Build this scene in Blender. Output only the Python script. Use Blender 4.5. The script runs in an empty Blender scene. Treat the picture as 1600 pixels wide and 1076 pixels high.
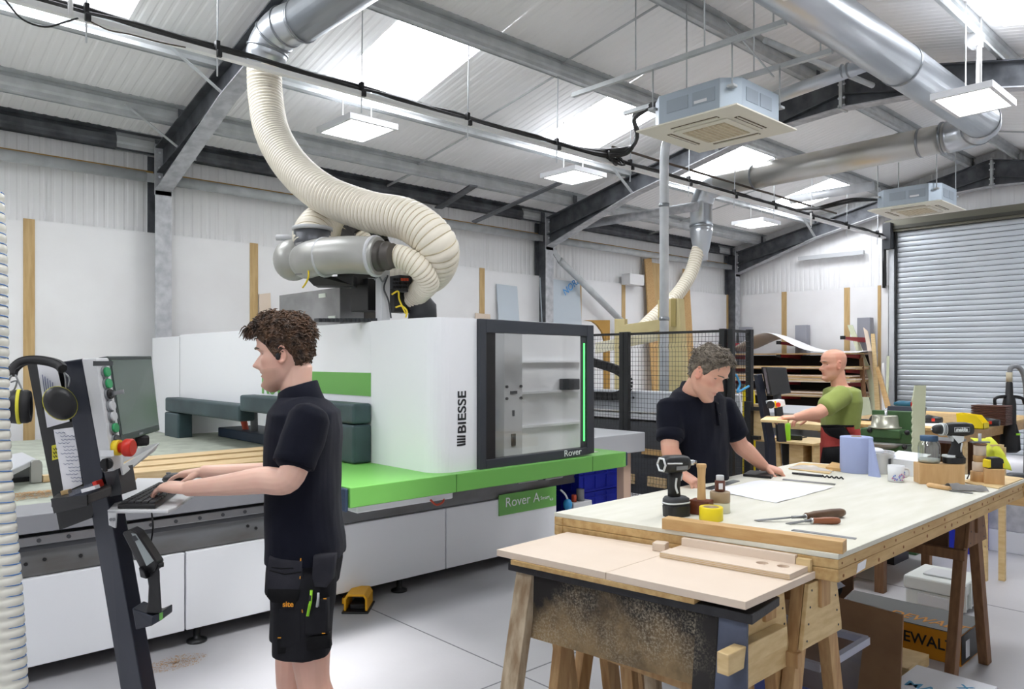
import bpy, bmesh, math, random
from mathutils import Vector, Matrix, noise as mnoise
random.seed(7)
sc = bpy.context.scene
COL = sc.collection
# ---------------------------------------------------------------- camera, light, exposure
F, HZ, H = 1184.0, 562.0, 1.60                      # focal length (px of 1600x1076), horizon row, eye height
ANG = math.atan(1275/F)                             # building long axis lies this far right of the view axis
FW = (math.cos(ANG), math.sin(ANG)); RT = (math.sin(ANG), -math.cos(ANG))
cam = bpy.data.cameras.new('camera'); co = bpy.data.objects.new('camera', cam); COL.objects.link(co)
co.location = (0, 0, H); co.rotation_euler = (math.pi/2, 0, math.atan2(FW[1], FW[0]) - math.pi/2)
cam.sensor_width = 36; cam.lens = F/1600*36; cam.shift_y = (HZ-538)/1600; cam.clip_start = .05
sc.camera = co
wd = bpy.data.worlds.new('sky'); sc.world = wd; wd.use_nodes = True
bg = wd.node_tree.nodes['Background']; bg.inputs[0].default_value = (.75, .85, 1, 1); bg.inputs[1].default_value = 1.0
sc.view_settings.view_transform = 'Standard'; sc.view_settings.look = 'None'; sc.view_settings.gamma = 1
sc.view_settings.use_curve_mapping = False
sc.view_settings.exposure = 0.0
sl = bpy.data.lights.new('sun', 'SUN'); sl.energy = 12.0; sl.angle = math.radians(11); sl.color = (1,.96,.9)
so = bpy.data.objects.new('sun', sl); COL.objects.link(so); so.rotation_euler = Vector((.0,-2.15,4.75)).to_track_quat('Z','Y').to_euler()
ROOFLIGHT = 15.0
LEDPANEL = 14.0
# ---------------------------------------------------------------- pixel rays -> real points on real planes
def ray(px, py):
    u = (px-800)/F; v = (HZ-py)/F
    return (FW[0]+RT[0]*u, FW[1]+RT[1]*u, v)
def P(px, py, X=None, Y=None, Z=None, D=None):
    d = ray(px, py)
    t = X/d[0] if X is not None else Y/d[1] if Y is not None else (Z-H)/d[2] if Z is not None else D
    return Vector((d[0]*t, d[1]*t, H+d[2]*t))
V = Vector
# ---------------------------------------------------------------- materials
def lin(c):
    c = c/255
    return c/12.92 if c <= .04045 else ((c+.055)/1.055)**2.4
def rgb(c): return (lin(c[0]), lin(c[1]), lin(c[2]), 1)
MATS = {}
def mat(name, c, rough=.5, metal=0, c2=None, scale=5, stretch=(1,1,1), lo=.35, hi=.65, detail=4, bump=0, bscale=None,
        emit=None, trans=0, alpha=1, coat=0, spec=None, ior=None, rvar=0, sheen=0, sss=0):
    if name in MATS: return MATS[name]
    m = bpy.data.materials.new(name); m.use_nodes = True; nt = m.node_tree; n = nt.nodes; b = n['Principled BSDF']
    b.inputs['Base Color'].default_value = rgb(c); b.inputs['Roughness'].default_value = rough; b.inputs['Metallic'].default_value = metal
    if trans: b.inputs['Transmission Weight'].default_value = trans
    if coat: b.inputs['Coat Weight'].default_value = coat
    if spec is not None: b.inputs['Specular IOR Level'].default_value = spec
    if ior: b.inputs['IOR'].default_value = ior
    if alpha < 1: b.inputs['Alpha'].default_value = alpha
    if sheen: b.inputs['Sheen Weight'].default_value = sheen
    if sss:
        b.inputs['Subsurface Weight'].default_value = sss; b.inputs['Subsurface Radius'].default_value = (.02,.008,.004)
        b.inputs['Subsurface Scale'].default_value = .3
    if emit:
        b.inputs['Emission Color'].default_value = rgb(c); b.inputs['Emission Strength'].default_value = emit
    if c2 or bump or rvar:
        tc = n.new('ShaderNodeTexCoord'); mp = n.new('ShaderNodeMapping'); mp.inputs['Scale'].default_value = stretch
        nt.links.new(tc.outputs['Object'], mp.inputs['Vector'])
        nz = n.new('ShaderNodeTexNoise'); nz.inputs['Scale'].default_value = scale; nz.inputs['Detail'].default_value = detail
        nt.links.new(mp.outputs[0], nz.inputs['Vector'])
        if c2:
            r = n.new('ShaderNodeValToRGB'); r.color_ramp.elements[0].position = lo; r.color_ramp.elements[1].position = hi
            r.color_ramp.elements[0].color = rgb(c); r.color_ramp.elements[1].color = rgb(c2)
            nt.links.new(nz.outputs['Fac'], r.inputs[0]); nt.links.new(r.outputs[0], b.inputs['Base Color'])
        if rvar:
            mr = n.new('ShaderNodeMapRange'); mr.inputs[3].default_value = rough-rvar; mr.inputs[4].default_value = rough+rvar
            nt.links.new(nz.outputs['Fac'], mr.inputs[0]); nt.links.new(mr.outputs[0], b.inputs['Roughness'])
        if bump:
            n2 = n.new('ShaderNodeTexNoise'); n2.inputs['Scale'].default_value = bscale or scale; n2.inputs['Detail'].default_value = 5
            nt.links.new(mp.outputs[0], n2.inputs['Vector'])
            bp = n.new('ShaderNodeBump'); bp.inputs['Strength'].default_value = bump; bp.inputs['Distance'].default_value = .01
            nt.links.new(n2.outputs['Fac'], bp.inputs['Height']); nt.links.new(bp.outputs[0], b.inputs['Normal'])
    MATS[name] = m
    return m
# ---------------------------------------------------------------- objects
ROOT = {}
def tag(o, label=None, cat=None, group=None, kind=None):
    if label: o['label'] = label
    if cat: o['category'] = cat
    if group: o['group'] = group
    if kind: o['kind'] = kind
    return o
def thing(name, label=None, cat=None, loc=(0,0,0), rz=0, group=None, kind=None):
    o = bpy.data.objects.new(name, None); COL.objects.link(o); o.empty_display_size = .1
    o.location = loc; o.rotation_euler = (0,0,rz)
    ROOT[o] = Matrix.Translation(V(loc)) @ Matrix.Rotation(rz, 4, 'Z')
    return tag(o, label, cat, group, kind)
class MB:
    """collects shapes in world (or xf-local) coordinates; build() links them as ONE mesh object"""
    def __init__(s, xf=None): s.v = []; s.f = []; s.xf = xf; s.sm = []
    def add(s, vs, fs, smooth=False):
        o = len(s.v)
        s.v += [s.xf @ V(p) for p in vs] if s.xf else [V(p) for p in vs]
        s.f += [tuple(o+i for i in f) for f in fs]; s.sm += [smooth]*len(fs)
        return s
    def box(s, a, b):
        x0,y0,z0 = a; x1,y1,z1 = b
        return s.add([(x0,y0,z0),(x1,y0,z0),(x1,y1,z0),(x0,y1,z0),(x0,y0,z1),(x1,y0,z1),(x1,y1,z1),(x0,y1,z1)],
                     [(0,3,2,1),(4,5,6,7),(0,1,5,4),(1,2,6,5),(2,3,7,6),(3,0,4,7)])
    def cbox(s, c, d, m=None):
        x,y,z = d[0]/2,d[1]/2,d[2]/2
        vs = [V(p) for p in ((-x,-y,-z),(x,-y,-z),(x,y,-z),(-x,y,-z),(-x,-y,z),(x,-y,z),(x,y,z),(-x,y,z))]
        if m is not None: vs = [m @ p for p in vs]
        return s.add([p+V(c) for p in vs], [(0,3,2,1),(4,5,6,7),(0,1,5,4),(1,2,6,5),(2,3,7,6),(3,0,4,7)])
    def bar(s, p0, p1, w, h, up=(0,0,1)):
        p0, p1 = V(p0), V(p1); d = (p1-p0).normalized(); u = V(up)
        r = d.cross(u)
        if r.length < 1e-4: r = d.cross(V((1,0,0)))
        r.normalize(); u = r.cross(d).normalized(); r *= w/2; u *= h/2
        vs = [p0-r-u, p0+r-u, p0+r+u, p0-r+u, p1-r-u, p1+r-u, p1+r+u, p1-r+u]
        return s.add(vs, [(0,1,2,3),(4,7,6,5),(0,4,5,1),(1,5,6,2),(2,6,7,3),(3,7,4,0)])
    def prism(s, poly, ext):
        """polygon of 3-D points extruded by vector ext"""
        n = len(poly); e = V(ext); vs = [V(p) for p in poly]+[V(p)+e for p in poly]
        nrm = V((0,0,0))
        for i in range(n): nrm += V(poly[i]).cross(V(poly[(i+1) % n]))
        fs = [tuple(range(n)), tuple(range(2*n-1, n-1, -1))]+[((i+1) % n, i, n+i, n+(i+1) % n) for i in range(n)]
        if nrm.dot(e) > 0: fs = [tuple(reversed(f)) for f in fs]
        return s.add(vs, fs)
    def tube(s, pts, r, seg=12, cap=True, smooth=True):
        pts = [V(p) for p in pts]; n = len(pts); rs = r if isinstance(r, (list, tuple)) else [r]*n
        vs = []; fs = []; pr = None
        for i, p in enumerate(pts):
            d = (pts[min(i+1,n-1)]-pts[max(i-1,0)])
            if d.length < 1e-7: d = V((0,0,1))
            d.normalize()
            if pr is None:
                pr = d.cross(V((0,0,1)))
                if pr.length < 1e-3: pr = d.cross(V((1,0,0)))
            pr = pr - d*pr.dot(d)
            if pr.length < 1e-5: pr = d.cross(V((.3,1,.2)))
            pr.normalize(); q = d.cross(pr)
            for k in range(seg):
                a = 2*math.pi*k/seg
                vs.append(p+(pr*math.cos(a)+q*math.sin(a))*rs[i])
        for i in range(n-1):
            for k in range(seg):
                k2 = (k+1) % seg
                fs.append((i*seg+k2, i*seg+k, (i+1)*seg+k, (i+1)*seg+k2))
        s.add(vs, fs, smooth)
        if cap:
            o = len(s.v)-len(vs)
            s.f.append(tuple(o+k for k in range(seg))); s.sm.append(False)
            s.f.append(tuple(o+(n-1)*seg+k for k in reversed(range(seg)))); s.sm.append(False)
        return s
    def cyl(s, p0, p1, r, seg=16, r1=None, smooth=True): return s.tube([p0, p1], [r, r if r1 is None else r1], seg, True, smooth)
    def lathe(s, c, prof, axis=(0,0,1), seg=24, smooth=True):
        """prof: list of (radius, height) along axis from c"""
        ax = V(axis).normalized(); u = ax.cross(V((1,0,0)))
        if u.length < .1: u = ax.cross(V((0,1,0)))
        u.normalize(); w = ax.cross(u); c = V(c); vs = []; fs = []
        for r, h in prof:
            for k in range(seg):
                a = 2*math.pi*k/seg; vs.append(c+ax*h+(u*math.cos(a)+w*math.sin(a))*max(r,1e-4))
        for i in range(len(prof)-1):
            for k in range(seg):
                k2 = (k+1) % seg; fs.append((i*seg+k, i*seg+k2, (i+1)*seg+k2, (i+1)*seg+k))
        s.add(vs, fs, smooth); o = len(s.v)-len(vs)
        s.f.append(tuple(o+k for k in reversed(range(seg)))); s.sm.append(False)
        s.f.append(tuple(o+(len(prof)-1)*seg+k for k in range(seg))); s.sm.append(False)
        return s
    def loft(s, rings, closed_ends=True, smooth=True):
        """rings: list of equal-length lists of points"""
        n = len(rings[0]); vs = [p for r in rings for p in r]; fs = []
        for i in range(len(rings)-1):
            for k in range(n):
                k2 = (k+1) % n; fs.append((i*n+k, i*n+k2, (i+1)*n+k2, (i+1)*n+k))
        if closed_ends: fs += [tuple(reversed(range(n))), tuple((len(rings)-1)*n+k for k in range(n))]
        return s.add(vs, fs, smooth)
    def grid(s, fn, nu, nv, smooth=True):
        vs = [fn(i/nu, j/nv) for j in range(nv+1) for i in range(nu+1)]
        fs = [(j*(nu+1)+i, j*(nu+1)+i+1, (j+1)*(nu+1)+i+1, (j+1)*(nu+1)+i) for j in range(nv) for i in range(nu)]
        return s.add(vs, fs, smooth)
    def ball(s, c, r, seg=12, rings=8, m=None):
        c = V(c); rx,ry,rz = r if isinstance(r,(tuple,list)) else (r,r,r); vs = []; fs = []
        for i in range(rings+1):
            t = math.pi*i/rings
            for k in range(seg):
                a = 2*math.pi*k/seg; p = V((rx*math.sin(t)*math.cos(a), ry*math.sin(t)*math.sin(a), -rz*math.cos(t)))
                vs.append(c+(m @ p if m is not None else p))
        for i in range(rings):
            for k in range(seg):
                k2 = (k+1) % seg; fs.append((i*seg+k, i*seg+k2, (i+1)*seg+k2, (i+1)*seg+k))
        return s.add(vs, fs, True)
    def mesh(s, name, inv=None):
        me = bpy.data.meshes.new(name)
        me.from_pydata([inv @ p for p in s.v] if inv else s.v, [], s.f)
        me.polygons.foreach_set('use_smooth', s.sm); me.update()
        return me
    def build(s, name, m, parent=None, bevel=0, label=None, cat=None, group=None, kind=None, bseg=2, loc=None):
        inv = None; M = None
        if parent is not None: M = ROOT.get(parent); inv = M.inverted() if M else None
        elif loc is not None: M = Matrix.Translation(V(loc)); inv = M.inverted()
        me = s.mesh(name, inv); me.materials.append(MATS[m] if isinstance(m, str) else m)
        o = bpy.data.objects.new(name, me); COL.objects.link(o)
        if parent is not None: o.parent = parent
        elif loc is not None: o.location = loc
        if M: ROOT[o] = M
        if bevel:
            b = o.modifiers.new('bevel', 'BEVEL'); b.width = bevel; b.segments = bseg; b.limit_method = 'ANGLE'; b.angle_limit = .6
            b.harden_normals = False
        return tag(o, label, cat, group, kind)
def kids(o): return [c for c in ROOT if c.parent == o]
def dup(root, loc, rz=None, label=None, group=None):
    """a copy of a thing with copies of its parts and sub-parts"""
    r = root.copy(); COL.objects.link(r); r.location = loc
    if rz is not None: r.rotation_euler = (0,0,rz)
    if label: r['label'] = label
    if group: r['group'] = group
    for ch in list(root.children):
        c = ch.copy(); COL.objects.link(c); c.parent = r
        for g in list(ch.children):
            d = g.copy(); COL.objects.link(d); d.parent = c
    return r
def text_mesh(body, size, m, name, parent, origin, xdir, ydir, bold=0, depth=.0015, sx=1, spacing=1, align='LEFT', shear=0):
    """flat lettering: origin = baseline start, xdir / ydir = reading and up directions"""
    cu = bpy.data.curves.new(name, 'FONT'); cu.body = body; cu.size = size; cu.offset = bold; cu.extrude = depth
    cu.space_character = spacing; cu.align_x = align; cu.shear = shear
    to = bpy.data.objects.new(name, cu); COL.objects.link(to)
    dg = bpy.context.evaluated_depsgraph_get(); me = bpy.data.meshes.new_from_object(to.evaluated_get(dg))
    bpy.data.objects.remove(to); 
    x = V(xdir).normalized(); y = V(ydir).normalized(); z = x.cross(y)
    Mx = Matrix((( x.x*sx,y.x,z.x,origin[0]),(x.y*sx,y.y,z.y,origin[1]),(x.z*sx,y.z,z.z,origin[2]),(0,0,0,1)))
    inv = ROOT[parent].inverted() if parent is not None and parent in ROOT else Matrix()
    me.transform(inv @ Mx); me.materials.clear(); me.materials.append(MATS[m]); me.name = name
    o = bpy.data.objects.new(name, me); COL.objects.link(o); o.parent = parent
    if parent in ROOT: ROOT[o] = ROOT[parent]
    return o
def spline(pts, n=8):
    """Catmull-Rom through points"""
    pts = [V(p) for p in pts]; q = [2*pts[0]-pts[1]]+pts+[2*pts[-1]-pts[-2]]; out = []
    for i in range(1, len(q)-2):
        for k in range(n):
            t = k/n; a,b,c,d = q[i-1],q[i],q[i+1],q[i+2]
            out.append(.5*((2*b)+(c-a)*t+(2*a-5*b+4*c-d)*t*t+(3*b-a-3*c+d)*t**3))
    return out+[pts[-1]]
def lerp(a, b, t): return a+(b-a)*t
def lp(tab, x):
    """piecewise-linear table lookup: rows (x, a, b, ...)"""
    if x <= tab[0][0]: return tab[0][1:]
    for r, s in zip(tab, tab[1:]):
        if x <= s[0]:
            t = (x-r[0])/(s[0]-r[0]); return tuple(lerp(a, b, t) for a, b in zip(r[1:], s[1:]))
    return tab[-1][1:]
# ---------------------------------------------------------------- the palette
mat('floor_paint', (176,175,178), .40, 0, (190,189,192), 1.3, (1,1,1), .3, .7, 6, .05, 60, rvar=.08)
mat('liner', (249,248,247), .6, 0, (252,251,250), 2)
mat('cladding', (240,240,240), .55)
mat('board', (243,243,243), .45, 0, (237,236,236), 1.5, bump=.02, bscale=30)
mat('batten', (204,174,124), .6, 0, (188,156,104), 6, (6,6,.6), bump=.1)
mat('galv', (204,207,208), .45, .2, (188,192,193), 6, bump=.03, bscale=18, rvar=.1)
mat('galv_light', (226,229,232), .42, .15, (212,216,220), 6, rvar=.08)
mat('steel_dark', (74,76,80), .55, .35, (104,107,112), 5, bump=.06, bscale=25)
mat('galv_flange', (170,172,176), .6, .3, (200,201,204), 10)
mat('duct', (206,210,214), .3, .85, (194,199,204), 1.5, detail=1, rvar=.04)
mat('duct_seam', (150,154,158), .35, .9)
mat('white_plastic', (236,236,234), .4)
mat('cable', (28,27,26), .5)
mat('cable_brown', (70,58,44), .55)
mat('white_paint', (233,234,236), .35)
mat('hose_cream', (238,231,214), .42, sss=0)
mat('led', (255,252,245), .5, emit=LEDPANEL)
mat('rooflight', (246,249,255), .5, emit=ROOFLIGHT)
def suncell():
    m = mat('rooflight_clear', (246,249,255), .5); nt = m.node_tree; o = nt.nodes['Material Output']; e = nt.nodes.new('ShaderNodeEmission'); t = nt.nodes.new('ShaderNodeBsdfTransparent'); x = nt.nodes.new('ShaderNodeMixShader')
    e.inputs[0].default_value = rgb((246,249,255)); e.inputs[1].default_value = ROOFLIGHT*2; x.inputs[0].default_value = .5; t.inputs[0].default_value = (.9,.93,1,1)
    nt.links.new(e.outputs[0], x.inputs[2]); nt.links.new(t.outputs[0], x.inputs[1]); nt.links.new(x.outputs[0], o.inputs[0])
suncell()
mat('shutter', (212,217,222), .38, .3, (200,206,212), 2, (1,.6,1), rvar=.05)
mat('dark_gap', (38,40,40), .7)
mat('black', (22,22,24), .45)
mat('black_rubber', (30,30,32), .65)
mat('dark_grey', (58,60,64), .5)
mat('mid_grey', (128,130,133), .5)
mat('light_grey', (196,198,200), .45)
mat('timber_dark', (112,88,62), .7)
# ================================================================ THE SHELL
XB, XE = -6.2, 14.9                     # back end, gable wall
YL, YR, YA = 8.95, -1.25, 3.87          # left wall, right wall, ridge line
TP = .2227                              # roof pitch
def zroof(y): return 5.19-TP*abs(y-YA)  # underside of the roof liner
def zraf(y): return 4.99-TP*abs(y-YA)   # top of rafters / underside of purlins
fl = MB().box((XB,YR,-.2),(XE+.2,YL+.2,0)).build('floor', 'floor_paint', kind='structure', label='grey painted concrete workshop floor')
for k, x in enumerate((-.35, 2.65, 5.65, 8.65, 11.65)):
    MB().box((x-.004,YR,.0002),(x+.004,YL,.0012)).build('floor_joint', mat('joint', (118,118,122), .6), fl)
for y in (-.2, 2.8, 5.8):
    MB().box((XB,y-.004,.0002),(XE,y+.004,.0012)).build('floor_joint', 'joint', fl)
# ---- roof sheets, one metre wide, with shallow ribs running up the slope
def sheet_profile(w, rib=.1, h=.006):
    pts = [(0,0)]; n = int(round(w/rib))
    for i in range(n):
        x = i*w/n; pts += [(x+.03,0),(x+.045,h),(x+.065,h),(x+.08,0)]
    return pts+[(w-.004,0),(w-.004,.02)]
def sheet_mesh(name, a, b, w=1.0):
    """ribbed sheet from point a(y,z) to b(y,z), width w along x"""
    pr = sheet_profile(w); mb = MB(); d = V((0,b[0]-a[0],b[1]-a[1])).normalized(); nrm = V((1,0,0)).cross(d)
    if nrm.z > 0: nrm = -nrm
    vs = []
    for (y,z) in (a,b):
        for (x,h) in pr: vs.append(V((x,y,z))-nrm*(.0)+(-nrm)*(h))
    n = len(pr); mb.add(vs, [(i,i+1,n+i+1,n+i) for i in range(n-1)])
    me = mb.mesh(name); me.materials.append(MATS['liner']); return me
ceil = thing('ceiling', 'ribbed white sheet roof lining on both slopes', kind='structure')
ZE = zroof(YL)
RLY = {1:(5.62,6.95), -1:(2.12,.80)}                  # rooflight bands (y) on the left and right slopes
RLX = {1:[-5,-2,1,4,7,10,13], -1:[-4.6,-1.6,1.4,4.4,7.4,10.4,13.4]}
def addmesh(name, me, parent, loc):
    o = bpy.data.objects.new(name, me); COL.objects.link(o); o.parent = parent; o.location = loc; return o
for s, yend in ((1, YL+.1), (-1, YR-.1)):
    a, b = RLY[s]
    full = sheet_mesh('roof_sheet', (YA,zroof(YA)), (yend,zroof(yend)))
    up = sheet_mesh('roof_sheet', (YA,zroof(YA)), (a,zroof(a))); lo = sheet_mesh('roof_sheet', (b,zroof(b)), (yend,zroof(yend)))
    x = XB; lights = RLX[s]
    xs = sorted(lights)
    x = xs[0]-1.2 if s == 1 else xs[0]-1.6
    edges = []
    cur = xs[0]
    allx = [cur+i for i in range(-2, 23)]
    for xx in allx:
        if xx < XB-.9 or xx > XE: continue
        if any(abs(xx-l) < .01 for l in lights):
            addmesh('roof_sheet', up, ceil, (xx,0,0)); addmesh('roof_sheet', lo, ceil, (xx,0,0))
        else: addmesh('roof_sheet', full, ceil, (xx,0,0))
n = 0
for s in (1,-1):
    a, b = RLY[s]
    for x in RLX[s]:
        n += 1
        w = thing('window_%d' % n, 'bright translucent rooflight set in the %s roof slope' % ('left' if s == 1 else 'right'), loc=(x,a,zroof(a)), kind='structure')
        up = .05 if s == 1 else .16
        MB().add([(x,a,zroof(a)+up),(x+1,a,zroof(a)+up),(x+1,b,zroof(b)+up),(x,b,zroof(b)+up)], [(0,1,2,3)]).build('pane', 'rooflight' if s == 1 else 'rooflight_clear', w)
        m = MB()
        for (x0,y0,x1,y1) in ((x,a,x+1,a),(x,b,x+1,b),(x,a,x,b),(x+1,a,x+1,b)):
            m.add([(x0,y0,zroof(y0)-.002),(x1,y1,zroof(y1)-.002),(x1,y1,zroof(y1)+up),(x0,y0,zroof(y0)+up)], [(0,1,2,3)])
        m.build('upstand', 'white_paint', w)
# weathering skin above the liner (keeps the sky out)
m = MB()
for s, yend in ((1, YL+.4), (-1, YR-.4)):
    a, b = RLY[s]; z = .2
    strips = [(YA,a),(b,yend)]
    for (p,q) in strips: m.prism([(XB-1,p,zroof(p)+z),(XB-1,q,zroof(q)+z),(XB-1,q,zroof(q)+z+.02),(XB-1,p,zroof(p)+z+.02)], (XE-XB+1.3,0,0))
m.prism([(XB-1,RLY[1][0],zroof(RLY[1][0])+.2),(XB-1,RLY[1][1],zroof(RLY[1][1])+.2),(XB-1,RLY[1][1],zroof(RLY[1][1])+.22),(XB-1,RLY[1][0],zroof(RLY[1][0])+.22)], (XE-XB+1.3,0,0))
xx = XB-1
for x_ in RLX[-1]+[XE+.3]:
    a, b = RLY[-1]
    m.prism([(xx,a,zroof(a)+.2),(xx,b,zroof(b)+.2),(xx,b,zroof(b)+.22),(xx,a,zroof(a)+.22)], (x_-xx,0,0)); xx = x_+1
m.build('outer_skin', 'liner', ceil)
# ---- left wall: ribbed cladding above, painted boards with timber battens below
def vsheet(name, org, wdir, nrm, w, z0, ztop):
    pr = sheet_profile(w); vs = []; wd_ = V(wdir); nn = V(nrm)
    for (x,h) in pr: vs.append(V(org)+wd_*x+nn*(-h)+V((0,0,z0)))
    for (x,h) in pr:
        p = V(org)+wd_*x+nn*(-h); vs.append(p+V((0,0,ztop(p))))
    n = len(pr); return MB().add(vs, [(i,i+1,n+i+1,n+i) for i in range(n-1)])
wl = thing('wall_left', 'left side wall of white boards below ribbed cladding', loc=(0,YL,0), kind='structure')
MB().box((XB,YL+.06,0),(XE+.2,YL+.2,4.2)).build('outer_leaf', 'cladding', wl)
first = None
for i in range(22):
    x = XB+i
    if first is None: o = first = vsheet('wall_sheet', (x,YL+.03,0), (1,0,0), (0,-1,0), 1.0, 2.6, lambda p: ZE).build('wall_sheet', 'cladding', wl)
    else:
        o = first.copy(); COL.objects.link(o); o.parent = wl; o.location = (i,0,0)
ZB = 1.6+.1590*8.9                                     # top of boards
bat = [-.8, 1.63, 3.98, 5.8, 7.64, 9.88, 11.10, 12.9, 14.70]
prev = XB
for i, x in enumerate(bat+[XE]):
    mb = MB().box((prev+.004,YL-.035,.0),(x-.004,YL-.012,ZB-(.02 if i % 2 else 0))); mb.build('wall_board', 'board', wl); prev = x
for x in bat:
    MB().box((x-.05,YL-.047,.0),(x+.05,YL-.036,ZB+.005)).build('batten', 'batten', wl)
# ---- gable wall with roller shutter
DY0, DY1, DZ = 5.50, 2.25, 3.98
wg = thing('wall_back', 'gable end wall of white boards around the roller shutter', loc=(XE,YA,0), kind='structure')
MB().prism([(XE+.06,YL+.1,0),(XE+.06,YL+.1,ZE),(XE+.06,YA,zroof(YA)),(XE+.06,YR-.1,zroof(YR)),(XE+.06,YR-.1,0)], (.15,0,0)).build('outer_leaf', 'cladding', wg)
y = YL
while y > YR:
    z0 = 2.6 if y > DY0+.3 or y < DY1-.5 else DZ+.2
    vsheet('wall_sheet', (XE+.03,y,0), (0,-1,0), (-1,0,0), 1.0, z0, lambda p: zroof(p.y)).build('wall_sheet', 'cladding', wg); y -= 1
ZG = 3.0
gb = [8.87, 7.69, 6.39, 5.78]
py_ = YL-.03
for y in gb[1:]+[DY0+.12]:
    MB().box((XE-.035,y+.003,0),(XE-.012,py_-.003,ZG)).build('wall_board', 'board', wg); py_ = y
for i, y in enumerate(gb):
    w = (.05,.055,.055,.03)[i]
    MB().box((XE-.047,y-w,0),(XE-.036,y+w,ZG+.01)).build('batten', 'batten', wg)
MB().box((XE-.035,YR,0),(XE-.012,DY1-.12,ZG)).build('wall_board', 'board', wg)
dr = thing('door_1', 'wide closed galvanised roller shutter door', loc=(XE,YA,0), kind='structure')
ns = 42; sh = DZ/ns; sl = None
for i in range(ns):
    z = i*sh
    if sl is None:
        prof = [(-.003,.0),(-.015,.005),(-.019,.018),(-.021,.046),(-.019,.074),(-.015,.087),(-.003,.0895)]
        mb = MB(); vs = []
        for yy in (DY0+.02, DY1-.02): vs += [V((XE+q,yy,z+p*sh/.0948)) for q,p in prof]
        n = len(prof); mb.add(vs, [(k,k+1,n+k+1,n+k) for k in range(n-1)], True)
        sl = mb.build('slat', 'shutter', dr)
    else:
        o = sl.copy(); COL.objects.link(o); o.parent = dr; o.location = (0,0,z)
MB().box((XE-.004,DY1-.02,0),(XE+.02,DY0+.02,DZ)).build('backing', 'dark_gap', dr)
for yy, s in ((DY0,1),(DY1,-1)):
    MB().box((XE-.09,yy-.0 if s > 0 else yy-.09,0),(XE-.02,yy+.09 if s > 0 else yy,DZ+.05)).build('guide_rail', 'galv_light', dr)
    MB().box((XE-.075,yy-.028*s-.012,0),(XE-.036,yy-.028*s+.012,DZ)).build('guide_seal', 'black', dr)
MB().box((XE-.12,DY1-.3,DZ),(XE-.02,DY0+.15,DZ+.22)).build('lintel', mat('olive_steel', (112,110,96), .5, .3), dr)
MB().box((XE-.16,DY1-.3,DZ+.04),(XE-.12,DY0+.15,DZ+.10)).build('lintel_rail', mat('olive_dark', (66,66,58), .5, .3), dr)
MB().box((XE-.26,DY0+.0,DZ-.32),(XE-.05,DY0+.14,DZ+.16)).build('barrel_bracket', 'dark_grey', dr)
# ---- the two walls behind the camera's back
MB().box((XB,YR-.2,0),(XE+.2,YR,4.2)).build('wall_right', 'board', kind='structure')
MB().prism([(XB,YL+.1,0),(XB,YL+.1,ZE),(XB,YA,zroof(YA)),(XB,YR-.1,zroof(YR)),(XB,YR-.1,0)], (-.15,0,0)).build('wall_front', 'board', kind='structure')
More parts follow.
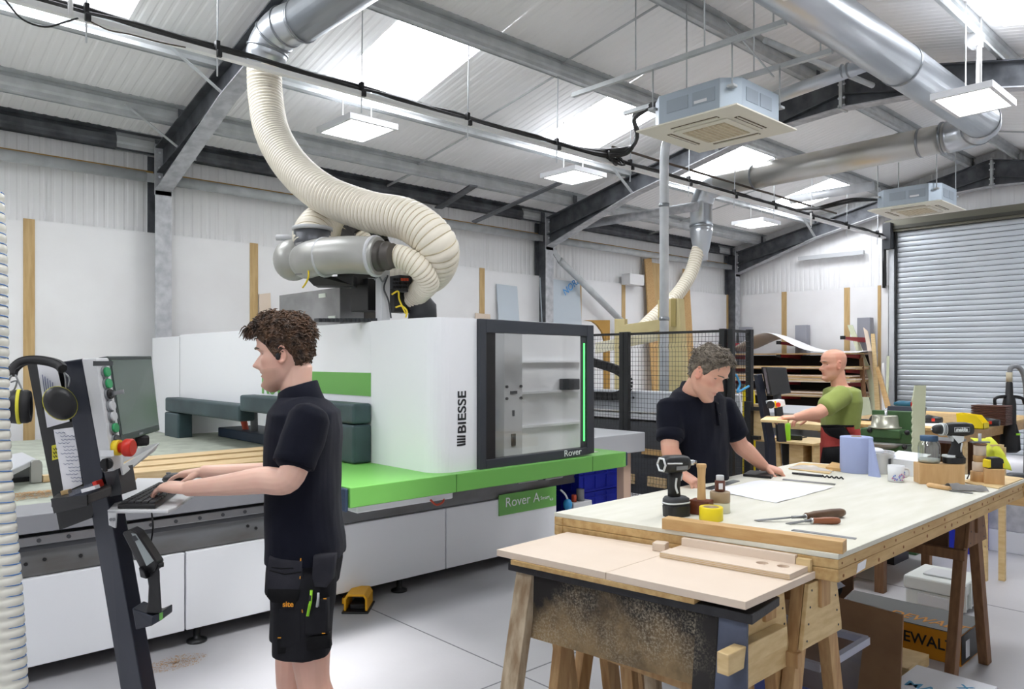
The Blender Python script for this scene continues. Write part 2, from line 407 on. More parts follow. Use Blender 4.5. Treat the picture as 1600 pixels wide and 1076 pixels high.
# ---- portal frames
FX = [-3.15, 2.85, 8.9, 14.72]
FN = ['behind the work area', 'beside the extraction hose', 'over the big workbench', 'at the gable end']
def ibeam(mb, a, b, wdir, depth_dir, fw, dep, tf=.014, tw=.010, which='wf'):
    """web and flanges between a and b; depth_dir gives the far flange side"""
    a, b = V(a), V(b)
    return mb
for fi, X in enumerate(FX):
    fr = thing('portal_frame', 'galvanised steel portal frame %s' % FN[fi], 'steel frame', (X,YA,0), group='portal frames')
    B = .085; T = .014
    for s in (1,-1):
        yo = YL-.01 if s == 1 else YR+.01                     # outer face of the column
        def Y(d): return yo-s*d
        zt = zraf(yo)
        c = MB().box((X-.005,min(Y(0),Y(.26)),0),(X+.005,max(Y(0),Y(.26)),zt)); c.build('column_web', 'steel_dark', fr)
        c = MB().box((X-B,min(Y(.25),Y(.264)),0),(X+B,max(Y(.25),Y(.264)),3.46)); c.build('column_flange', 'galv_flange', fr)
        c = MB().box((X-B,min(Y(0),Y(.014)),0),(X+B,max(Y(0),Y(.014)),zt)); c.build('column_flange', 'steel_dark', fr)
        # rafter web with tapered haunches at eaves and ridge
        def zr(y): return 4.99-TP*abs(y-YA)
        y0, y1, y2 = Y(.264), Y(2.0), YA+s*1.05
        dep = .27
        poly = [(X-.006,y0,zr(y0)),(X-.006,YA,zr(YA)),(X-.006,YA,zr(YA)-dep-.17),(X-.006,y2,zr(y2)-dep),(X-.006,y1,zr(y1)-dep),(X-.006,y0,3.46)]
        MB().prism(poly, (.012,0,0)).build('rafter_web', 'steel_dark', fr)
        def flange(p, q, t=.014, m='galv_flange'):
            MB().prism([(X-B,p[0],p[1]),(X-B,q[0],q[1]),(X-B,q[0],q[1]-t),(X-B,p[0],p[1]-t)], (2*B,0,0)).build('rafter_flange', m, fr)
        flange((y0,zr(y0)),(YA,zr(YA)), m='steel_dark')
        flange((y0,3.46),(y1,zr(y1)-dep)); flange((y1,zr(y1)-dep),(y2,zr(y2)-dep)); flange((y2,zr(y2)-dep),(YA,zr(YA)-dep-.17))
        # the parent rafter's lower flange seen inside each haunch
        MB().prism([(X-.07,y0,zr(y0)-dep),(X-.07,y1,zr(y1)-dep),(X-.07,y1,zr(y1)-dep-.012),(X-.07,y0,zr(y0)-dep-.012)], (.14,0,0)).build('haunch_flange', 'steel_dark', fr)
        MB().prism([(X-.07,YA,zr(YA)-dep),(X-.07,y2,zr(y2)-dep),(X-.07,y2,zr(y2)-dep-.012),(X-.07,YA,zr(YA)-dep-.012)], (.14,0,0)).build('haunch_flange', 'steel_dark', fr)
        # end plates and bolts
        MB().box((X-B-.005,min(y0,y0+s*.02),3.40),(X+B+.005,max(y0,y0+s*.02),zr(y0)+.03)).build('end_plate', 'galv_flange', fr)
        MB().box((X-B,min(YA,YA+s*.018),zr(YA)-dep-.2),(X+B,max(YA,YA+s*.018),zr(YA)+.02)).build('end_plate', 'galv', fr)
        for zz in (.07,.17,.33,.42):
            for xx in (-.05,.05):
                MB().cyl((X+xx,YA+s*.018,zr(YA)-zz),(X+xx,YA+s*.042,zr(YA)-zz),.013,6,smooth=False).build('bolt', 'galv_light', fr)
                MB().cyl((X+xx,y0-s*.018,3.52+zz),(X+xx,y0-s*.04,3.52+zz),.013,6,smooth=False).build('bolt', 'galv_light', fr)
# ---- purlins: sigma sections running the length of the roof
PY = {1:[8.86,8.14,6.98,5.55,4.2], -1:[3.55,2.28,.95,-.25,-1.15]}
PLAB = {(1,0):'deep dark eaves purlin along the top of the left wall', (1,1):'second purlin up from the left wall',
        (1,2):'purlin just behind the cable tray, third up from the left wall', (1,3):'purlin carrying the cable tray hangers, upper edge of the rooflights',
        (1,4):'upper purlin on the left side of the ridge', (-1,0):'first purlin on the right side of the ridge above the big duct',
        (-1,1):'purlin under the bright rooflight at the top right', (-1,2):'third purlin down the right roof slope',
        (-1,3):'fourth purlin down the right roof slope', (-1,4):'lowest purlin above the right wall'}
SEC = [(0,-.055),(.012,-.06),(.012,-.004),(.05,.0),(.07,.018),(.13,.018),(.15,.0),(.188,-.004),(.188,.06),(.20,.055)]
for s in (1,-1):
    for i, y in enumerate(PY[s]):
        pu = thing('purlin', 'galvanised '+PLAB[(s,i)] if i else PLAB[(s,i)], 'purlin', (4,y,zraf(y)), group='roof purlins')
        dn = V((0,-s*TP,1)) if 0 else V((0, s*math.sin(math.atan(TP)), math.cos(math.atan(TP))))
        dt = V((0, math.cos(math.atan(TP)), -s*math.sin(math.atan(TP))))
        def sec(x, k=1.0, h0=0, sg=SEC): return [V((x,y,zraf(y)+.002))+dn*(h0+a*k)+dt*(b*-1*s) for a,b in sg]
        mb = MB(); r0, r1 = sec(XB), sec(XE); n = len(SEC)
        mb.add(r0+r1, [(k,k+1,n+k+1,n+k) for k in range(n-1)])
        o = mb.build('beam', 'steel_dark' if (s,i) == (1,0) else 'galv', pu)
        sd = o.modifiers.new('thick', 'SOLIDIFY'); sd.thickness = .004
        for X in FX[1:]:
            mb = MB(); a_, b_ = sec(X-.42), sec(X+.42)
            off = dt*(-.007*s)*-1
            mb.add([p-off*1.0 for p in a_]+[p-off for p in b_], [(k,k+1,n+k+1,n+k) for k in range(n-1)])
            sl_ = mb.build('sleeve', 'galv', pu); sl_.modifiers.new('thick', 'SOLIDIFY').thickness = .003
            MB().box((X-.04,y-.012-.02*s,zraf(y)),(X+.04,y-.004-.02*s,zraf(y)+.16)).build('cleat', 'steel_dark', pu)
# ---- eaves tubes along the left wall, anti-sag bars, fly braces, wall brace
for k in range(3):
    x0, x1 = FX[k]+.03, FX[k+1]-.03
    t = thing('eaves_tube', ['galvanised eaves tube on the left wall left of the hose frame','galvanised eaves tube on the left wall behind the hoses','galvanised eaves tube on the left wall nearest the gable'][k], 'tube', ((x0+x1)/2,YL-.16,3.60), group='eaves tubes')
    MB().cyl((x0+.12,YL-.15,3.60),(x1-.12,YL-.15,3.60),.057,14).build('tube_body', 'galv', t)
    MB().box((x0,YL-.155,3.55),(x0+.16,YL-.145,3.65)).build('end_tab', 'galv', t); MB().box((x1-.16,YL-.155,3.55),(x1,YL-.145,3.65)).build('end_tab', 'galv', t)
    MB().box((x0,YL-.03,3.665),(x1,YL-.02,3.70)).build('sealant_strip', mat('foam_strip', (176,140,80), .8), t)
names = ['left bay','middle bay','far bay']
for k in range(3):
    xm = (FX[k]+FX[k+1])/2 if k else .1
    for j in range(4):
        ya, yb = PY[1][j], PY[1][j+1]
        MB().cyl((xm,ya,zraf(ya)+.13),(xm+.02,yb,zraf(yb)+.06),.012 if j else .016,8).build('sag_bar', 'galv', label='%s thin anti-sag bar on the left roof slope of the %s' % (('lowest','second lowest','third lowest','topmost')[j], names[k]), cat='steel bar', group='anti-sag bars', loc=(xm,ya,zraf(ya)))
    ya, yb = PY[-1][0], PY[-1][1]
    MB().cyl((xm+.9,ya,zraf(ya)+.08),(xm+.92,yb,zraf(yb)+.05),.014,8).build('sag_bar', 'galv', label='galvanised bar between the purlins right of the ridge in the %s' % names[k], cat='steel bar', group='anti-sag bars', loc=(xm,ya,zraf(ya)))
for k, X in enumerate(FX[1:]):
    for y in (PY[1][2], PY[1][3] if k else PY[1][1]):
        a = V((X-.55,y-.02,zraf(y)+.10)); b = V((X-.03,y-.02,zraf(y)-.24))
        MB().bar(a, b, .05, .006).build('fly_brace', 'galv', loc=a, cat='brace', group='fly braces',
            label='galvanised fly brace from the %s purlin to the frame %s' % ('second lowest' if y > 7.5 else 'third lowest' if y > 6.5 else 'tray hanger', FN[k+1]))
for (p0,p1,lab) in (((740,347,8.5),(905,272,7.0),'dark flat roof bracing strut below the rooflights'),((685,325,8.75),(740,290,7.7),'grey bracing strut beside the dark roof strut')):
    a = P(p0[0],p0[1],Y=p0[2]); b = P(p1[0],p1[1],Y=p1[2])
    MB().bar(a, b, .12, .02).build('roof_brace', 'steel_dark', loc=a, label=lab, cat='brace')
a = P(868,396,Y=8.72); b = P(985,515,Y=8.72)
wb = thing('wall_brace', 'galvanised diagonal brace tube from the middle column down the left wall', 'brace', a)
MB().cyl(a+V((.1,0,-.1)), b, .055, 14).build('tube_body', 'galv', wb); MB().bar(a-V((.08,0,-.08)), a+V((.16,0,-.16)), .10, .012, (0,1,0)).build('gusset', 'galv', wb)
# ================================================================ OVERHEAD SERVICES
def corr(pts, r, pitch=.026, amp=.013, seg=28):
    """corrugated hose along a smooth path: list of points resampled at half-pitch with alternating radius"""
    sp = spline(pts, 24); L = [0]
    for a, b in zip(sp, sp[1:]): L.append(L[-1]+(b-a).length)
    n = int(L[-1]/pitch*4); out = []; rs = []; j = 0
    for i in range(n+1):
        s = L[-1]*i/n
        while j < len(L)-2 and L[j+1] < s: j += 1
        t = (s-L[j])/max(1e-6, L[j+1]-L[j]); out.append(sp[j].lerp(sp[j+1], t))
        rs.append(r+amp*(0,.9,1,.9)[i % 4]-amp*.7)
    return out, rs
def hose(hp, r, pitch, amp, wr, lab, seg):
    t = thing('dust_hose', lab, 'hose', hp[0]); pts, rs = corr(hp, r, pitch, amp); MB().tube(pts, rs, seg).build('hose_wall', 'hose_cream', t)
    mat('hose_wire', (198,184,152), .5); w = MB()
    for i in range(0, len(pts)-1, 4):                     # the stiffening ring in every groove
        d = (pts[min(i+1,len(pts)-1)]-pts[max(i-1,0)]).normalized(); u = d.cross(V((.2,.3,1))).normalized(); q = d.cross(u)
        ring = [pts[i]+(u*math.cos(2*math.pi*k/seg)+q*math.sin(2*math.pi*k/seg))*(rs[i]+wr*.5) for k in range(seg+1)]
        w.tube(ring, wr, 4, False)
    w.build('stiffening_rings', 'hose_wire', t); return t
def seam(pos, d, r, parent, w=.03):
    d = V(d).normalized(); return MB().lathe(V(pos)-d*w/2, [(r,0),(r+.006,.004),(r+.006,w-.004),(r,w)], d, 28).build('seam_ring', 'duct_seam', parent)
# ---- left galvanised duct with segmented elbow, above the router's hose
dz = 4.03
eL = P(472,32,X=2.86); dz = eL.z
eB = P(413,100,X=2.75)
dk = thing('extraction_duct', 'large galvanised duct bending down above the cream hose', 'duct', eL)
ctr = [eL, P(441,45,D=6.12), P(422,68,D=6.2), P(414,95,D=6.22)]
ctr[1].z -= .0
MB().tube([V((2.95,1.9,dz+.08)), V((2.92,3.6,dz+.05)), eL], .165, 32).build('straight_run', 'duct', dk)
MB().tube([eL]+spline([eL,ctr[1],ctr[2],ctr[3]],5)[1:]+[P(413,112,D=6.22)], [.165]+[.16]*14+[.142,.138], 32).build('elbow', 'duct', dk)
pr = spline([eL,ctr[1],ctr[2],ctr[3]],5)
for i in (0,4,8,12): seam(pr[i], pr[i+1]-pr[i], .163 if i else .168, dk, .02)
for y in (4.35, 3.2): seam((2.91,y,dz+.04), (0,1,-.02), .167, dk)
# ---- cream corrugated hose: down, across, round the loop and back into the collector
hp = [P(413,108,D=6.22),P(415,150,D=6.2),P(425,205,D=6.05),P(455,258,D=5.75),P(505,302,D=5.4),P(575,330,D=5.15),P(640,345,D=4.95),P(683,385,D=4.9),P(672,425,D=5.15),P(625,432,D=5.5),P(570,395,D=5.75),P(535,350,D=5.7),P(508,345,D=5.6),P(490,362,D=5.45),P(488,385,D=5.4)]
hose(hp, .136, .034, .012, .0042, 'thick cream corrugated extraction hose sweeping from the ceiling duct down to the router', 30)
hp = [P(603,402,D=4.9),P(628,402,D=4.85),P(655,418,D=4.85),P(668,440,D=4.95),P(655,456,D=5.1),P(640,470,D=5.2)]
hose(hp, .077, .024, .008, .003, 'short cream corrugated hose curling from the silver elbow into the router top', 22)
# ---- big ceiling duct on the right with elbow, crossing duct, drop, reducer
by, bz, bx = 2.62, 4.255, 9.9
bd = thing('extraction_duct', 'long galvanised main duct along the right side of the ridge turning across the roof', 'duct', (bx,by,bz))
MB().tube([(1.0,by,bz),(bx-.35,by,bz)], .185, 36).build('main_run', 'duct', bd)
arc = [V((bx-.35,by,bz))+V((.5*math.sin(t),.5*(1-math.cos(t)),0)) for t in [math.pi/2*i/5 for i in range(6)]]
arc = [V((bx-.35,by,bz))]+[V((bx-.35+.42*math.sin(math.pi/2*i/4), by+.42*(1-math.cos(math.pi/2*i/4)), bz)) for i in range(1,5)]
MB().tube(arc+[arc[-1]+V((0,.05,0))], .185, 36).build('elbow', 'duct', bd)
x2 = arc[-1].x
MB().tube([arc[-1]+V((0,.04,0)),(x2,6.2,bz-.03)], .172, 36).build('cross_run', mat('duct_warm', (208,207,202), .34, .7, (190,184,164), 1.2, (1,1,1), .45, .8), bd)
for p, d, r in (((4.6,by,bz),(1,0,0),.187),((7.2,by,bz),(1,0,0),.187),((bx-.35,by,bz),(1,0,0),.187),(arc[2],arc[3]-arc[1],.187),(arc[4]+V((0,.1,0)),(0,1,0),.188),(arc[4]+V((0,.35,0)),(0,1,0),.175),((x2,5.6,bz-.025),(0,1,0),.175)): seam(p,d,r,bd)
dn = spline([V((x2,6.18,bz-.03)),V((x2,6.40,bz-.1)),V((x2,6.50,bz-.3))],6)
MB().tube(dn+[V((x2,6.50,bz-.62))], .165, 30).build('drop_elbow', 'duct', bd)
MB().lathe((x2,6.50,bz-.62), [(.17,.0),(.17,-.1),(.12,-.36),(.10,-.42),(.10,-.52)], (0,0,1), 30).build('reducer', 'duct', bd)
seam((x2,6.50,bz-.62),(0,0,1),.17,bd,.04)
hp = [V((x2,6.50,bz-1.1)),P(1092,388,D=11.55),P(1080,425,D=11.4),P(1062,455,D=11.2),P(1040,478,D=11),P(1005,512,D=10.8)]
hose(hp, .1, .045, .01, .005, 'pale flexible hose hanging from the far duct reducer behind the fence', 18)
# branch duct to the vertical drop pipe
br = thing('branch_duct', 'narrow galvanised branch pipe from the main duct down a vertical drop beside the fence', 'duct', (6.9,4.9,1))
MB().tube([(6.9,2.72,bz-.02),(6.9,4.80,bz-.20)], .062, 20).build('branch_run', 'duct', br)
MB().tube(spline([V((6.9,4.78,bz-.20)),V((6.9,4.93,bz-.26)),V((6.9,4.97,bz-.45))],5)+[V((6.9,4.97,1.0))], .05, 20).build('drop_pipe', 'galv_light', br)
for y in (2.95,3.0): seam((6.9,y,bz-.035),(0,1,-.08),.064,br,.02)
for z in (2.05,3.3): seam((6.9,4.97,z),(0,0,1),.052,br,.04)
MB().tube([(6.5,3.55,4.56),(8.3,3.3,4.52)], .03, 10).build('support_rail', 'galv', loc=(6.5,3.55,4.56), label='thin galvanised support rail crossing under the main duct', cat='rail')
# a second pipe crossing the far bay
MB().tube([P(905,352,X=9.35),P(1090,322,X=9.7)], .07, 16).build('cross_pipe', 'galv_flange', loc=P(905,352,X=9.35), label='pale pipe crossing from the middle frame towards the far drop duct', cat='pipe')
MB().tube([P(1235,312,X=11.8),P(1365,290,X=12.0)], .07, 16).build('cross_pipe', 'galv_light', loc=P(1235,312,X=11.8), label='galvanised pipe running to the far ceiling cassette', cat='pipe')
# ---- cable tray with cables, hangers and clips
ty, tz = 5.60, 3.86
tr = thing('cable_tray', 'long white cable trunking hung below the roof from thin rods', 'cable tray', (4,ty,tz))
MB().box((-2,ty-.03,tz-.02),(14.78,ty+.03,tz+.018)).build('trunking', 'white_plastic', tr, .003)
rods = [1.35,2.22,3.45,4.62,5.85,7.1,8.3,9.4,10.5,11.7,13.0,14.3]
for x in rods:
    MB().cyl((x,ty,tz-.16),(x,ty-.02,zraf(5.55)+.02),.006,6).build('hanger_rod', 'galv_light', tr)
    MB().cbox((x,ty-.0,tz+.05),(.03,.05,.10)).build('clip', 'black', tr, .004)
    MB().cbox((x,ty-.04,tz-.005),(.035,.03,.05)).build('clip', 'black', tr, .004)
for k,(dy,dzz,r,m,lab) in enumerate(((.05,.075,.02,'cable','black lagged pipe lying along the cable trunking'),(.085,.05,.017,'cable_brown','brown lagged pipe lying along the cable trunking'),(.01,.055,.013,'cable','thin black cable lying on top of the cable trunking'))):
    q = []
    for i in range(60):
        x = -2+i*(16.6/59); q.append(V((x,ty+dy+.006*math.sin(i*2.1+k),tz+dzz+.010*math.sin(i*1.7+k*2))))
    if k == 0: q += [V((14.70,ty+.04,tz+.05)),V((14.74,ty+.03,tz-.05)),V((14.76,ty+.03,3.2)),V((14.76,ty+.03,2.98))]
    MB().tube(q, r, 8).build('pipe_run', m, loc=(4,ty,tz), label=lab, cat='cable')
MB().tube([(x_,ty+.02,tz+.20-.012*abs(((x_*1.3)%1)-.5)) for x_ in [6.8+i*.45 for i in range(14)]], .016, 8).build('pipe_run', 'cable_brown', loc=(8,ty,tz), label='brown lagged pipe running above the trunking past the drop pipe', cat='cable')
# bundle of cables branching to the ceiling cassette
bt = thing('cable_bundle', 'tangled black lagged pipes branching from the trunking to the near ceiling cassette', 'cable')
for k in range(4):
    o = .02*k
    q = spline([V((5.9,ty+.04+o,tz+.07)),V((6.5,ty-.02+o,tz+.05+o)),V((6.85,ty-.15,tz+.10+o)),V((6.65,ty-.45,tz+.22-o)),V((6.3,4.9,tz+.26+o)),V((6.0,4.3,tz+.2)),V((5.9,4.0,tz+.02))],8)
    MB().tube(q, .018 if k % 2 else .024, 8).build('lagged_pipe', 'cable', bt)
for k in range(3):
    q = [V((6.75+.14*math.cos(a+k),ty-.05+.05*math.sin(a*1.3),tz+.05+.08*math.sin(a+k*.7))) for a in [i*.55 for i in range(14)]]
    MB().tube(q, .012, 6).build('coil', 'cable', bt)
b2 = thing('cable_bundle', 'black cables running to the far ceiling cassette', 'cable', (11,5,4))
for k in range(2):
    MB().tube(spline([V((11.2,ty+.03,tz+.06)),P(1262,326,Y=5.3),P(1285,325-3*k,Y=5.0),P(1330,315-4*k,Y=4.7),P(1372,312,Y=4.6)],6), .018, 8).build('lagged_pipe', 'cable', b2)
wc = thing('sagging_cable', 'thin dark cable drooping below the trunking at the top left', 'cable', (1.2,ty,tz))
MB().tube(spline([P(8,0,Y=5.55),P(35,30,Y=5.55),P(70,42,Y=5.55),P(100,35,Y=5.55),P(122,28,Y=5.55)],6), .006, 6).build('cable_run', 'cable', wc)
MB().tube(spline([P(140,33,Y=5.56),P(170,47,Y=5.56),P(205,54,Y=5.56),P(250,66,Y=5.56),P(290,74,Y=5.56)],6), .005, 6).build('cable_run', 'cable_brown', wc)
MB().tube([P(8,25,Y=7.3)+V((0,0,-.0)), P(300,112,Y=7.0)], .004, 5)
# white drop conduits
for (px,y0,y1,lab) in ((1267,333,352,'short white conduit elbow dropping to the trunking near the far cassette'),(110,-6,26,'white conduit dropping to the trunking at the top left')):
    MB().tube([P(px,y0,Y=5.55),P(px,y1,Y=5.55)], .016, 8).build('conduit', 'white_plastic', loc=P(px,y1,Y=5.55), label=lab, cat='conduit')
# ---- LED panel lights
def led(c, w, d, lab, rods=True, tilt=0, first=[None]):
    t = thing('panel_light', lab, 'ceiling light', c, group='LED panel lights')
    x,y,z = c; e = .035
    fm = MB()
    for (a,b) in (((x-w/2,y-d/2),(x+w/2,y-d/2+e)),((x-w/2,y+d/2-e),(x+w/2,y+d/2)),((x-w/2,y-d/2+e),(x-w/2+e,y+d/2-e)),((x+w/2-e,y-d/2+e),(x+w/2,y+d/2-e))):
        fm.box((a[0],a[1],z-.03),(b[0],b[1],z+.03))
    fm.box((x-w/2+.01,y-d/2+.01,z+.0),(x+w/2-.01,y+d/2-.01,z+.028))
    fm.build('frame', 'white_paint', t)
    MB().box((x-w/2+e,y-d/2+e,z-.012),(x+w/2-e,y+d/2-e,z-.004)).build('diffuser', 'led', t)
    for sx in (-.3,.3):
        MB().cyl((x+sx*w,y,z+.03),(x+sx*w,y+.0,zroof(y)-.002),.006,6).build('drop_rod', 'white_plastic', t)
    MB().box((x-.12,y-.03,z+.03),(x+.12,y+.03,z+.06)).build('driver_box', 'white_paint', t)
    return t
led((4.14,6.80,3.98), .56, .66, 'square lit panel light under the roof beside the hose')
led((7.86,2.22,3.99), .74, .50, 'large lit panel light hanging under the main duct at the top right')
led((7.15,6.55,3.95), .60, .60, 'lit panel light in front of the middle frame')
led((12.05,6.75,3.97), .60, .60, 'small lit panel light in the far bay')
led((.70,6.85,3.98), .56, .62, 'panel light just entering the left edge of the picture')
led((4.42,2.22,4.02), .70, .50, 'panel light cut off by the top edge above the ridge')
led((1.6,2.2,3.99), .7, .5, 'panel light over the work area behind the picture edge')
led((-1.6,6.7,3.98), .6, .6, 'panel light behind the work area'); led((-1.6,2.2,3.98), .6, .6, 'panel light behind the work area by the ridge')
tb = thing('junction_bracket', 'white bracket box fixing the large panel light to the purlin', 'bracket', (8.05,2.25,4.6))
MB().cbox((8.05,2.27,4.60), (.22,.10,.09)).build('box', 'white_paint', tb, .006)
MB().tube(spline([V((8.1,2.25,4.56)),V((8.0,2.22,4.48)),V((7.98,2.22,4.3)),V((7.98,2.22,4.04))],4), .016, 8).build('flex', 'white_plastic', tb)
# ---- ceiling cassettes
def cassette(c, s, hgt, lab, hang):
    t = thing('ceiling_cassette', lab, 'air conditioner', c, group='ceiling cassettes')
    x,y,z = c; h = s/2; ch = .15*s
    poly = [(x-h+ch,y-h),(x+h-ch,y-h),(x+h,y-h+ch),(x+h,y+h-ch),(x+h-ch,y+h),(x-h+ch,y+h),(x-h,y+h-ch),(x-h,y-h+ch)]
    MB().prism([(a,b,z) for a,b in poly], (0,0,hgt)).build('casing', mat('ac_casing', (176,188,198), .45, .35), t, .004)
    H2 = h+.065; zz = z-.035
    MB().add([(x-H2,y-H2,zz),(x+H2,y-H2,zz),(x+H2,y+H2,zz),(x-H2,y+H2,zz),(x-h,y-h,z),(x+h,y-h,z),(x+h,y+h,z),(x-h,y+h,z),(x-H2,y-H2,zz+.012),(x+H2,y-H2,zz+.012),(x+H2,y+H2,zz+.012),(x-H2,y+H2,zz+.012)],
             [(0,3,2,1),(8,9,5,4),(9,10,6,5),(10,11,7,6),(11,8,4,7),(0,1,9,8),(1,2,10,9),(2,3,11,10),(3,0,8,11)]).build('fascia', mat('ac_fascia', (232,228,212), .5), t)
    g = h*.62
    MB().box((x-g,y-g,zz-.014),(x+g,y+g,zz)).build('grille_frame', 'ac_fascia', t, .01)
    gr = MB().box((x-g*.78,y-g*.78,zz-.018),(x+g*.78,y+g*.78,zz-.013)).build('intake_grille', mat('ac_grille', (206,194,164), .7, 0, (188,172,140), 14), t)
    for i in range(9):
        yy = y-g*.7+i*g*1.4/8
        MB().box((x-g*.76,yy-.006,zz-.021),(x+g*.76,yy+.006,zz-.018)).build('louvre', mat('ac_louvre', (216,206,180), .7), gr)
    for (sx,sy) in ((1,0),(-1,0),(0,1),(0,-1)):
        m = h*.78; L = g*.86
        if sx: MB().box((x+sx*m-.022,y-L,zz-.003),(x+sx*m+.022,y+L,zz+.01)).build('air_slot', mat('ac_slot', (92,76,50), .7), t); MB().box((x+sx*m-.012,y-L,zz-.012),(x+sx*m-.004,y+L,zz-.002)).build('vane', 'ac_fascia', t)
        else: MB().box((x-L,y+sy*m-.022,zz-.003),(x+L,y+sy*m+.022,zz+.01)).build('air_slot', 'ac_slot', t); MB().box((x-L,y+sy*m-.012,zz-.012),(x+L,y+sy*m-.004,zz-.002)).build('vane', 'ac_fascia', t)
    pn = mat('ac_panel', (160,170,180), .5, .3)
    for i in (0,1):
        MB().box((x-h-.004,y-.30*s+i*.3*s,z+hgt*.3),(x-h,y-.05*s+i*.3*s,z+hgt*.75)).build('knockout', pn, t)
        MB().box((x-.28*s+i*.26*s,y-h-.004,z+hgt*.3),(x-.06*s+i*.26*s,y-h,z+hgt*.75)).build('knockout', pn, t)
    MB().box((x-h-.006,y-.18,z+hgt*.35),(x-h-.003,y-.06,z+hgt*.45)).build('rating_label', 'white_paint', t)
    for (sx,sy) in ((-1,-1),(1,-1),(1,1),(-1,1)):
        px_, py_ = x+sx*(h-ch*.3), y+sy*(h-ch*.3)
        MB().box((px_-.03,py_-.03,z+hgt*.62),(px_+.03,py_+.03,z+hgt*.7)).build('hanger_bracket', 'galv', t)
        MB().cyl((px_,py_,z+hgt*.6),(px_,py_,hang),.007,6).build('hanger_rod', 'galv', t)
    return t
c1 = cassette((5.72,3.58,3.60), .84, .24, 'near ceiling cassette air conditioner over the workbench', 4.12)
cassette((11.75,4.05,3.79), .86, .25, 'far ceiling cassette air conditioner in front of the roller shutter', 4.6)
for k, (x, lab) in enumerate(((5.34,'strut channel rail holding the near cassette, nearest the left'),(6.12,'strut channel rail holding the near cassette, on its far side'))):
    q = thing('strut_rail', lab, 'rail', (x,3.6,4.12), group='cassette support rails')
    MB().box((x-.02,2.75,4.10),(x+.02,4.9,4.14)).build('channel', 'galv', q)
    for y in (2.85,3.45,4.15): MB().cyl((x,y,4.12),(x,y,zraf(y)+.05),.007,6).build('hanger_rod', 'galv', q)
MB().bar((6.0,3.2,4.0),(6.1,3.75,4.72),.02,.008).build('stay_bar', 'galv', loc=(6.0,3.2,4.0), label='slanting flat stay above the near cassette', cat='steel bar')
# gable-end small fittings: strip lights, conduit
MB().box((14.78,6.05,3.62),(14.86,7.35,3.70)).build('strip_light', 'light_grey', loc=(14.5,6.7,3.66), label='unlit grey strip light fitting high on the gable wall', cat='light fitting')
MB().tube([(14.8,5.68,3.86),(14.82,5.68,2.95)], .03, 10).build('down_pipe', 'black', loc=(14.8,5.68,3.2), label='black down pipe beside the roller shutter guide', cat='pipe')
# ================================================================ THE ROUTER (large white and green machine)
mat('mach_white', (241,243,246), .38, coat=.15); mat('mach_green', (110,176,84), .45); mat('mach_slate', (60,64,71), .35, .2)
mat('bumper', (40,58,62), .5, 0, (58,78,82), 3, bump=.05, bscale=40); mat('mach_steel', (122,124,126), .5, .4, (104,102,98), 2.5, (1,1,3), .4, .7)
mat('rail_steel', (150,152,154), .3, .8); mat('spoil', (178,184,170), .75, 0, (160,165,152), 8, bump=.1, bscale=60)
mat('mach_blue', (44,60,82), .45); mat('pine', (226,200,156), .6, 0, (208,176,126), 5, (1.2,9,9), bump=.05, bscale=8)
mat('pine_end', (206,176,130), .7, 0, (188,152,104), 20); mat('led_green', (90,255,120), .4, emit=2.2); mat('letter_black', (30,32,36), .5); mat('letter_white', (235,240,238), .5)
mat('motor_grey', (184,184,180), .38, .4, (166,166,160), 3); mat('box_steel', (158,158,158), .38, .5, (118,118,118), 3, (1,1,1.5), .35, .7); mat('box_dark', (84,80,76), .5, .4)
mat('red_hose', (196,74,46), .5); mat('yellow_sign', (224,196,40), .5); mat('sawdust', (196,158,110), .9, 0, (170,130,86), 60, bump=.5, bscale=120)
def glassmat(name, tint, gl=.10, rough=.03):
    m = bpy.data.materials.new(name); m.use_nodes = True; nt = m.node_tree; nt.nodes.clear()
    o = nt.nodes.new('ShaderNodeOutputMaterial'); t = nt.nodes.new('ShaderNodeBsdfTransparent'); g = nt.nodes.new('ShaderNodeBsdfGlossy'); x = nt.nodes.new('ShaderNodeMixShader')
    t.inputs[0].default_value = rgb(tint); g.inputs['Roughness'].default_value = rough; x.inputs[0].default_value = gl
    nt.links.new(t.outputs[0], x.inputs[1]); nt.links.new(g.outputs[0], x.inputs[2]); nt.links.new(x.outputs[0], o.inputs[0]); MATS[name] = m
glassmat('door_glass', (247,247,246), .05); glassmat('clear_plastic', (214,220,236), .12, .12); glassmat('jar_glass', (236,240,236), .22, .15)
YM, XN, YN = 4.32, 2.69, 3.548                       # base face, gantry face, door face
ro = thing('cnc_router', 'large white and green router with a long bed, gantry and glazed door', 'router', (3,5,0))
# base: white cover panels with seams, steel beam above
bx = [-1.6,.05,1.536,3.364,4.515]
base = MB().box((-1.6,YM+.12,.10),(4.50,8.3,.72)).build('base_frame', 'mach_steel', ro)
for a, b in zip(bx, bx[1:]):
    MB().box((a+.004,YM,.095),(b-.004,YM+.10,.53)).build('base_panel', 'mach_white', ro, .006)
MB().box((-1.6,YM+.02,.535),(4.45,YM+.12,.67)).build('side_beam', 'mach_steel', ro)
MB().box((-1.6,YM+.0,.665),(4.45,YM+.13,.69)).build('beam_lip', 'dark_grey', ro)
MB().box((-1.6,YM-.01,.69),(3.2,YM+.12,.735)).build('linear_rail', 'rail_steel', ro, .004)
bolt = None
for i in range(26):
    x = -.6+i*.13
    if bolt is None:
        bolt = MB().cyl((x,YM-.016,.713),(x,YM-.009,.713),.010,10).build('rail_bolt', 'dark_grey', ro); x0b = x
    else:
        o = bolt.copy(); COL.objects.link(o); o.parent = ro; o.location = (x-x0b,0,0)
MB().box((-1.6,YM+.05,.735),(3.2,YM+.12,.755)).build('rail_gap', 'black', ro)
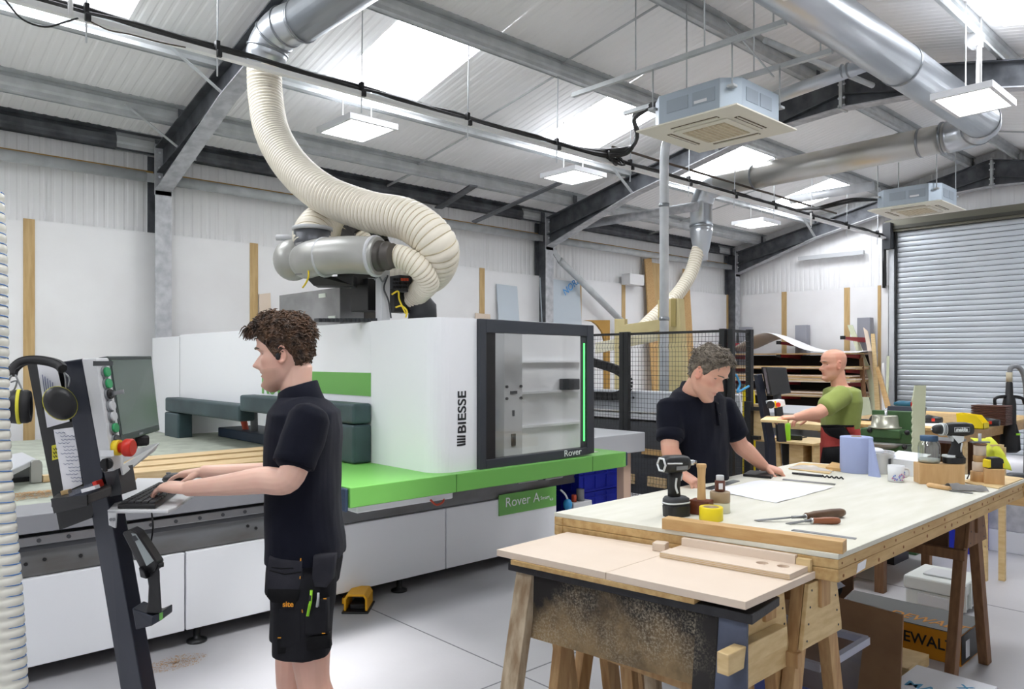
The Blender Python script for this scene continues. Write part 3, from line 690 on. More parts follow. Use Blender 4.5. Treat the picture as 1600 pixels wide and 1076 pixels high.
mat('bed_grey', (186,188,192), .5); MB().box((-1.6,YM-.03,.755),(2.05,YM+.30,.845)).build('bed_side', mat('bed_side_grey', (142,143,147), .5), ro, .004)
MB().box((-.2,YM+.25,.80),(5.2,8.35,.842)).build('bed_top', 'spoil', ro)
MB().box((1.95,YM+.35,.842),(4.4,8.0,.862)).build('spoilboard', 'spoil', ro, .002)
for x in (.25,1.62,3.0,4.2):
    MB().lathe((x,YM+.06,0), [(.055,0),(.055,.012),(.03,.02),(.018,.03),(.018,.12)], seg=18).build('levelling_foot', 'black', ro)
for x, z in ((.78,.60),(.86,.61),(1.02,.60),(1.9,.62),(1.95,.60)):
    MB().cyl((x,YM+.012,z),(x,YM+.022,z),.009,8).build('cap_screw', 'black', ro)
# green apron with dark end block
x1 = 4.37
MB().prism([(2.08,3.483,.822),(2.08,3.483,.93),(2.08,YM+.35,.93),(2.08,YM+.35,.822)], (x1-2.08,0,0)).build('apron', 'mach_green', ro, .004)
MB().box((2.06,3.50,.80),(2.079,YM+.2,.925)).build('apron_end', 'mach_blue', ro, .008)
MB().box((x1,3.49,.825),(x1+.03,4.4,.925)).build('apron_end', 'mach_blue', ro, .008)
for x in (2.79,4.0):
    MB().box((x-.002,3.4815,.824),(x+.002,3.4828,.928)).build('apron_seam', mat('green_seam', (60,110,44), .5), ro)
MB().prism([(2.35,3.60,.815),(2.35,4.34,.815),(2.35,4.34,.66),(2.35,4.12,.70)], (1.95,0,0)).build('under_cover', 'mach_white', ro)
MB().box((2.30,3.78,.72),(3.0,4.0,.82)).build('cable_duct', 'mach_white', ro, .008)
MB().box((2.78,3.80,.72),(2.9,3.95,.765)).build('socket', 'black', ro)
MB().tube(spline([V((2.82,3.78,.735)),V((2.86,3.77,.70)),V((2.92,3.78,.71)),V((2.93,3.79,.74))],5), .007, 6).build('loose_wire', 'red_hose', ro)
MB().box((3.95,4.18,.66),(4.16,4.30,.70)).build('end_stop', 'rail_steel', ro, .004); MB().box((4.22,4.16,.66),(4.42,4.30,.71)).build('end_stop', 'rail_steel', ro, .004)
pl = MB().box((3.87,YM-.008,.405),(4.50,YM-.0005,.565)).build('name_plate', 'mach_green', ro)
text_mesh('Rover A', .105, 'letter_white', 'lettering', pl, (3.93,YM-.010,.465), (1,0,0), (0,0,1), 0, .0008, 1.05)
text_mesh('Smart', .04, 'letter_white', 'lettering', pl, (4.315,YM-.010,.475), (1,0,0), (0,0,1), 0, .0008, 1.1)
text_mesh('4.0', .028, 'letter_white', 'lettering', pl, (4.42,YM-.010,.455), (1,0,0), (0,0,1), 0, .0008, 1.2)
# gantry cover: rounded white shell with the tunnel through it
def gz(y, near, far): return lerp(near, far, (y-3.548)/(8.544-3.548))
GT = lambda y: gz(y, 1.852, 1.825)
TH = lambda y: 1.185+(y-4.23)*-.0
rr = .12
gp = [(3.548+rr,0)]
shell = MB()
ys = [3.548, 4.24]
def shellpart(y0, y1, z0, z1, name, xd=.33):
    MB().box((XN,y0,z0),(XN+xd,y1,z1)).build(name, 'mach_white', ro, .004)
arc = [(XN+rr-rr*math.cos(a), YN+rr-rr*math.sin(a)) for a in [math.pi/2*i/8 for i in range(9)]]
foot = [(XN,4.25)]+arc+[(3.0,YN),(3.0,4.25)]
MB().prism([(x,y,.93) for x,y in foot], (0,0,1.852-.93)).build('gantry_cover', 'mach_white', ro)
MB().box((XN,4.2505,1.17),(3.35,7.72,1.848)).build('gantry_bridge', 'mach_white', ro, .004)
MB().box((XN,7.7205,.842),(3.6,8.544,1.835)).build('gantry_leg', 'mach_white', ro, .01)
MB().box((XN+.002,7.72,.85),(XN-.001,7.724,1.83)).build('panel_seam', 'mid_grey', ro)
for (y0,y1,z0,z1,lab) in ((4.234,5.98,1.187,1.318,'b'),(5.99,7.726,1.10,1.235,'b'),(4.234,4.53,.932,1.182,'v'),(7.37,7.743,.845,1.095,'v')):
    MB().box((XN-.14,y0,z0 if lab == 'v' else z0-.0),(XN-.002,y1,z1)).build('bumper', 'bumper', ro, .018, bseg=3)
bnd = MB().box((XN-.004,4.249,1.362),(XN-.0005,5.234,1.515)).build('green_band', 'mach_green', ro)
text_mesh('Rover', .235, 'mach_green', 'lettering', ro, (XN-.003,5.875,1.335), (0,-1,0), (0,0,1), .006, .001, .95)
# inside the tunnel
MB().box((3.30,4.6,.862),(3.34,5.2,1.17)).build('brush_curtain', 'box_dark', ro)
MB().prism([(3.3,5.35,.862),(3.3,6.1,.862),(3.3,6.35,1.17),(3.3,5.6,1.17)], (.02,0,0)).build('dust_flap', 'bed_grey', ro)
MB().tube([V((3.0,7.05,1.17)),V((3.0,6.92,1.0)),V((3.0,6.85,.862))], .03, 8).build('power_hose', 'red_hose', ro)
MB().tube([V((3.0,6.72,1.17)),V((3.0,6.70,.862))], .035, 8).build('power_hose', 'mid_grey', ro)
MB().box((2.9,4.6,.862),(3.3,7.3,.95)).build('tool_rest', 'mach_blue', ro, .01)
# "BIESSE" mark on the near face
mk = thing('_','x','x'); bpy.data.objects.remove(mk)
text_mesh('BIESSE', .088, 'letter_black', 'lettering', ro, (2.912,YN-.002,1.155), (0,0,1), (-1,0,0), .0014, .0008, 1.08)
for i in range(4):
    a = i*.018
    MB().prism([(2.845,YN-.002,1.083+a),(2.845,YN-.002,1.093+a),(2.910,YN-.002,1.098+a*.85),(2.910,YN-.002,1.085+a*.85)], (0,.0015,0)).build('mark_stripe', 'letter_black', ro)
# glazed door cabin
dz0, dz1, xa, xb = .905, 1.852, 3.003, 4.06
for nm, pts in (('door_stile',[(xa,dz0),(xa+.05,dz0),(xa+.05,dz1),(xa,dz1)]),('door_stile',[(3.985,.94),(xb,.945),(xb-.006,dz1-.008),(3.985,dz1-.008)]),
                ('door_rail',[(xa+.05,1.768),(3.985,1.765),(3.985,dz1-.008),(xa+.05,dz1)]),('door_rail',[(xa+.05,dz0),(3.985,.94),(3.985,.99),(xa+.05,.985)])):
    MB().prism([(x,YN-.03,z) for x,z in pts], (0,.055,0)).build(nm, 'mach_slate', ro, .004)
MB().box((3.054,YN-.02,.985),(3.135,YN-.014,1.768)).build('door_band', 'black', ro); MB().box((3.93,YN-.02,.985),(3.985,YN-.014,1.766)).build('door_band', 'dark_grey', ro)
MB().box((3.135,YN-.018,.985),(3.93,YN-.013,1.767)).build('door_pane', 'door_glass', ro)
MB().box((3.955,YN-.026,1.035),(3.963,YN-.020,1.715)).build('status_strip', 'led_green', ro)
text_mesh('Rover', .062, 'letter_white', 'lettering', ro, (3.745,YN-.032,.945), (1,0,.02), (0,0,1), 0, .0008, 1.15)
ip = mat('cabin_grey', (240,241,243), .5, 0, (228,229,232), 1.5)
MB().box((3.0,3.88,.93),(4.42,3.90,1.83)).build('cabin_back', ip, ro)
for z in (1.12,1.36,1.58): MB().box((3.60,3.845,z),(4.30,3.8795,z+.016)).build('cabin_ledge', 'cabin_grey', ro)
MB().box((3.02,3.60,.932),(4.2,3.879,.936)).build('cabin_floor', mat('cabin_floor', (206,214,196), .6), ro)
MB().box((3.41,3.75,.94),(3.58,3.84,1.80)).build('tool_column', 'light_grey', ro, .005)
for z in (1.42,1.34): 
    for x in (3.43,3.56): MB().cyl((x,3.749,z),(x,3.738,z),.010,10).build('cap_screw', 'black', ro)
MB().box((3.465,3.742,1.37),(3.525,3.7495,1.39)).build('column_slot', 'black', ro); MB().box((3.475,3.742,1.02),(3.51,3.7495,1.10)).build('column_slot', 'dark_grey', ro); MB().box((3.485,3.742,1.22),(3.50,3.7495,1.26)).build('column_slot', 'dark_grey', ro)
MB().box((4.08,3.78,1.38),(4.2,3.8795,1.46)).build('sensor_box', 'dark_grey', ro, .006)
# bed extension at the far right
MB().box((4.6,4.148,.785),(5.474,4.95,.955)).build('bed_extension', mat('ext_grey', (172,174,178), .45), ro, .006)
MB().box((5.30,4.25,0),(5.40,4.33,.785)).build('extension_leg', mat('leg_wood', (196,168,148), .6), ro, .003)
MB().box((4.4,4.6,.5),(5.6,7.9,.842)).build('bed_tail', 'mach_steel', ro)
# drive unit on top of the gantry
t0 = 1.849
MB().box((2.78,4.80,t0),(3.0,5.75,t0+.27)).build('drive_box', 'box_steel', ro, .004)
MB().box((2.98,4.795,t0+.0),(3.20,4.81,t0+.265)).build('drive_box_side', 'box_dark', ro, .002)
MB().box((2.999,4.81,t0),(3.20,5.7,t0+.265)).build('drive_box_rear', 'box_dark', ro)
for y, z in ((4.86,.06),(5.0,.23)): MB().box((2.776,y,t0+z-.02),(2.7795,y+.1,t0+z+.01)).build('sticker', mat('sticker_white', (214,222,210), .5), ro)
MB().box((3.02,4.792,t0+.22),(3.1,4.7955,t0+.25)).build('sticker', 'sticker_white', ro)
c = P(497,402,D=5.05); d = P(592,400,D=4.85)
MB().tube(spline([P(478,408,D=5.2),c,P(545,398,D=4.92),d],6), .122, 28).build('silver_elbow', 'motor_grey', ro)
for f_ in (.12,.95):
    q = c.lerp(d, f_); ax = (d-c).normalized(); MB().lathe(q-ax*.012, [(.124,0),(.134,.004),(.134,.02),(.124,.024)], ax, 28).build('clamp_ring', 'light_grey', ro)
ax = (d-c).normalized()
MB().lathe(d, [(.10,-.02),(.10,.02),(.085,.03),(.085,.05),(.092,.055),(.092,.07),(.08,.08),(.08,.11)], ax, 26).build('hose_collar', 'box_dark', ro)
MB().ball(P(458,406,D=5.42), (.14,.14,.15), 20, 14).build('manifold_body', 'motor_grey', ro)
q = P(488,372,D=5.4); MB().cyl(q-V((0,0,.12)), q+V((0,0,.06)), .13, 26).build('manifold_neck', mat('manifold_dark', (96,98,102), .4, .5), ro)
MB().lathe(q+V((0,0,.05)), [(.13,0),(.142,.005),(.142,.025),(.13,.03)], (0,0,1), 26).build('clamp_ring', 'light_grey', ro)
a = P(468,404,D=5.12); MB().cbox(a, (.02,.09,.22)).build('side_plate', 'box_steel', ro, .004); MB().cbox(a+V((.05,-.03,0)), (.09,.05,.21)).build('side_bracket', 'black', ro, .004)
MB().tube([P(432,371,D=5.4),P(450,371,D=5.4),P(462,376,D=5.4)], .022, 10).build('hook_handle', 'light_grey', ro)
MB().prism([P(470,425,D=5.2),P(520,432,D=5.1),P(552,430,D=5.0),P(552,446,D=5.0),P(490,446,D=5.2)], (.1,.12,0)).build('cradle', 'black', ro)
MB().tube(spline([P(482,420,D=5.0),P(482,432,D=4.98),P(478,442,D=5.0),P(473,449,D=5.05)],5), .006, 6).build('earth_wire', 'yellow_sign', ro)
# curved cable chain on top
arcp = spline([P(543,372,D=5.25),P(548,357,D=5.25),P(565,348,D=5.2),P(583,355,D=5.15),P(596,375,D=5.1),P(598,385,D=5.1)], 8)
for i in range(0, len(arcp)-3, 2):
    MB().bar(arcp[i], arcp[i+2], .09, .05, FW+(0,)).build('chain_link', mat('chain_dark', (58,54,50), .6), ro)
# valves, column and motor
MB().cbox(P(579,462,D=5.3), (.18,.22,.22)).build('black_housing', 'black', ro, .004); MB().cbox(P(562,436,D=5.3), (.24,.2,.10)).build('black_housing', 'black', ro, .004)
a = P(598,497,D=5.0); MB().box((a.x-.035,a.y-.035,t0-.02),(a.x+.035,a.y+.035,t0+.34)).build('aluminium_post', 'light_grey', ro, .005)
MB().cbox(P(626,444,D=5.1), (.10,.12,.11)).build('valve_block', 'dark_grey', ro, .003)
for i in range(6):
    for j in range(3):
        MB().cbox(P(615.5+i*4.2,436.5+j*6,D=5.0), (.012,.012,.018)).build('valve_lamp', 'red_hose' if j == 0 and i > 2 else 'black', ro)
MB().cbox(P(622,470,D=5.15), (.14,.12,.16)).build('terminal_box', 'black', ro, .004)
MB().tube([P(660,498,D=5.2),P(660,482,D=5.2),P(652,470,D=5.2),P(630,470,D=5.2)], [.1,.1,.1,.06], 16).build('spindle_motor', 'dark_grey', ro)
MB().cyl(P(648,459,D=5.1), P(665,459,D=5.1), .028, 16).build('filter_bowl', 'light_grey', ro)
for k, pp in enumerate((((606,430),(600,450),(607,470),(611,497)),((612,460),(622,455),(624,468),(634,490)),((585,437),(592,432),(598,440),(603,433)),((618,480),(628,478),(636,486),(634,496)))):
    MB().tube(spline([P(x,y,D=4.95) for x,y in pp],6), .006, 6).build('air_line', ('dark_grey','yellow_sign','mid_grey','yellow_sign')[k], ro)
lk = None
for i in range(14):
    q = P(498+i*6.6,504-i*.35,D=5.0)
    MB().cbox((q.x,q.y,t0+.012), (.035,.06,.024)).build('chain_link', 'dark_grey', ro)
# timber on the bed
for k, (y, x0, x1_, z0, h, w, lab) in enumerate(((4.74,1.36,3.3,.905,.05,.20,'pale planed board at the front of the stack on the router bed'),(4.98,1.42,3.3,.905,.055,.20,'pale board in the middle on the router bed'),(5.22,1.5,3.3,.905,.06,.18,'pale board at the back on the router bed'))):
    MB().box((x0,y-w/2,z0),(x1_,y+w/2,z0+h)).build('timber_board', 'pine', loc=(x0,y,z0), bevel=.003, label=lab, cat='board', group='boards on the router bed')
for (px,py,lab) in ((226,752,'small wooden block under the front board on the router bed'),(192,738,'small wooden block near the console post on the router bed')):
    q = P(px,py,Z=.87); MB().cbox((q.x,q.y,.8745), (.06,.09,.058)).build('spacer_block', 'pine', loc=(q.x,q.y,.845), label=lab, cat='block', bevel=.003, group='blocks on the router bed')
q = P(212,748,Z=.87); MB().lathe((q.x,q.y,.843), [(.045,0),(.045,.015),(.025,.02),(.025,.06),(.03,.065),(.03,.075)], seg=18).build('clamp_pod', 'rail_steel', loc=(q.x,q.y,.843), label='round steel clamping pod on the router bed beside the console', cat='clamp')
# left end of the bed: plate, vacuum pod, bracket, sawdust
q = [P(0,706,Z=1.02),P(52,712,Z=1.02),P(56,716,Z=1.02),P(0,735,Z=1.02)]
q = [P(-20,716,Z=.98),P(35,706,Z=.98),P(56,716,Z=.98),P(10,738,Z=.98)]
MB().prism(q, (0,0,-.035)).build('white_plate', 'bed_grey', loc=q[0], label='pale plate resting above the left end of the router bed', cat='plate', bevel=.006)
q = P(20,745,Z=.86); vb = thing('vacuum_pod', 'dark pod under the pale plate at the left end of the bed', 'pod', (q.x,q.y,.845)); MB().box((q.x-.14,q.y-.12,.845),(q.x+.14,q.y+.12,.945)).build('body', 'mid_grey', vb, .006); MB().box((q.x-.10,q.y-.14,.842),(q.x+.18,q.y-.121,.87)).build('rail', 'black', vb)
q = P(57,745,Z=.88); bk = thing('steel_bracket', 'upright steel bracket beside the sawdust on the bed', 'bracket', (q.x,q.y,.845)); MB().prism([(q.x-.03,q.y,.845),(q.x+.03,q.y,.845),(q.x+.03,q.y,.97),(q.x+.015,q.y,.985),(q.x-.015,q.y,.985),(q.x-.03,q.y,.97)], (0,.04,0)).build('plate', 'motor_grey', bk, .003); MB().box((q.x+.035,q.y-.01,.845),(q.x+.09,q.y+.05,.885)).build('wood_pad', 'pine', bk)
def pile(c, rx, ry, h, n, name, m, lab, cat, sz=.006):
    """a loose scatter of chips: real flakes heaped round a point"""
    mb = MB(); rnd = random.Random(n)
    for i in range(n):
        a = rnd.random()*6.28; r = rnd.random()**.7; x = c[0]+rx*r*math.cos(a); y = c[1]+ry*r*math.sin(a); z = c[2]+.001+h*max(0,1-r)**1.3*rnd.random()
        s = sz*(.4+rnd.random()); b = rnd.random()*6.28; e = .3*(rnd.random()-.5)
        mb.add([(x+s*math.cos(b),y+s*math.sin(b),z),(x+s*math.cos(b+2.1),y+s*math.sin(b+2.1),z+s*e),(x+s*math.cos(b+4.2),y+s*math.sin(b+4.2),z-s*e*.5+.001)], [(0,1,2)])
    return mb.build(name, m, kind='stuff', label=lab, cat=cat, loc=c)
q = P(50,772,Z=.85); pile((q.x,q.y,.845), .42, .14, .02, 2600, 'sawdust', 'sawdust', 'loose sawdust on the left end of the router bed', 'sawdust')
q = P(275,1035,Z=0); pile((q.x,q.y,0), .16, .10, .008, 700, 'sawdust', 'sawdust', 'small scatter of sawdust on the floor behind the console post', 'sawdust', .004)
# yellow foot pedal, stacked blue crates
q = P(560,950,Z=0); fp = thing('foot_pedal', 'yellow foot pedal on the floor in front of the router', 'pedal', (q.x,q.y,0), rz=-.75)
M_ = ROOT[fp]
pf = [(-.075,0),(-.075,.075),(-.055,.105),(.055,.105),(.075,.075),(.075,0),(.06,0),(.06,.07),(.048,.09),(-.048,.09),(-.06,.07),(-.06,0)]
MB(M_).prism([(x,-.09,z+.012) for x,z in pf], (0,.19,0)).build('hood', mat('pedal_yellow', (232,170,20), .45), fp, .004)
MB(M_).box((-.085,-.11,0),(.085,.12,.012)).build('base', 'black', fp, .003); MB(M_).box((-.045,-.05,.012),(.045,.09,.04)).build('treadle', 'black_rubber', fp, .006); MB(M_).box((-.11,.02,.02),(-.076,.09,.06)).build('ear', 'pedal_yellow', fp, .004)
mat('crate_blue', (34,50,190), .45)
def crate(x0,y0,z0,w,d,h,lab,m='crate_blue',group='blue crates'):
    t = thing('storage_crate', lab, 'crate', (x0+w/2,y0+d/2,z0), group=group)
    b = MB(); th = .008
    b.box((x0,y0,z0),(x0+w,y0+d,z0+th)); b.box((x0,y0,z0+th),(x0+w,y0+th,z0+h)); b.box((x0,y0+d-th,z0+th),(x0+w,y0+d,z0+h)); b.box((x0,y0+th,z0+th),(x0+th,y0+d-th,z0+h)); b.box((x0+w-th,y0+th,z0+th),(x0+w,y0+d-th,z0+h))
    b.build('walls', m, t)
    for z in (z0+h-.012, z0+h*.72, z0+.008): MB().box((x0-.008,y0-.008,z-.008),(x0+w+.008,y0-.0005,z+.008)).build('rib', m, t); 
    for z in (z0+h-.012, z0+h*.72): MB().box((x0-.008,y0,z-.008),(x0-.0005,y0+d,z+.008)).build('rib', m, t)
    for k in range(4): MB().box((x0+w*(.1+.25*k),y0-.007,z0+.02),(x0+w*(.1+.25*k)+.02,y0-.0005,z0+h-.02)).build('rib', m, t)
    for k in range(3): MB().box((x0-.007,y0+d*(.2+.3*k),z0+.02),(x0-.0005,y0+d*(.2+.3*k)+.02,z0+h-.02)).build('rib', m, t)
    return t
for k, z in enumerate((0,.205,.41)): crate(5.04,4.55,z,.62,.42,.20, ['lowest blue crate stacked beside the router','middle blue crate stacked beside the router','top blue crate stacked beside the router'][k])
for k, z in enumerate((0,.205,.41)): crate(4.70,5.05,z,.55,.42,.20, ['lowest blue crate in the rear stack behind the router end','middle blue crate in the rear stack behind the router end','top blue crate in the rear stack behind the router end'][k])
vt = thing('valve_fitting', 'grey pipe fitting with an orange cap and blue tap by the blue crates', 'valve', P(905,780,Y=4.40))
q = P(903,786,Y=4.40); MB().box((q.x-.11,q.y-.05,q.z-.06),(q.x+.13,q.y+.05,q.z+.02)).build('body', 'light_grey', vt, .008); MB().cyl(q+V((-.05,0,.02)), q+V((-.05,0,.08)), .022, 12).build('orange_cap', 'red_hose', vt); MB().cyl(q+V((.03,0,.02)), q+V((.03,0,.12)), .035, 14).build('pipe_stub', 'mid_grey', vt); MB().ball(P(887,788,Y=4.36), (.04,.04,.05)).build('blue_tap', mat('tap_blue', (44,140,196), .4), vt); MB().tube(spline([P(887,780,Y=4.36),P(883,772,Y=4.36),P(876,765,Y=4.36)],4), .008, 6).build('tube_end', 'white_paint', vt); MB().box((q.x-.09,q.y-.04,0),(q.x+.11,q.y+.04,q.z-.06)).build('stand', 'black', vt)
# ================================================================ CONTROL CONSOLE
R3 = V((RT[0],RT[1],0)); F3 = V((FW[0],FW[1],0)); U3 = V((0,0,1))
mat('navy_steel', (40,44,56), .38, .2); mat('console_grey', (206,207,208), .4); mat('black_gloss', (16,17,18), .12, coat=.5); mat('paper', (238,238,242), .7); mat('screen', (84,98,92), .18, 0, (70,92,74), .8)
mat('monitor_shell', (44,54,54), .4); mat('btn_green', (40,150,90), .35); mat('estop_red', (206,44,28), .35); mat('estop_yellow', (236,204,40), .5); mat('ink_blue', (90,100,140), .7); mat('label_yellow', (222,214,60), .6)
DC = 2.62
cn = thing('control_console', 'dark leaning control console with a monitor, buttons and a keyboard shelf', 'console', P(245,1076,D=DC)-V((0,0,.5)))
# leaning post: square tube whose arris faces the camera
def pc(px, py, D=DC): return P(px, py, D=D)
def postsec(l, m, r, y): return [pc(l,y,DC+.05), pc(m,y,DC-.02), pc(r,y,DC+.04), pc((l+r)/2,y,DC+.11)]
b0 = postsec(232,272,300,1318); b1 = postsec(188,222,245,1076); b2 = postsec(142,172,196,800); b3 = postsec(120,150,176,690)
MB().loft([b0,b1,b2,b3], smooth=False).build('post', 'navy_steel', cn, .004)
pb = pc(268,1318); MB().box((pb.x-.3,pb.y-.25,0),(pb.x+.3,pb.y+.25,.02)).build('base_plate', 'navy_steel', cn, .004)
# side panel (black), body, grey button box
MB().prism([pc(42,566,2.66),pc(97,565,2.66),pc(160,768,2.66),pc(143,809,2.66),pc(93,828,2.66)], F3*.012).build('side_panel', 'black_gloss', cn)
MB().prism([pc(95,565,2.60),pc(128,560,2.56),pc(161,745,2.56),pc(150,768,2.58),pc(132,768,2.60)], F3*.10).build('body', 'navy_steel', cn, .004)
gb = MB(); A = [pc(128,560,2.53),pc(149,559,2.49),pc(177,736,2.49),pc(160,738,2.53)]; Bk = [pc(130,560,2.64),pc(170,559,2.57),pc(194,728,2.57),pc(164,735,2.64)]
gb.add(A+Bk, [(0,1,2,3),(7,6,5,4),(0,4,5,1),(1,5,6,2),(2,6,7,3),(3,7,4,0)])
box_ = gb.build('button_box', 'console_grey', cn, .005)
nrm = ((A[2]-A[1]).cross(Bk[1]-A[1])).normalized()
if nrm.dot(R3) < 0: nrm = -nrm
def onface(t, u): # t down the face, u across (0 near .. 1 far)
    a = A[1].lerp(A[2], t); b = Bk[1].lerp(Bk[2], t); return a.lerp(b, u)
for k, (t, m) in enumerate(((.13,'btn_green'),(.235,'btn_green'),(.33,'black'),(.435,'light_grey'),(.53,'light_grey'),(.635,'btn_green'),(.745,'dark_grey'))):
    q = onface(t, .5)
    MB().cyl(q-nrm*.002, q+nrm*.006, .021, 18).build('button_bezel', 'mid_grey', cn); MB().cyl(q+nrm*.005, q+nrm*.014, .016, 18).build('push_button', m, cn)
q = onface(.33,.5); MB().bar(q+nrm*.012, q+nrm*.055+V((0,0,.002)), .004, .014).build('key', 'rail_steel', cn)
q = onface(.05,.5); MB().bar(q+nrm*.001-F3*.06, q+nrm*.001+F3*.06, .002, .016).build('maker_plate', 'dark_grey', cn)
es = pc(184,699,2.52); MB().cyl(es-R3*.012, es+R3*.008, .026, 24).build('stop_plate', 'estop_yellow', cn); MB().lathe(es+R3*.008, [(.018,0),(.018,.012),(.026,.014),(.030,.02),(.030,.038),(.024,.044)], R3, 24).build('stop_button', 'estop_red', cn)
sw = pc(168,724,2.49); MB().cyl(sw+F3*.002, sw-F3*.012, .019, 18).build('rotary_switch', 'black', cn); MB().bar(sw-F3*.016+V((0,0,.018)), sw-F3*.016-V((0,0,.024)), .012, .012, F3).build('switch_knob', 'black', cn); MB().prism([sw+V((0,0,.024))-R3*.022,sw+V((0,0,.024))+R3*.022,sw+V((0,0,.044))+R3*.02,sw+V((0,0,.044))-R3*.024], -F3*.003).build('switch_label', 'white_paint', cn)
MB().prism([pc(162,737,2.56),pc(184,732,2.54),pc(191,772,2.56),pc(172,776,2.56)], F3*.10).build('neck', 'dark_grey', cn)
# tray below the monitor
tq = [pc(190,716,2.56),pc(188,724,2.56),pc(214,716,2.9),pc(246,696,2.95)]
MB().prism([pc(186,722,2.56),pc(240,694,3.0),pc(246,692,3.0),pc(192,706,2.6)], (0,0,-.008)).build('monitor_shelf', 'console_grey', cn)
MB().prism([pc(187,728,2.55),pc(247,692,2.98),pc(240,704,2.98),pc(190,742,2.55)], R3*.006).build('shelf_lip', 'console_grey', cn)
# monitor
mt = [pc(169,556,2.60),pc(237,556,2.98),pc(250,672,2.98),pc(190,691,2.60)]
mn = ((mt[3]-mt[0]).cross(mt[1]-mt[0])).normalized()
if mn.dot(R3) < 0: mn = -mn
mo = MB().prism(mt, -mn*.035).build('monitor', 'monitor_shell', cn, .004)
def onm(u, v): return mt[0].lerp(mt[1],u).lerp(mt[3].lerp(mt[2],u), v)
MB().prism([onm(.035,.045)+mn*.0004,onm(.965,.045)+mn*.0004,onm(.965,.92)+mn*.0004,onm(.035,.92)+mn*.0004], mn*.0012).build('screen', 'screen', mo)
MB().bar(onm(.42,.965)+mn*.001, onm(.52,.965)+mn*.001, .002, .008).build('maker_mark', 'mid_grey', mo)
MB().bar(onm(.5,.96)-mn*.03, onm(.5,1.16)-mn*.05, .06, .03).build('monitor_foot', 'black', cn); MB().cbox(onm(.6,1.06)-mn*.02, (.05,.05,.04)).build('cable_clip', 'black', cn, .01)
# keyboard shelf
zs = 1.105
def ts(px, D): q = P(px, 562, D=D); q.z = zs; return q
sh = [ts(168,2.50),ts(262,2.50),ts(276,2.56),ts(332,3.12),ts(322,3.18),ts(214,3.18)]
MB().prism(sh, (0,0,-.012)).build('keyboard_shelf', 'console_grey', cn, .004)
MB().prism([ts(168,2.50),ts(182,2.50),ts(180,2.50)-V((0,0,.06)),ts(170,2.50)-V((0,0,.05))], F3*.008).build('shelf_bracket', 'console_grey', cn)
for px in (173,178): MB().cyl(ts(px,2.497)-V((0,0,.03)), ts(px,2.49)-V((0,0,.03)), .005, 8).build('screw', 'mid_grey', cn)
# pen tray on the left
MB().prism([pc(80,779,2.56),pc(136,773,2.48),pc(174,760,2.50),pc(172,752,2.62),pc(90,770,2.68)], (0,0,-.03)).build('pen_tray', mat('tray_dark', (52,48,46), .5), cn, .004)
MB().prism([pc(79,779,2.555),pc(84,802,2.555),pc(136,790,2.475),pc(136,773,2.475)], F3*.01).build('tray_front', 'black', cn)
# handheld pendant cradle on the post
pe = MB().prism([pc(206,950,2.52),pc(238,962,2.50),pc(253,955,2.50),pc(253,968,2.50),pc(236,978,2.50),pc(212,984,2.54)], F3*.08).build('pendant_cradle', 'navy_steel', cn, .004)
MB().prism([pc(249,958,2.494),pc(254,956,2.494),pc(254,967,2.494),pc(249,969,2.494)], F3*.004).build('green_tab', 'mach_green', cn)
hp_ = thing('handheld_pendant', 'black handheld remote pendant resting in its cradle on the console post', 'remote control', pc(240,950,2.5))
MB().prism([pc(190,832,2.50),pc(204,826,2.48),pc(214,832,2.47),pc(246,880,2.47),pc(243,892,2.48),pc(228,900,2.50),pc(222,896,2.50)], F3*.05).build('head', 'black', hp_, .006)
MB().prism([pc(205,833,2.468),pc(212,834,2.468),pc(240,876,2.468),pc(229,884,2.468)], F3*.002).build('display', mat('lcd', (150,158,158), .2), hp_)
MB().prism([pc(211,836,2.466),pc(216,843,2.466),pc(209,846,2.466),pc(205,838,2.466)], F3*.002).build('display_header', 'dark_grey', hp_)
MB().loft([[pc(229,896,2.50),pc(248,884,2.48),pc(250,890,2.52),pc(232,902,2.54)],[pc(232,915,2.50),pc(250,908,2.48),pc(250,910,2.53),pc(234,918,2.54)],[pc(231,940,2.50),pc(252,940,2.48),pc(252,942,2.53),pc(233,944,2.54)],[pc(228,956,2.50),pc(253,957,2.48),pc(253,959,2.53),pc(230,960,2.54)]], smooth=False).build('grip', 'black_rubber', hp_, .006)
MB().prism([pc(216,886,2.48),pc(225,893,2.47),pc(229,905,2.47),pc(219,902,2.49)], F3*.03).build('trigger', 'black', hp_, .004); MB().cyl(pc(251,879,2.49),pc(251,885,2.49),.010,12).build('jog_knob', 'black', hp_)
# things on and around the console
kbd = thing('keyboard', 'black computer keyboard on the grey console shelf', 'keyboard', ts(230,2.75))
k0, k1, k2, k3 = ts(183,2.515), ts(243,2.515), ts(291,2.93), ts(246,2.93)
MB().prism([p+V((0,0,.0005)) for p in (k0,k1,k2,k3)], (0,0,.016)).build('case', 'black', kbd, .004)
mat('keycap', (46,46,48), .5)
for i in range(14):
    for j in range(5):
        u0, u1 = (i+.12)/14.3+.02, (i+.9)/14.3+.02; v0, v1 = (j+.12)/5.4+.05, (j+.88)/5.4+.05
        q = [k0.lerp(k3,u0).lerp(k1.lerp(k2,u0),v0), k0.lerp(k3,u1).lerp(k1.lerp(k2,u1),v0), k0.lerp(k3,u1).lerp(k1.lerp(k2,u1),v1), k0.lerp(k3,u0).lerp(k1.lerp(k2,u0),v1)]
        MB().prism([p+V((0,0,.0165)) for p in q], (0,0,.007)).build('key', 'keycap', kbd)
ms = thing('mouse', 'black computer mouse on a pale mat under the right hand', 'mouse', ts(277,3.06))
q = ts(277,3.06); m_ = Matrix.Rotation(math.atan2(-RT[1],-RT[0]), 3, 'Z')
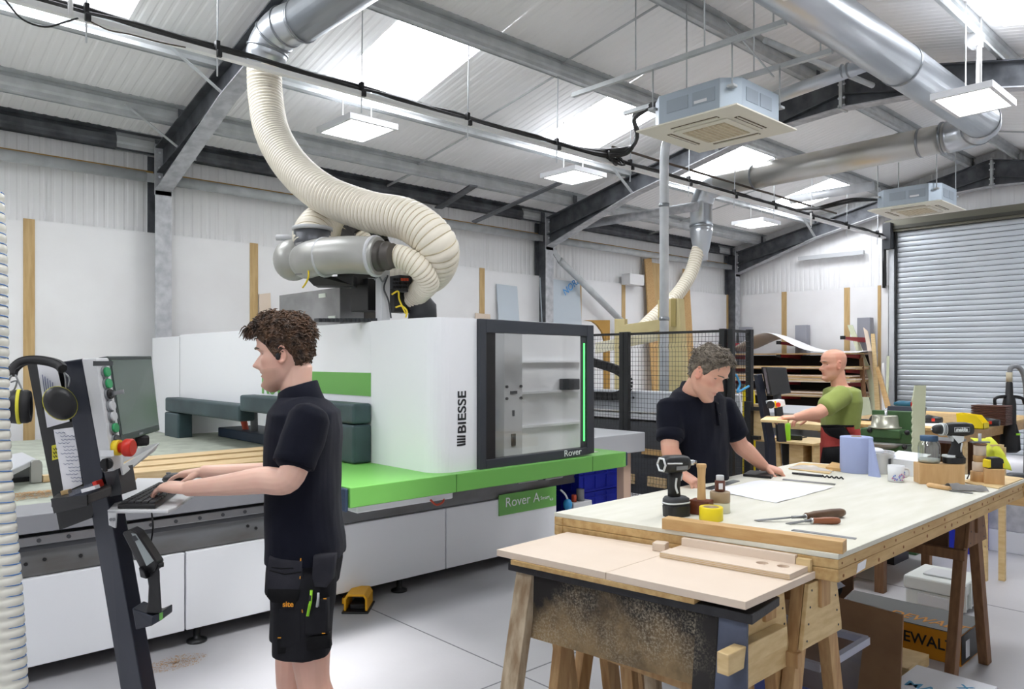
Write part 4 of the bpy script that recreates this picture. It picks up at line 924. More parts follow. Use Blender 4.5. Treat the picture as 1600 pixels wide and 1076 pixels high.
MB().ball(q+V((0,0,.014)), (.06,.033,.026), 18, 10, m_).build('shell', 'black', ms); MB().ball(q+V((0,0,.012)), (.062,.036,.010), 18, 6, m_).build('base', 'dark_grey', ms)
MB().cbox(q+m_ @ V((.035,0,.037)), (.018,.006,.008), m_).build('wheel', 'mid_grey', ms)
MB().tube(spline([ts(237,2.5)-V((0,0,.012)),pc(237,800,2.52),pc(239,825,2.53),pc(236,845,2.55),pc(230,856,2.56)],6), .003, 6).build('mouse_cable', 'black', loc=ts(237,2.5), label='thin black cable hanging below the keyboard shelf', cat='cable')
def sheet(pts, name, m, lab, cat, t=.0015): return MB().prism(pts, -F3*t).build(name, m, loc=pts[0], label=lab, cat=cat)
o = sheet([pc(58,566,2.645),pc(88,570,2.645),pc(109,658,2.645),pc(74,668,2.645)], 'paper_sheet', 'paper', 'clipped sheet of paper behind the ear defenders on the console', 'paper')
for k in range(5): MB().tube([pc(66+k*4,585+k*3,2.642),pc(68+k*4,600+k*5,2.642),pc(72+k*4,625+k*4,2.642)], .0012, 4).build('pen_stroke', 'ink_blue', o)
o = sheet([pc(84,671,2.642),pc(116,667,2.642),pc(129,756,2.642),pc(100,769,2.642)], 'note_list', 'paper', 'long handwritten list on white paper stuck below the ear defenders', 'note')
for k in range(15):
    y = 676+k*5.4; x = 87+k*1.35+(6 if k % 3 else 0); MB().tube([pc(x+d_,y+(1.0 if d_ % 2 else -.6)-.8*d_/20,2.638) for d_ in range(0, 18+(k*7) % 9, 3)], .0009, 4).build('handwriting', 'ink_blue', o)
o = sheet([pc(81,696,2.644),pc(89,694,2.644),pc(93,716,2.644),pc(82,719,2.644)], 'yellow_label', 'label_yellow', 'small yellow label beside the handwritten list', 'label')
for k in range(3): MB().tube([pc(83,700+k*6,2.640),pc(85,703+k*6,2.640),pc(87,699+k*6,2.640),pc(89,702+k*6,2.640)], .0015, 4).build('lettering', 'letter_black', o)
o = thing('pen_case', 'clear plastic case with a red end in the pen tray', 'case', pc(130,766,2.55)); MB().bar(pc(112,770,2.53), pc(150,757,2.53), .04, .022).build('case_body', 'clear_plastic', o, .003); MB().bar(pc(150,757,2.53), pc(157,754.5,2.53), .04, .024).build('end_cap', 'estop_red', o, .003); MB().bar(pc(131,766,2.5), pc(152,760,2.5), .03, .012).build('eraser', 'white_paint', o)
MB().bar(pc(97,770,2.60), pc(110,767,2.60), .02, .016).build('wood_offcut', 'batten', loc=pc(97,770,2.6), label='tiny wooden offcut in the pen tray', cat='offcut', bevel=.003)
# ear defenders hanging over the top corner
ed = thing('ear_defenders', 'black ear defenders with yellow rings hung over the console corner', 'ear defenders', pc(60,566,2.58))
hb = spline([pc(18,586,2.56),pc(22,575,2.57),pc(35,565,2.58),pc(55,562,2.58),pc(78,565,2.57),pc(92,570,2.55),pc(98,576,2.53)], 6)
bm = MB()
for i in range(len(hb)-1): bm.bar(hb[i], hb[i+1]+(hb[i+1]-hb[i])*.15, .03, .016, F3)
bm.tube(hb, .014, 10).build('headband', 'black_rubber', ed)
for pp in (((18,586),(11,602),(12,625)),((24,585),(33,605),(38,612)),((17,597),(26,595),(23,607),(17,612)),((98,574),(102,590),(103,608)),((96,578),(108,590),(107,604))):
    MB().tube(spline([pc(x,y,2.545) for x,y in pp],6), .0028, 6).build('wire_yoke', 'rail_steel', ed)
def cup(c, ax, rx, rz, lab, tilt):
    ax = V(ax).normalized(); u = ax.cross(U3).normalized(); w = u.cross(ax)
    m3 = Matrix((u,w,ax)).transposed() @ Matrix.Rotation(tilt, 3, 'Z')
    def ring(s, z, n=24): return [c+m3 @ V((rx*s*math.cos(2*math.pi*k/n), rz*s*math.sin(2*math.pi*k/n), z)) for k in range(n)]
    MB().loft([ring(.5,.048),ring(.78,.042),ring(.95,.028),ring(1,.01),ring(1,0)]).build('ear_cup', 'black', ed)
    MB().loft([ring(1.02,.008),ring(1.03,.005),ring(1.03,.001),ring(1.01,-.002)]).build('yellow_ring', 'label_yellow', ed)
    MB().loft([ring(.98,-.001),ring(.98,-.02),ring(.9,-.03),ring(.6,-.03),ring(.55,-.012)]).build('cushion', 'black_rubber', ed)
    MB().loft([ring(.56,-.014),ring(.5,-.014)]).build('foam', 'dark_grey', ed)
cup(pc(32,635,2.55), -R3*.8-F3*.35, .046, .058, '', .15)
cup(pc(94,630,2.50), R3*.55-F3*.85+U3*.15, .046, .058, '', -.5)
# clear hose with a blue spiral at the left edge
hp = [P(-22,300,D=2.2),P(-16,430,D=2.2),P(-14,600,D=2.2),P(-10,720,D=2.2),P(-2,820,D=2.2),P(8,930,D=2.2),P(16,1076,D=2.2),P(22,1240,D=2.2),P(26,1400,D=2.2)]
pts, rs = corr(hp, .044, .030, .0055)
ch = thing('flexible_hose', 'clear flexible hose with a thin blue spiral at the left edge', 'hose', hp[-1])
MB().tube(pts, rs, 24).build('hose_wall', mat('hose_frost', (226,224,212), .3, coat=.3), ch)
sp = []
fr = spline(hp, 40); L = [0]
for a, b in zip(fr, fr[1:]): L.append(L[-1]+(b-a).length)
j = 0; N = int(L[-1]/.030*16)
for i in range(N):
    s = L[-1]*i/N
    while j < len(L)-2 and L[j+1] < s: j += 1
    c = fr[j].lerp(fr[j+1], (s-L[j])/(L[j+1]-L[j])); a = 2*math.pi*i/16
    sp.append(c+(R3*math.cos(a)+F3*math.sin(a))*.0432)
MB().tube(sp, .0016, 4).build('blue_spiral', mat('spiral_blue', (70,130,200), .4), ch)
# ================================================================ PEOPLE
def attrmat(name, rough, sss=0, bump=0, bscale=300):
    m = mat(name, (200,160,140), rough, bump=bump, bscale=bscale, scale=20, sss=sss); n = m.node_tree.nodes; a = n.new('ShaderNodeAttribute'); a.attribute_name = 'Col'
    m.node_tree.links.new(a.outputs['Color'], n['Principled BSDF'].inputs['Base Color']); return m
attrmat('skin', .48, .12, .05, 400)
mat('navy_cloth', (17,19,30), .85, 0, (21,23,35), 9, bump=.25, bscale=500, sheen=.05, spec=.12)
mat('black_cloth', (26,26,30), .8, 0, (34,34,38), 7, bump=.2, bscale=400, spec=.2)
mat('black_panel', (15,15,17), .75, spec=.2); mat('grey_cloth', (52,52,58), .85, 0, (44,44,50), 12, bump=.2, bscale=300, spec=.15)
mat('green_cloth', (146,158,88), .85, 0, (134,146,78), 6, bump=.2, bscale=400, sheen=.1, spec=.15); mat('red_cloth', (194,84,78), .8, 0, (170,64,60), 9, spec=.2)
mat('eye_white', (226,222,216), .25); mat('iris', (60,50,44), .2); mat('site_orange', (226,150,30), .6); mat('lime', (150,216,40), .4)
def hairmat(name, c, c2, sc=60): return mat(name, c, .5, 0, c2, sc, bump=.4, bscale=200)
hairmat('hair_brown', (44,31,22), (100,72,50), 40); hairmat('hair_grey', (74,64,54), (134,124,110), 45)
def ell(c, u, v, ru, rv, n=24, e=2.3):
    out = []
    for k in range(n):
        a = 2*math.pi*k/n; ca, sa = math.cos(a), math.sin(a)
        out.append(c+u*(ru*math.copysign(abs(ca)**(2/e), ca))+v*(rv*math.copysign(abs(sa)**(2/e), sa)))
    return out
def limb(mb, joints, radii, n=6, seg=16):
    """tapered limb through joints; radii interpolated smoothly"""
    pts = spline(joints, n); rs = [r.x for r in spline([V((r,0,0)) for r in radii], n)]
    d0 = (pts[0]-pts[1]).normalized(); d1 = (pts[-1]-pts[-2]).normalized()
    P0 = [pts[0]+d0*rs[0]*.6, pts[0]+d0*rs[0]*.35]+pts+[pts[-1]+d1*rs[-1]*.35, pts[-1]+d1*rs[-1]*.6]
    mb.tube(P0, [rs[0]*.35, rs[0]*.8]+rs+[rs[-1]*.8, rs[-1]*.35], seg)
def hand(mb, w, d, nrm, thumb, curls, s=1.0, spread=.10, tc=.5, ends=None):
    """palm, four fingers and thumb. w wrist, d pointing direction, nrm back of the hand, thumb: side vector"""
    d = V(d).normalized(); nrm = (V(nrm)-d*V(nrm).dot(d)).normalized(); t = V(thumb); t = (t-d*t.dot(d)-nrm*t.dot(nrm)).normalized()
    rings = []
    for a, hw, hh in ((-.012,.024,.019),(.012,.029,.019),(.04,.038,.018),(.068,.041,.0165),(.088,.040,.0145),(.096,.034,.009)):
        rings.append(ell(w+d*a*s, t, nrm, hw*s, hh*s, 16, 2.6))
    mb.loft(rings)
    for i, (off, L, r) in enumerate(((.029,.072,.0086),(.010,.080,.0088),(-.010,.074,.0084),(-.028,.058,.0074))):
        base = w+d*(.082-.004*abs(i-1))*s+t*off*s; c = curls[i] if isinstance(curls, (list, tuple)) else curls
        dirv = (d+t*spread*(1.2-i)*.6).normalized(); pts = [base-d*.018*s, base]; ang = 0; cur = base
        ax = dirv.cross(nrm).normalized()
        for f, k in ((.45,1.0),(.30,1.15),(.25,.8)):
            ang += c*k; m = Matrix.Rotation(-ang, 3, ax); cur = cur+(m @ dirv)*L*f*s; pts.append(cur.copy())
        rr = [r*s*1.05, r*s*1.1, r*s, r*s*.9, r*s*.72]
        limb(mb, pts, rr, 4, 10)
    b = w+d*.022*s+t*.026*s-nrm*.006*s; td = (d*.62+t*.72-nrm*tc*.5).normalized(); p1 = b+td*.034*s; p2 = p1+(td*.7+d*.6-nrm*tc*.35).normalized()*.030*s; p3 = p2+(td*.35+d*.9-nrm*tc*.4).normalized()*.026*s
    limb(mb, [b-td*.01*s, b, p1, p2, p3], [.012*s,.0135*s,.0115*s,.0102*s,.0078*s], 4, 10)
def gs(x, w): return math.exp(-(x/w)**2)
HROWS = [(-.012,.068,-.050,.012),(.000,.086,-.024,.030),(.012,.093,.0,.043),(.030,.092,.030,.055),(.055,.089,.055,.062),(.085,.089,.076,.067),(.115,.090,.088,.071),(.135,.091,.094,.072),(.155,.097,.097,.0735),(.185,.098,.097,.074),(.215,.083,.084,.064),(.235,.056,.060,.044),(.247,.018,.022,.015)]
def head_pt(th, z, feat=True):
    xf, xb, hw = lp(HROWS, z); ca, sa = math.cos(th), math.sin(th); e = 2/2.25
    cx = (xf-xb)/2; hx = (xf+xb)/2
    x = cx+hx*math.copysign(abs(ca)**e, ca); y = hw*math.copysign(abs(sa)**e, sa)
    if feat and ca > 0:
        n = 0
        if .066 < z < .135:
            t = (.132-z)/.044 if z > .088 else (z-.068)/.020
            n = max(0, min(1, t))**.9*.040*gs(y, .011+.008*max(0,min(1,(.105-z)/.03)))
        x += n+.012*(gs(z-.0635,.0065)+.9*gs(z-.0495,.0065))*gs(y,.020)-.008*gs(z-.0565,.004)*gs(y,.024)
        x += .008*gs(z-.016,.014)*gs(y,.022)-.009*gs(z-.037,.008)*gs(y,.03)
        x += .009*gs(z-.150,.009)*(gs(abs(y)-.028,.024))-.016*gs(z-.130,.012)*gs(abs(y)-.033,.015)-.004*gs(z-.130,.01)*gs(y,.01)
        yy = abs(y); y += math.copysign(.004*gs(z-.105,.018)*gs(yy-.055,.02), y)
        x += .003*gs(z-.105,.02)*gs(yy-.045,.018)
    return x, y, z
def surf(y, z):
    lo, hi = 0.0, 1.5
    for _ in range(24):
        m = (lo+hi)/2
        if head_pt(m, z)[1] < abs(y): lo = m
        else: hi = m
    return head_pt(lo, z)[0]
class Head:
    def __init__(s, o, front, up, k=1.0):
        s.o = V(o); s.u = V(up).normalized(); f = V(front); s.f = (f-s.u*f.dot(s.u)).normalized(); s.l = s.u.cross(s.f); s.k = k
    def w(s, x, y, z): return s.o+(s.f*x+s.l*y+s.u*z)*s.k
    def loc(s, p): d = V(p)-s.o; return d.dot(s.f)/s.k, d.dot(s.l)/s.k, d.dot(s.u)/s.k
    def add(s, mb, nt=56, nz=64):
        rings = []
        for j in range(nz+1):
            z = lerp(-.012, .2475, j/nz); rings.append([s.w(*head_pt(2*math.pi*k/nt, z)) for k in range(nt)])
        mb.loft(rings)
        for sd in (1,-1):                                             # ears
            m3 = Matrix((s.f,s.l,s.u)).transposed()
            c = s.w(-.006, sd*.074, .118); mb.ball(c, (.017*s.k,.006*s.k,.029*s.k), 14, 10, m3)
            rim = [s.w(-.006+.016*math.cos(a)-.003*math.sin(a), sd*(.080-.005*math.cos(a)), .120+.029*math.sin(a)) for a in [(-2.2+i*.42) for i in range(12)]][::-1]
            mb.tube(rim, .0042*s.k, 8); mb.ball(s.w(-.001, sd*.076, .094), (.009*s.k,.006*s.k,.010*s.k), 10, 8, m3)
            mb.ball(s.w(.012, sd*.0715, .117), (.005*s.k,.006*s.k,.010*s.k), 8, 6, m3)
            xe = surf(.033,.1285)-.0085
            mb.ball(s.w(xe-.0004, sd*.033, .1285+.0075), (.0135*s.k,.0155*s.k,.0088*s.k), 14, 10, m3); mb.ball(s.w(xe-.001, sd*.033, .1285-.0095), (.0125*s.k,.015*s.k,.0062*s.k), 14, 10, m3)
    def eyes(s, parent, look=0.0):
        m3 = Matrix((s.f,s.l,s.u)).transposed()
        for sd in (1,-1):
            xe = surf(.033,.1285)-.0085; c = s.w(xe, sd*.033, .1285); MB().ball(c, .0122*s.k, 14, 10).build('eye', 'eye_white', parent)
            dv = (s.f*.96+s.l*sd*.05-s.u*look).normalized(); MB().ball(c+dv*.0076*s.k, .0060*s.k, 12, 8).build('iris', 'iris', parent)
            ys_ = [.016+.0085*k for k in range(5)]
            q = [s.w(surf(y_,z_)+.0008, sd*y_, z_) for y_, z_ in zip(ys_, (.1485,.1510,.1525,.1518,.1490))]
            MB().tube(q, [.0022*s.k,.0034*s.k,.0034*s.k,.0030*s.k,.0014*s.k], 6).build('eyebrow', s.brow, parent)
            lid = [s.w(xe+.0131*math.cos(t*1.15)-.0002, sd*(.033+.0150*math.sin(t*1.15)), .1285+.0005-.0012*abs(t)) for t in (-1,-.5,0,.5,1)]
            MB().tube(lid, .0017*s.k, 5).build('lash_line', 'iris', parent)
        q = [s.w(surf(abs(y_),.0565)-.0006, y_, .0565-.0015*(abs(y_)/.022)**2) for y_ in (-.022,-.015,-.008,0,.008,.015,.022)]
        MB().tube(q, [.0006*s.k]+[.0013*s.k]*5+[.0006*s.k], 5).build('mouth_line', mat('mouth_dark', (128,70,64), .6), parent)
def remesh(mb, vox, smooth=4, disp=None):
    me = mb.mesh('tmp'); o = bpy.data.objects.new('tmp', me); COL.objects.link(o)
    r = o.modifiers.new('r', 'REMESH'); r.mode = 'VOXEL'; r.voxel_size = vox; r.use_smooth_shade = True
    if smooth: s = o.modifiers.new('s', 'SMOOTH'); s.iterations = smooth; s.factor = .5
    dg = bpy.context.evaluated_depsgraph_get(); out = bpy.data.meshes.new_from_object(o.evaluated_get(dg))
    bpy.data.objects.remove(o); bpy.data.meshes.remove(me)
    out.polygons.foreach_set('use_smooth', [True]*len(out.polygons))
    if disp:
        ns = [v.normal.copy() for v in out.vertices]
        for v, n_ in zip(out.vertices, ns): v.co += n_*disp(v.co, n_)
        out.update()
    return out
def place(me, name, m, parent):
    me.transform(ROOT[parent].inverted()); me.materials.clear(); me.materials.append(MATS[m]); me.name = name
    o = bpy.data.objects.new(name, me); COL.objects.link(o); o.parent = parent; ROOT[o] = ROOT[parent]; return o
def paint(me, fn):
    a = me.color_attributes.new('Col', 'FLOAT_COLOR', 'POINT'); buf = []
    for v in me.vertices: buf += list(fn(v.co))
    a.data.foreach_set('color', buf)
def mixc(a, b, t): return tuple(lerp(x, y, max(0,min(1,t))) for x, y in zip(a, b))
def skinfn(hd, base, pink, stub, k_st=.55, lipc=(176,96,88)):
    B, K, S, Lc = rgb(base), rgb(pink), rgb(stub), rgb(lipc)
    def f(p):
        x, y, z = hd.loc(p); c = B
        n = mnoise.noise(p*28)*.5+.5; c = mixc(c, K, .15+.25*n)
        if -.03 < z < .26 and abs(y) < .11 and abs(x) < .14:
            c = mixc(c, K, .55*gs(z-.10,.022)*gs(abs(y)-.05,.022)*(x > 0)+.6*gs(z-.09,.014)*gs(y,.014)*(x > .08)+.7*gs(abs(y)-.082,.012)*(x < .02))
            if x > .0 and z < .075: c = mixc(c, S, k_st*min(1,(.082-z)/.02)*(.6+.5*n)*min(1,max(0,(x)/.03)))
            c = mixc(c, Lc, .85*gs(z-.0565,.008)*gs(y,.019)*(x > .07))
        elif p.z < 1.15: c = mixc(c, K, .25)
        return c
    return f
def folds(freq=9, amp=.006, dirv=(1,1,.35), seed=0):
    d = V(dirv)
    def f(co, n):
        q = V((co.x*d.x, co.y*d.y, co.z*d.z))*freq+V((seed,seed*2,0))
        a = mnoise.noise(q); b = mnoise.noise(q*2.3+V((5,1,2)))
        return amp*(-abs(a)*1.6+.5+.35*b)
    return f
def hair_cap(hd, line, thick, mb, nt=64, nz=20, seed=1, amp=.006):
    """hair mass: offset of the scalp between the hairline and the crown"""
    rings = []
    for j in range(nz+1):
        ring = []
        for k in range(nt):
            th = 2*math.pi*k/nt; a = abs(((th+math.pi) % (2*math.pi))-math.pi)
            z0 = line(a); z = lerp(z0, .2472, (j/nz)**.8); x, y, zz = head_pt(th, z, False)
            t = thick(a, z)*min(1, (j+.15)/2.2)
            n = V((x*1.0,y*1.3,max(0,z-.13)*1.5)); n = n.normalized() if n.length > 1e-5 else V((0,0,1))
            t += amp*mnoise.noise(V((x,y,zz))*45+V((seed,0,0)))*min(1, j/2)
            ring.append(hd.w(x+n.x*t, y+n.y*t, zz+n.z*t))
        rings.append(ring)
    mb.loft(rings); return rings
def tufts(hd, rings, mb, n, L, flow, rnd, r=.0035):
    for i in range(n):
        j = rnd.randrange(1, len(rings)-1); k = rnd.randrange(len(rings[0])); p = rings[j][k].lerp(rings[j][(k+1) % len(rings[0])], rnd.random())
        x, y, z = hd.loc(p); out = V((x,y,max(0,z-.12)*1.3)).normalized(); fl = V(flow(x,y,z))+V((rnd.gauss(0,.35),rnd.gauss(0,.35),rnd.gauss(0,.3)))
        fl = (fl-out*fl.dot(out)*.7).normalized(); l = L(x,y,z)*(.6+.7*rnd.random()); cu = rnd.gauss(0,1)
        side = out.cross(fl); q = []
        for s in (0,.3,.6,1):
            v = V((x,y,z))+fl*l*s+out*(l*.55*s*(1-s)*1.6-.001)+side*cu*l*.45*s*s
            q.append(hd.w(v.x,v.y,v.z))
        mb.tube(q, [r*hd.k,r*1.1*hd.k,r*.9*hd.k,r*.2*hd.k], 5)
def garment(rings_list, limbs, vox, disp, smooth=3):
    mb = MB()
    for r in rings_list: mb.loft(r)
    for j, rr in limbs: limb(mb, j, rr, 6, 20)
    return remesh(mb, vox, smooth, disp)
# ---------------------------------------------------------------- person at the console
DM = 2.75; PX = DM/F
def p1(px, py, D=DM): return P(px, py, D=D)
pr1 = thing('person', 'person in a navy polo shirt and black work shorts standing typing at the console', 'person', V((p1(490,900).x,p1(490,900).y,0)))
FD = -R3                                                             # facing left of the picture
hd1 = Head(p1(452,605), FD-F3*.02-U3*.10, U3+FD*.10, 1.0); hd1.brow = 'hair_brown'
body = MB(); hd1.add(body)
def tring(px, py, hx, hy, e=2.4, D=DM): return ell(p1(px,py,D), FD, F3, hx, hy, 32, e)
limb(body, [p1(464,572),p1(463,598),p1(466,622),p1(474,645)], [.055,.056,.060,.075], 5, 20)
body.loft([tring(474,628,.05,.10),tring(476,642,.085,.165),tring(477,670,.105,.185),tring(475,720,.108,.18),tring(475,780,.105,.165),tring(477,830,.108,.165),tring(478,880,.112,.172),tring(476,915,.10,.16)])
nsh, fsh = p1(484,652,2.575), p1(476,652,2.93)                        # shoulders
nel, nwr = p1(451,748,2.50), p1(293,763,2.60)
fel, fwr = p1(440,742,2.98), p1(318,737,3.03)
limb(body, [nsh, nsh.lerp(nel,.45), nel, nel.lerp(nwr,.25)+V((0,0,.004)), nel.lerp(nwr,.6), nwr], [.058,.052,.045,.046,.037,.027])
limb(body, [fsh, fsh.lerp(fel,.45), fel, fel.lerp(fwr,.25), fel.lerp(fwr,.6), fwr], [.058,.052,.045,.046,.037,.027])
hand(body, nwr, p1(226,758,2.64)-nwr+V((0,0,.006)), U3-F3*.1, F3, [.30,.34,.36,.42], 1.0, .16, .5)
hand(body, fwr, p1(268,742,3.06)-fwr, U3, -F3, [.22,.2,.2,.26], 1.0, .10, .9)
for hip, kn, an, toe in ((p1(478,905,2.66),p1(489,1060,2.66),P(512,1262,D=2.66),P(455,1300,D=2.66)), (p1(472,905,2.84),p1(456,1060,2.84),P(468,1235,D=2.84),P(415,1262,D=2.84))):
    an.z = .09; toe.z = .03
    limb(body, [hip, hip.lerp(kn,.5), kn, kn.lerp(an,.3)+V((R3.x*.012,R3.y*.012,0)), an], [.085,.078,.058,.058,.040])
    limb(body, [an+R3*.05-V((0,0,.05)), an-V((0,0,.045))-R3*.04, toe], [.038,.042,.034])
me = remesh(body, .0034, 1); paint(me, skinfn(hd1, (232,194,174), (222,162,142), (160,120,96), .6)); place(me, 'body', 'skin', pr1)
# shoes out of frame
for k, (x, D) in enumerate(((482,2.66),(440,2.84))):
    q = P(x,1280,D=D); q.z = 0; MB().loft([ell(q+R3*.10+V((0,0,.05)),FD,F3,.03,.045,16),ell(q+R3*.02+V((0,0,.06)),U3,F3,.06,.05,16),ell(q-R3*.12+V((0,0,.045)),U3,F3,.045,.05,16),ell(q-R3*.20+V((0,0,.03)),U3,F3,.03,.04,16)]).build('shoe', 'black', pr1)
# polo shirt
sr = [tring(469,618,.070,.075,2.1),tring(473,630,.092,.135),tring(477,643,.116,.190),tring(477,672,.122,.205),tring(475,720,.124,.202),tring(474,775,.122,.19),tring(476,815,.126,.19),tring(479,845,.130,.196),tring(479,866,.131,.198)]
hem = nsh.lerp(nel,.70); fhem = fsh.lerp(fel,.70)
fd1 = folds(8, .007, (1,1,.45), 3)
me = garment([sr], [([nsh+V((0,0,.0)), nsh.lerp(nel,.35), hem], [.070,.073,.068]), ([fsh, fsh.lerp(fel,.35), fhem], [.070,.073,.068])], .006, fd1, 3)
place(me, 'polo_shirt', 'navy_cloth', pr1)
for a, b in ((nsh,nel),(fsh,fel)):
    d = (b-a).normalized(); MB().lathe(a.lerp(b,.69), [(.060,-.03),(.0705,-.028),(.0715,-.004),(.070,.018),(.068,.020),(.05,.012)], d, 32).build('sleeve_cuff', 'navy_cloth', pr1)
# collar: a standing band that follows the neck
cr = []
for py, rx, ry, px in ((628,.075,.080,468),(614,.070,.072,465),(602,.066,.066,465.5),(603,.070,.070,465.5),(618,.078,.078,467),(630,.086,.090,469)):
    ring = []
    for k in range(32):
        a = 2*math.pi*k/32; c = p1(px,py); fr_ = math.cos(a)
        ring.append(c+FD*rx*fr_+F3*ry*math.sin(a)+U3*(-.030*max(0,fr_)**1.5+.020*max(0,-fr_)))
    cr.append(ring)
MB().loft(cr, closed_ends=False).build('collar', 'navy_cloth', pr1)
# shorts with holster pockets
sr = [tring(479,852,.120,.185),tring(477,880,.124,.192),tring(474,912,.118,.19)]
nl = [p1(477,905,2.655),p1(474,960,2.65),p1(473,1018,2.65)]; flg = [p1(470,905,2.845),p1(466,950,2.85),p1(463,995,2.85)]
mb = MB(); mb.loft(sr)
def legring(c, hx, hy): return ell(c, FD, F3, hx, hy, 28, 2.5)
mb.loft([legring(p1(477,890,2.655),.108,.10),legring(nl[0],.108,.10),legring(nl[1],.101,.095),legring(nl[2],.098,.092)])
mb.loft([legring(p1(470,890,2.845),.108,.10),legring(flg[0],.108,.10),legring(flg[1],.101,.095),legring(flg[2],.098,.092)])
me = remesh(mb, .006, 3, folds(8, .006, (1,1,.5), 9)); place(me, 'work_shorts', 'black_cloth', pr1)
def patch(pts, D, th, name, m, par, n=(0,0,0)):
    """a soft sewn-on pocket: outline in picture points on the near leg, real thickness, bulged middle"""
    q = [p1(x,y,D) for x,y in pts]; c = sum(q, V())/len(q); o = [c.lerp(p,.82)-F3*th for p in q]
    mm = MB(); k = len(q); b = [p+F3*.03 for p in q]
    mm.loft([b,q,[c.lerp(p,.96)-F3*th*.8 for p in q],o]); return mm.build(name, m, par)
hp1 = patch([(421,868),(474,874),(473,926),(464,938),(424,936),(417,918)], 2.568, .016, 'holster_pocket', 'grey_cloth', pr1)
patch([(419,918),(472,919),(468,936),(460,944),(425,940),(417,930)], 2.560, .012, 'pocket_base', 'black_panel', hp1)
MB().tube([p1(424,886,2.552),p1(440,888,2.549),p1(458,887,2.55)], .0016, 5).build('zip', 'black_panel', hp1)
MB().tube([p1(421,891,2.552),p1(445,897,2.549),p1(471,893,2.552)], .002, 5).build('seam', 'black_panel', hp1)
for (x,y) in ((470,872),(469,900)): MB().bar(p1(x,y,2.548), p1(x-.3,y+4,2.548), .003, .003).build('bar_tack', 'site_orange', hp1)
patch([(490,868),(524,866),(520,905),(510,917),(492,916),(488,900)], 2.565, .012, 'back_pocket', 'grey_cloth', pr1)
tp = patch([(478,938),(512,936),(512,990),(476,992)], 2.562, .008, 'thigh_pocket', 'black_cloth', pr1)
patch([(436,952),(470,950),(472,1010),(438,1012)], 2.562, .006, 'thigh_panel', 'black_cloth', pr1)
patch([(433,1000),(514,990),(516,1012),(433,1022)], 2.563, .004, 'hem_panel', 'black_panel', pr1)
text_mesh('site', .026, 'site_orange', 'lettering', pr1, p1(441.5,947.5,2.545), R3, U3, .0006, .0005, 1.0)
for (x,y,e) in ((434,996,5),(503,989,5),(472,952,0),(505,935,5)): MB().bar(p1(x,y,2.550), p1(x+max(e,.5),y-(0 if e else -5),2.550), .002, .003).build('stitch', 'site_orange', pr1)
pn = thing('pen', 'lime green pen clipped in the shorts thigh pocket', 'pen', p1(484,945,2.55)); MB().tube([p1(486.5,922,2.545),p1(485,941,2.545),p1(480.5,962,2.542)], .0048, 10).build('barrel', 'lime', pn); MB().cyl(p1(485.6,929,2.545), p1(484.6,938,2.545), .0054, 10).build('grip', 'black', pn); MB().bar(p1(483,943,2.537), p1(479.5,962,2.537), .007, .003).build('clip', 'lime', pn)
pn = thing('pen', 'silver pen clipped beside the green pen in the thigh pocket', 'pen', p1(497,940,2.55)); MB().tube([p1(497.5,926,2.548),p1(497,935,2.548),p1(495,948,2.548)], .004, 10).build('barrel', 'light_grey', pn); MB().bar(p1(499,930,2.541), p1(498,947,2.541), .004, .002).build('clip', 'rail_steel', pn)
# hair, eyes, earbud
def line1(a): return lp([(0,.197),(.5,.190),(.95,.165),(1.2,.150),(1.32,.112),(1.55,.108),(1.75,.140),(2.0,.115),(2.3,.066),(math.pi,.058)], a)[0]
def thick1(a, z): return lerp(.010, .026, max(0,min(1,(z-.15)/.09)))+.010*max(0,1-a/1.0)*(z > .19)
hm = MB(); rg = hair_cap(hd1, line1, thick1, hm, seed=2, amp=.010)
rnd = random.Random(4)
tufts(hd1, rg, hm, 2600, lambda x,y,z: .020 if z > .17 else .010, lambda x,y,z: (.5,.0,.35) if z > .2 and x > .02 else ((-.5,0,.1) if z > .17 else (-.35,0,-.8)), rnd, .0021)
for i in range(90):                                                  # fringe standing off the forehead
    y = rnd.uniform(-.05,.05); x = .095+rnd.uniform(-.01,.015); z = .205+rnd.uniform(-.006,.025); l = .026+rnd.random()*.02
    q = [hd1.w(x+l*s*.85, y+rnd.gauss(0,.004), z+.014*math.sin(s*3)-.020*s*s) for s in (0,.35,.7,1)]; hm.tube(q, [.0028,.003,.0022,.0006], 5)
hm.build('hair', 'hair_brown', pr1); hd1.eyes(pr1, .5)
e = hd1.w(.006,.082,.113); MB().ball(e, (.010,.007,.013), 12, 8).build('earbud', 'black', pr1)
# ---------------------------------------------------------------- person leaning over the bench
pr2 = thing('person', 'person in a navy polo shirt leaning over the workbench looking down at a paper', 'person', V((P(1095,700,D=4.2).x,P(1095,700,D=4.2).y,0)))
F2 = V((0,-1,0)); L2 = V((1,0,0))
def q2(px, py, D): return P(px, py, D=D)
C2 = q2(1098,700,4.2)
def tr2(px, py, D, hx, hy, e=2.4, up=0): return ell(q2(px,py,D), L2, (F2-U3*up).normalized(), hx, hy, 32, e)
up2 = (U3*.86+(F2*.46+L2*.12)).normalized()
hd2 = Head(q2(1108,627,3.98)-(F2*.92+L2*.10-U3*.42).normalized()*.088, (F2*.92+L2*.10-U3*.42), up2, 1.05); hd2.brow = 'hair_grey'
body = MB(); hd2.add(body, 44, 50)
nb = q2(1085,612,4.17); limb(body, [hd2.w(-.012,0,.07), hd2.w(-.02,0,.01).lerp(nb,.35), nb, nb-V((0,0,.07))], [.058,.060,.064,.08], 5, 20)
body.loft([tr2(1087,612,4.18,.09,.06),tr2(1088,624,4.18,.17,.09),tr2(1090,650,4.19,.19,.11),tr2(1092,700,4.2,.175,.115),tr2(1096,750,4.22,.16,.11),tr2(1096,800,4.22,.17,.115),tr2(1096,850,4.22,.17,.115)])
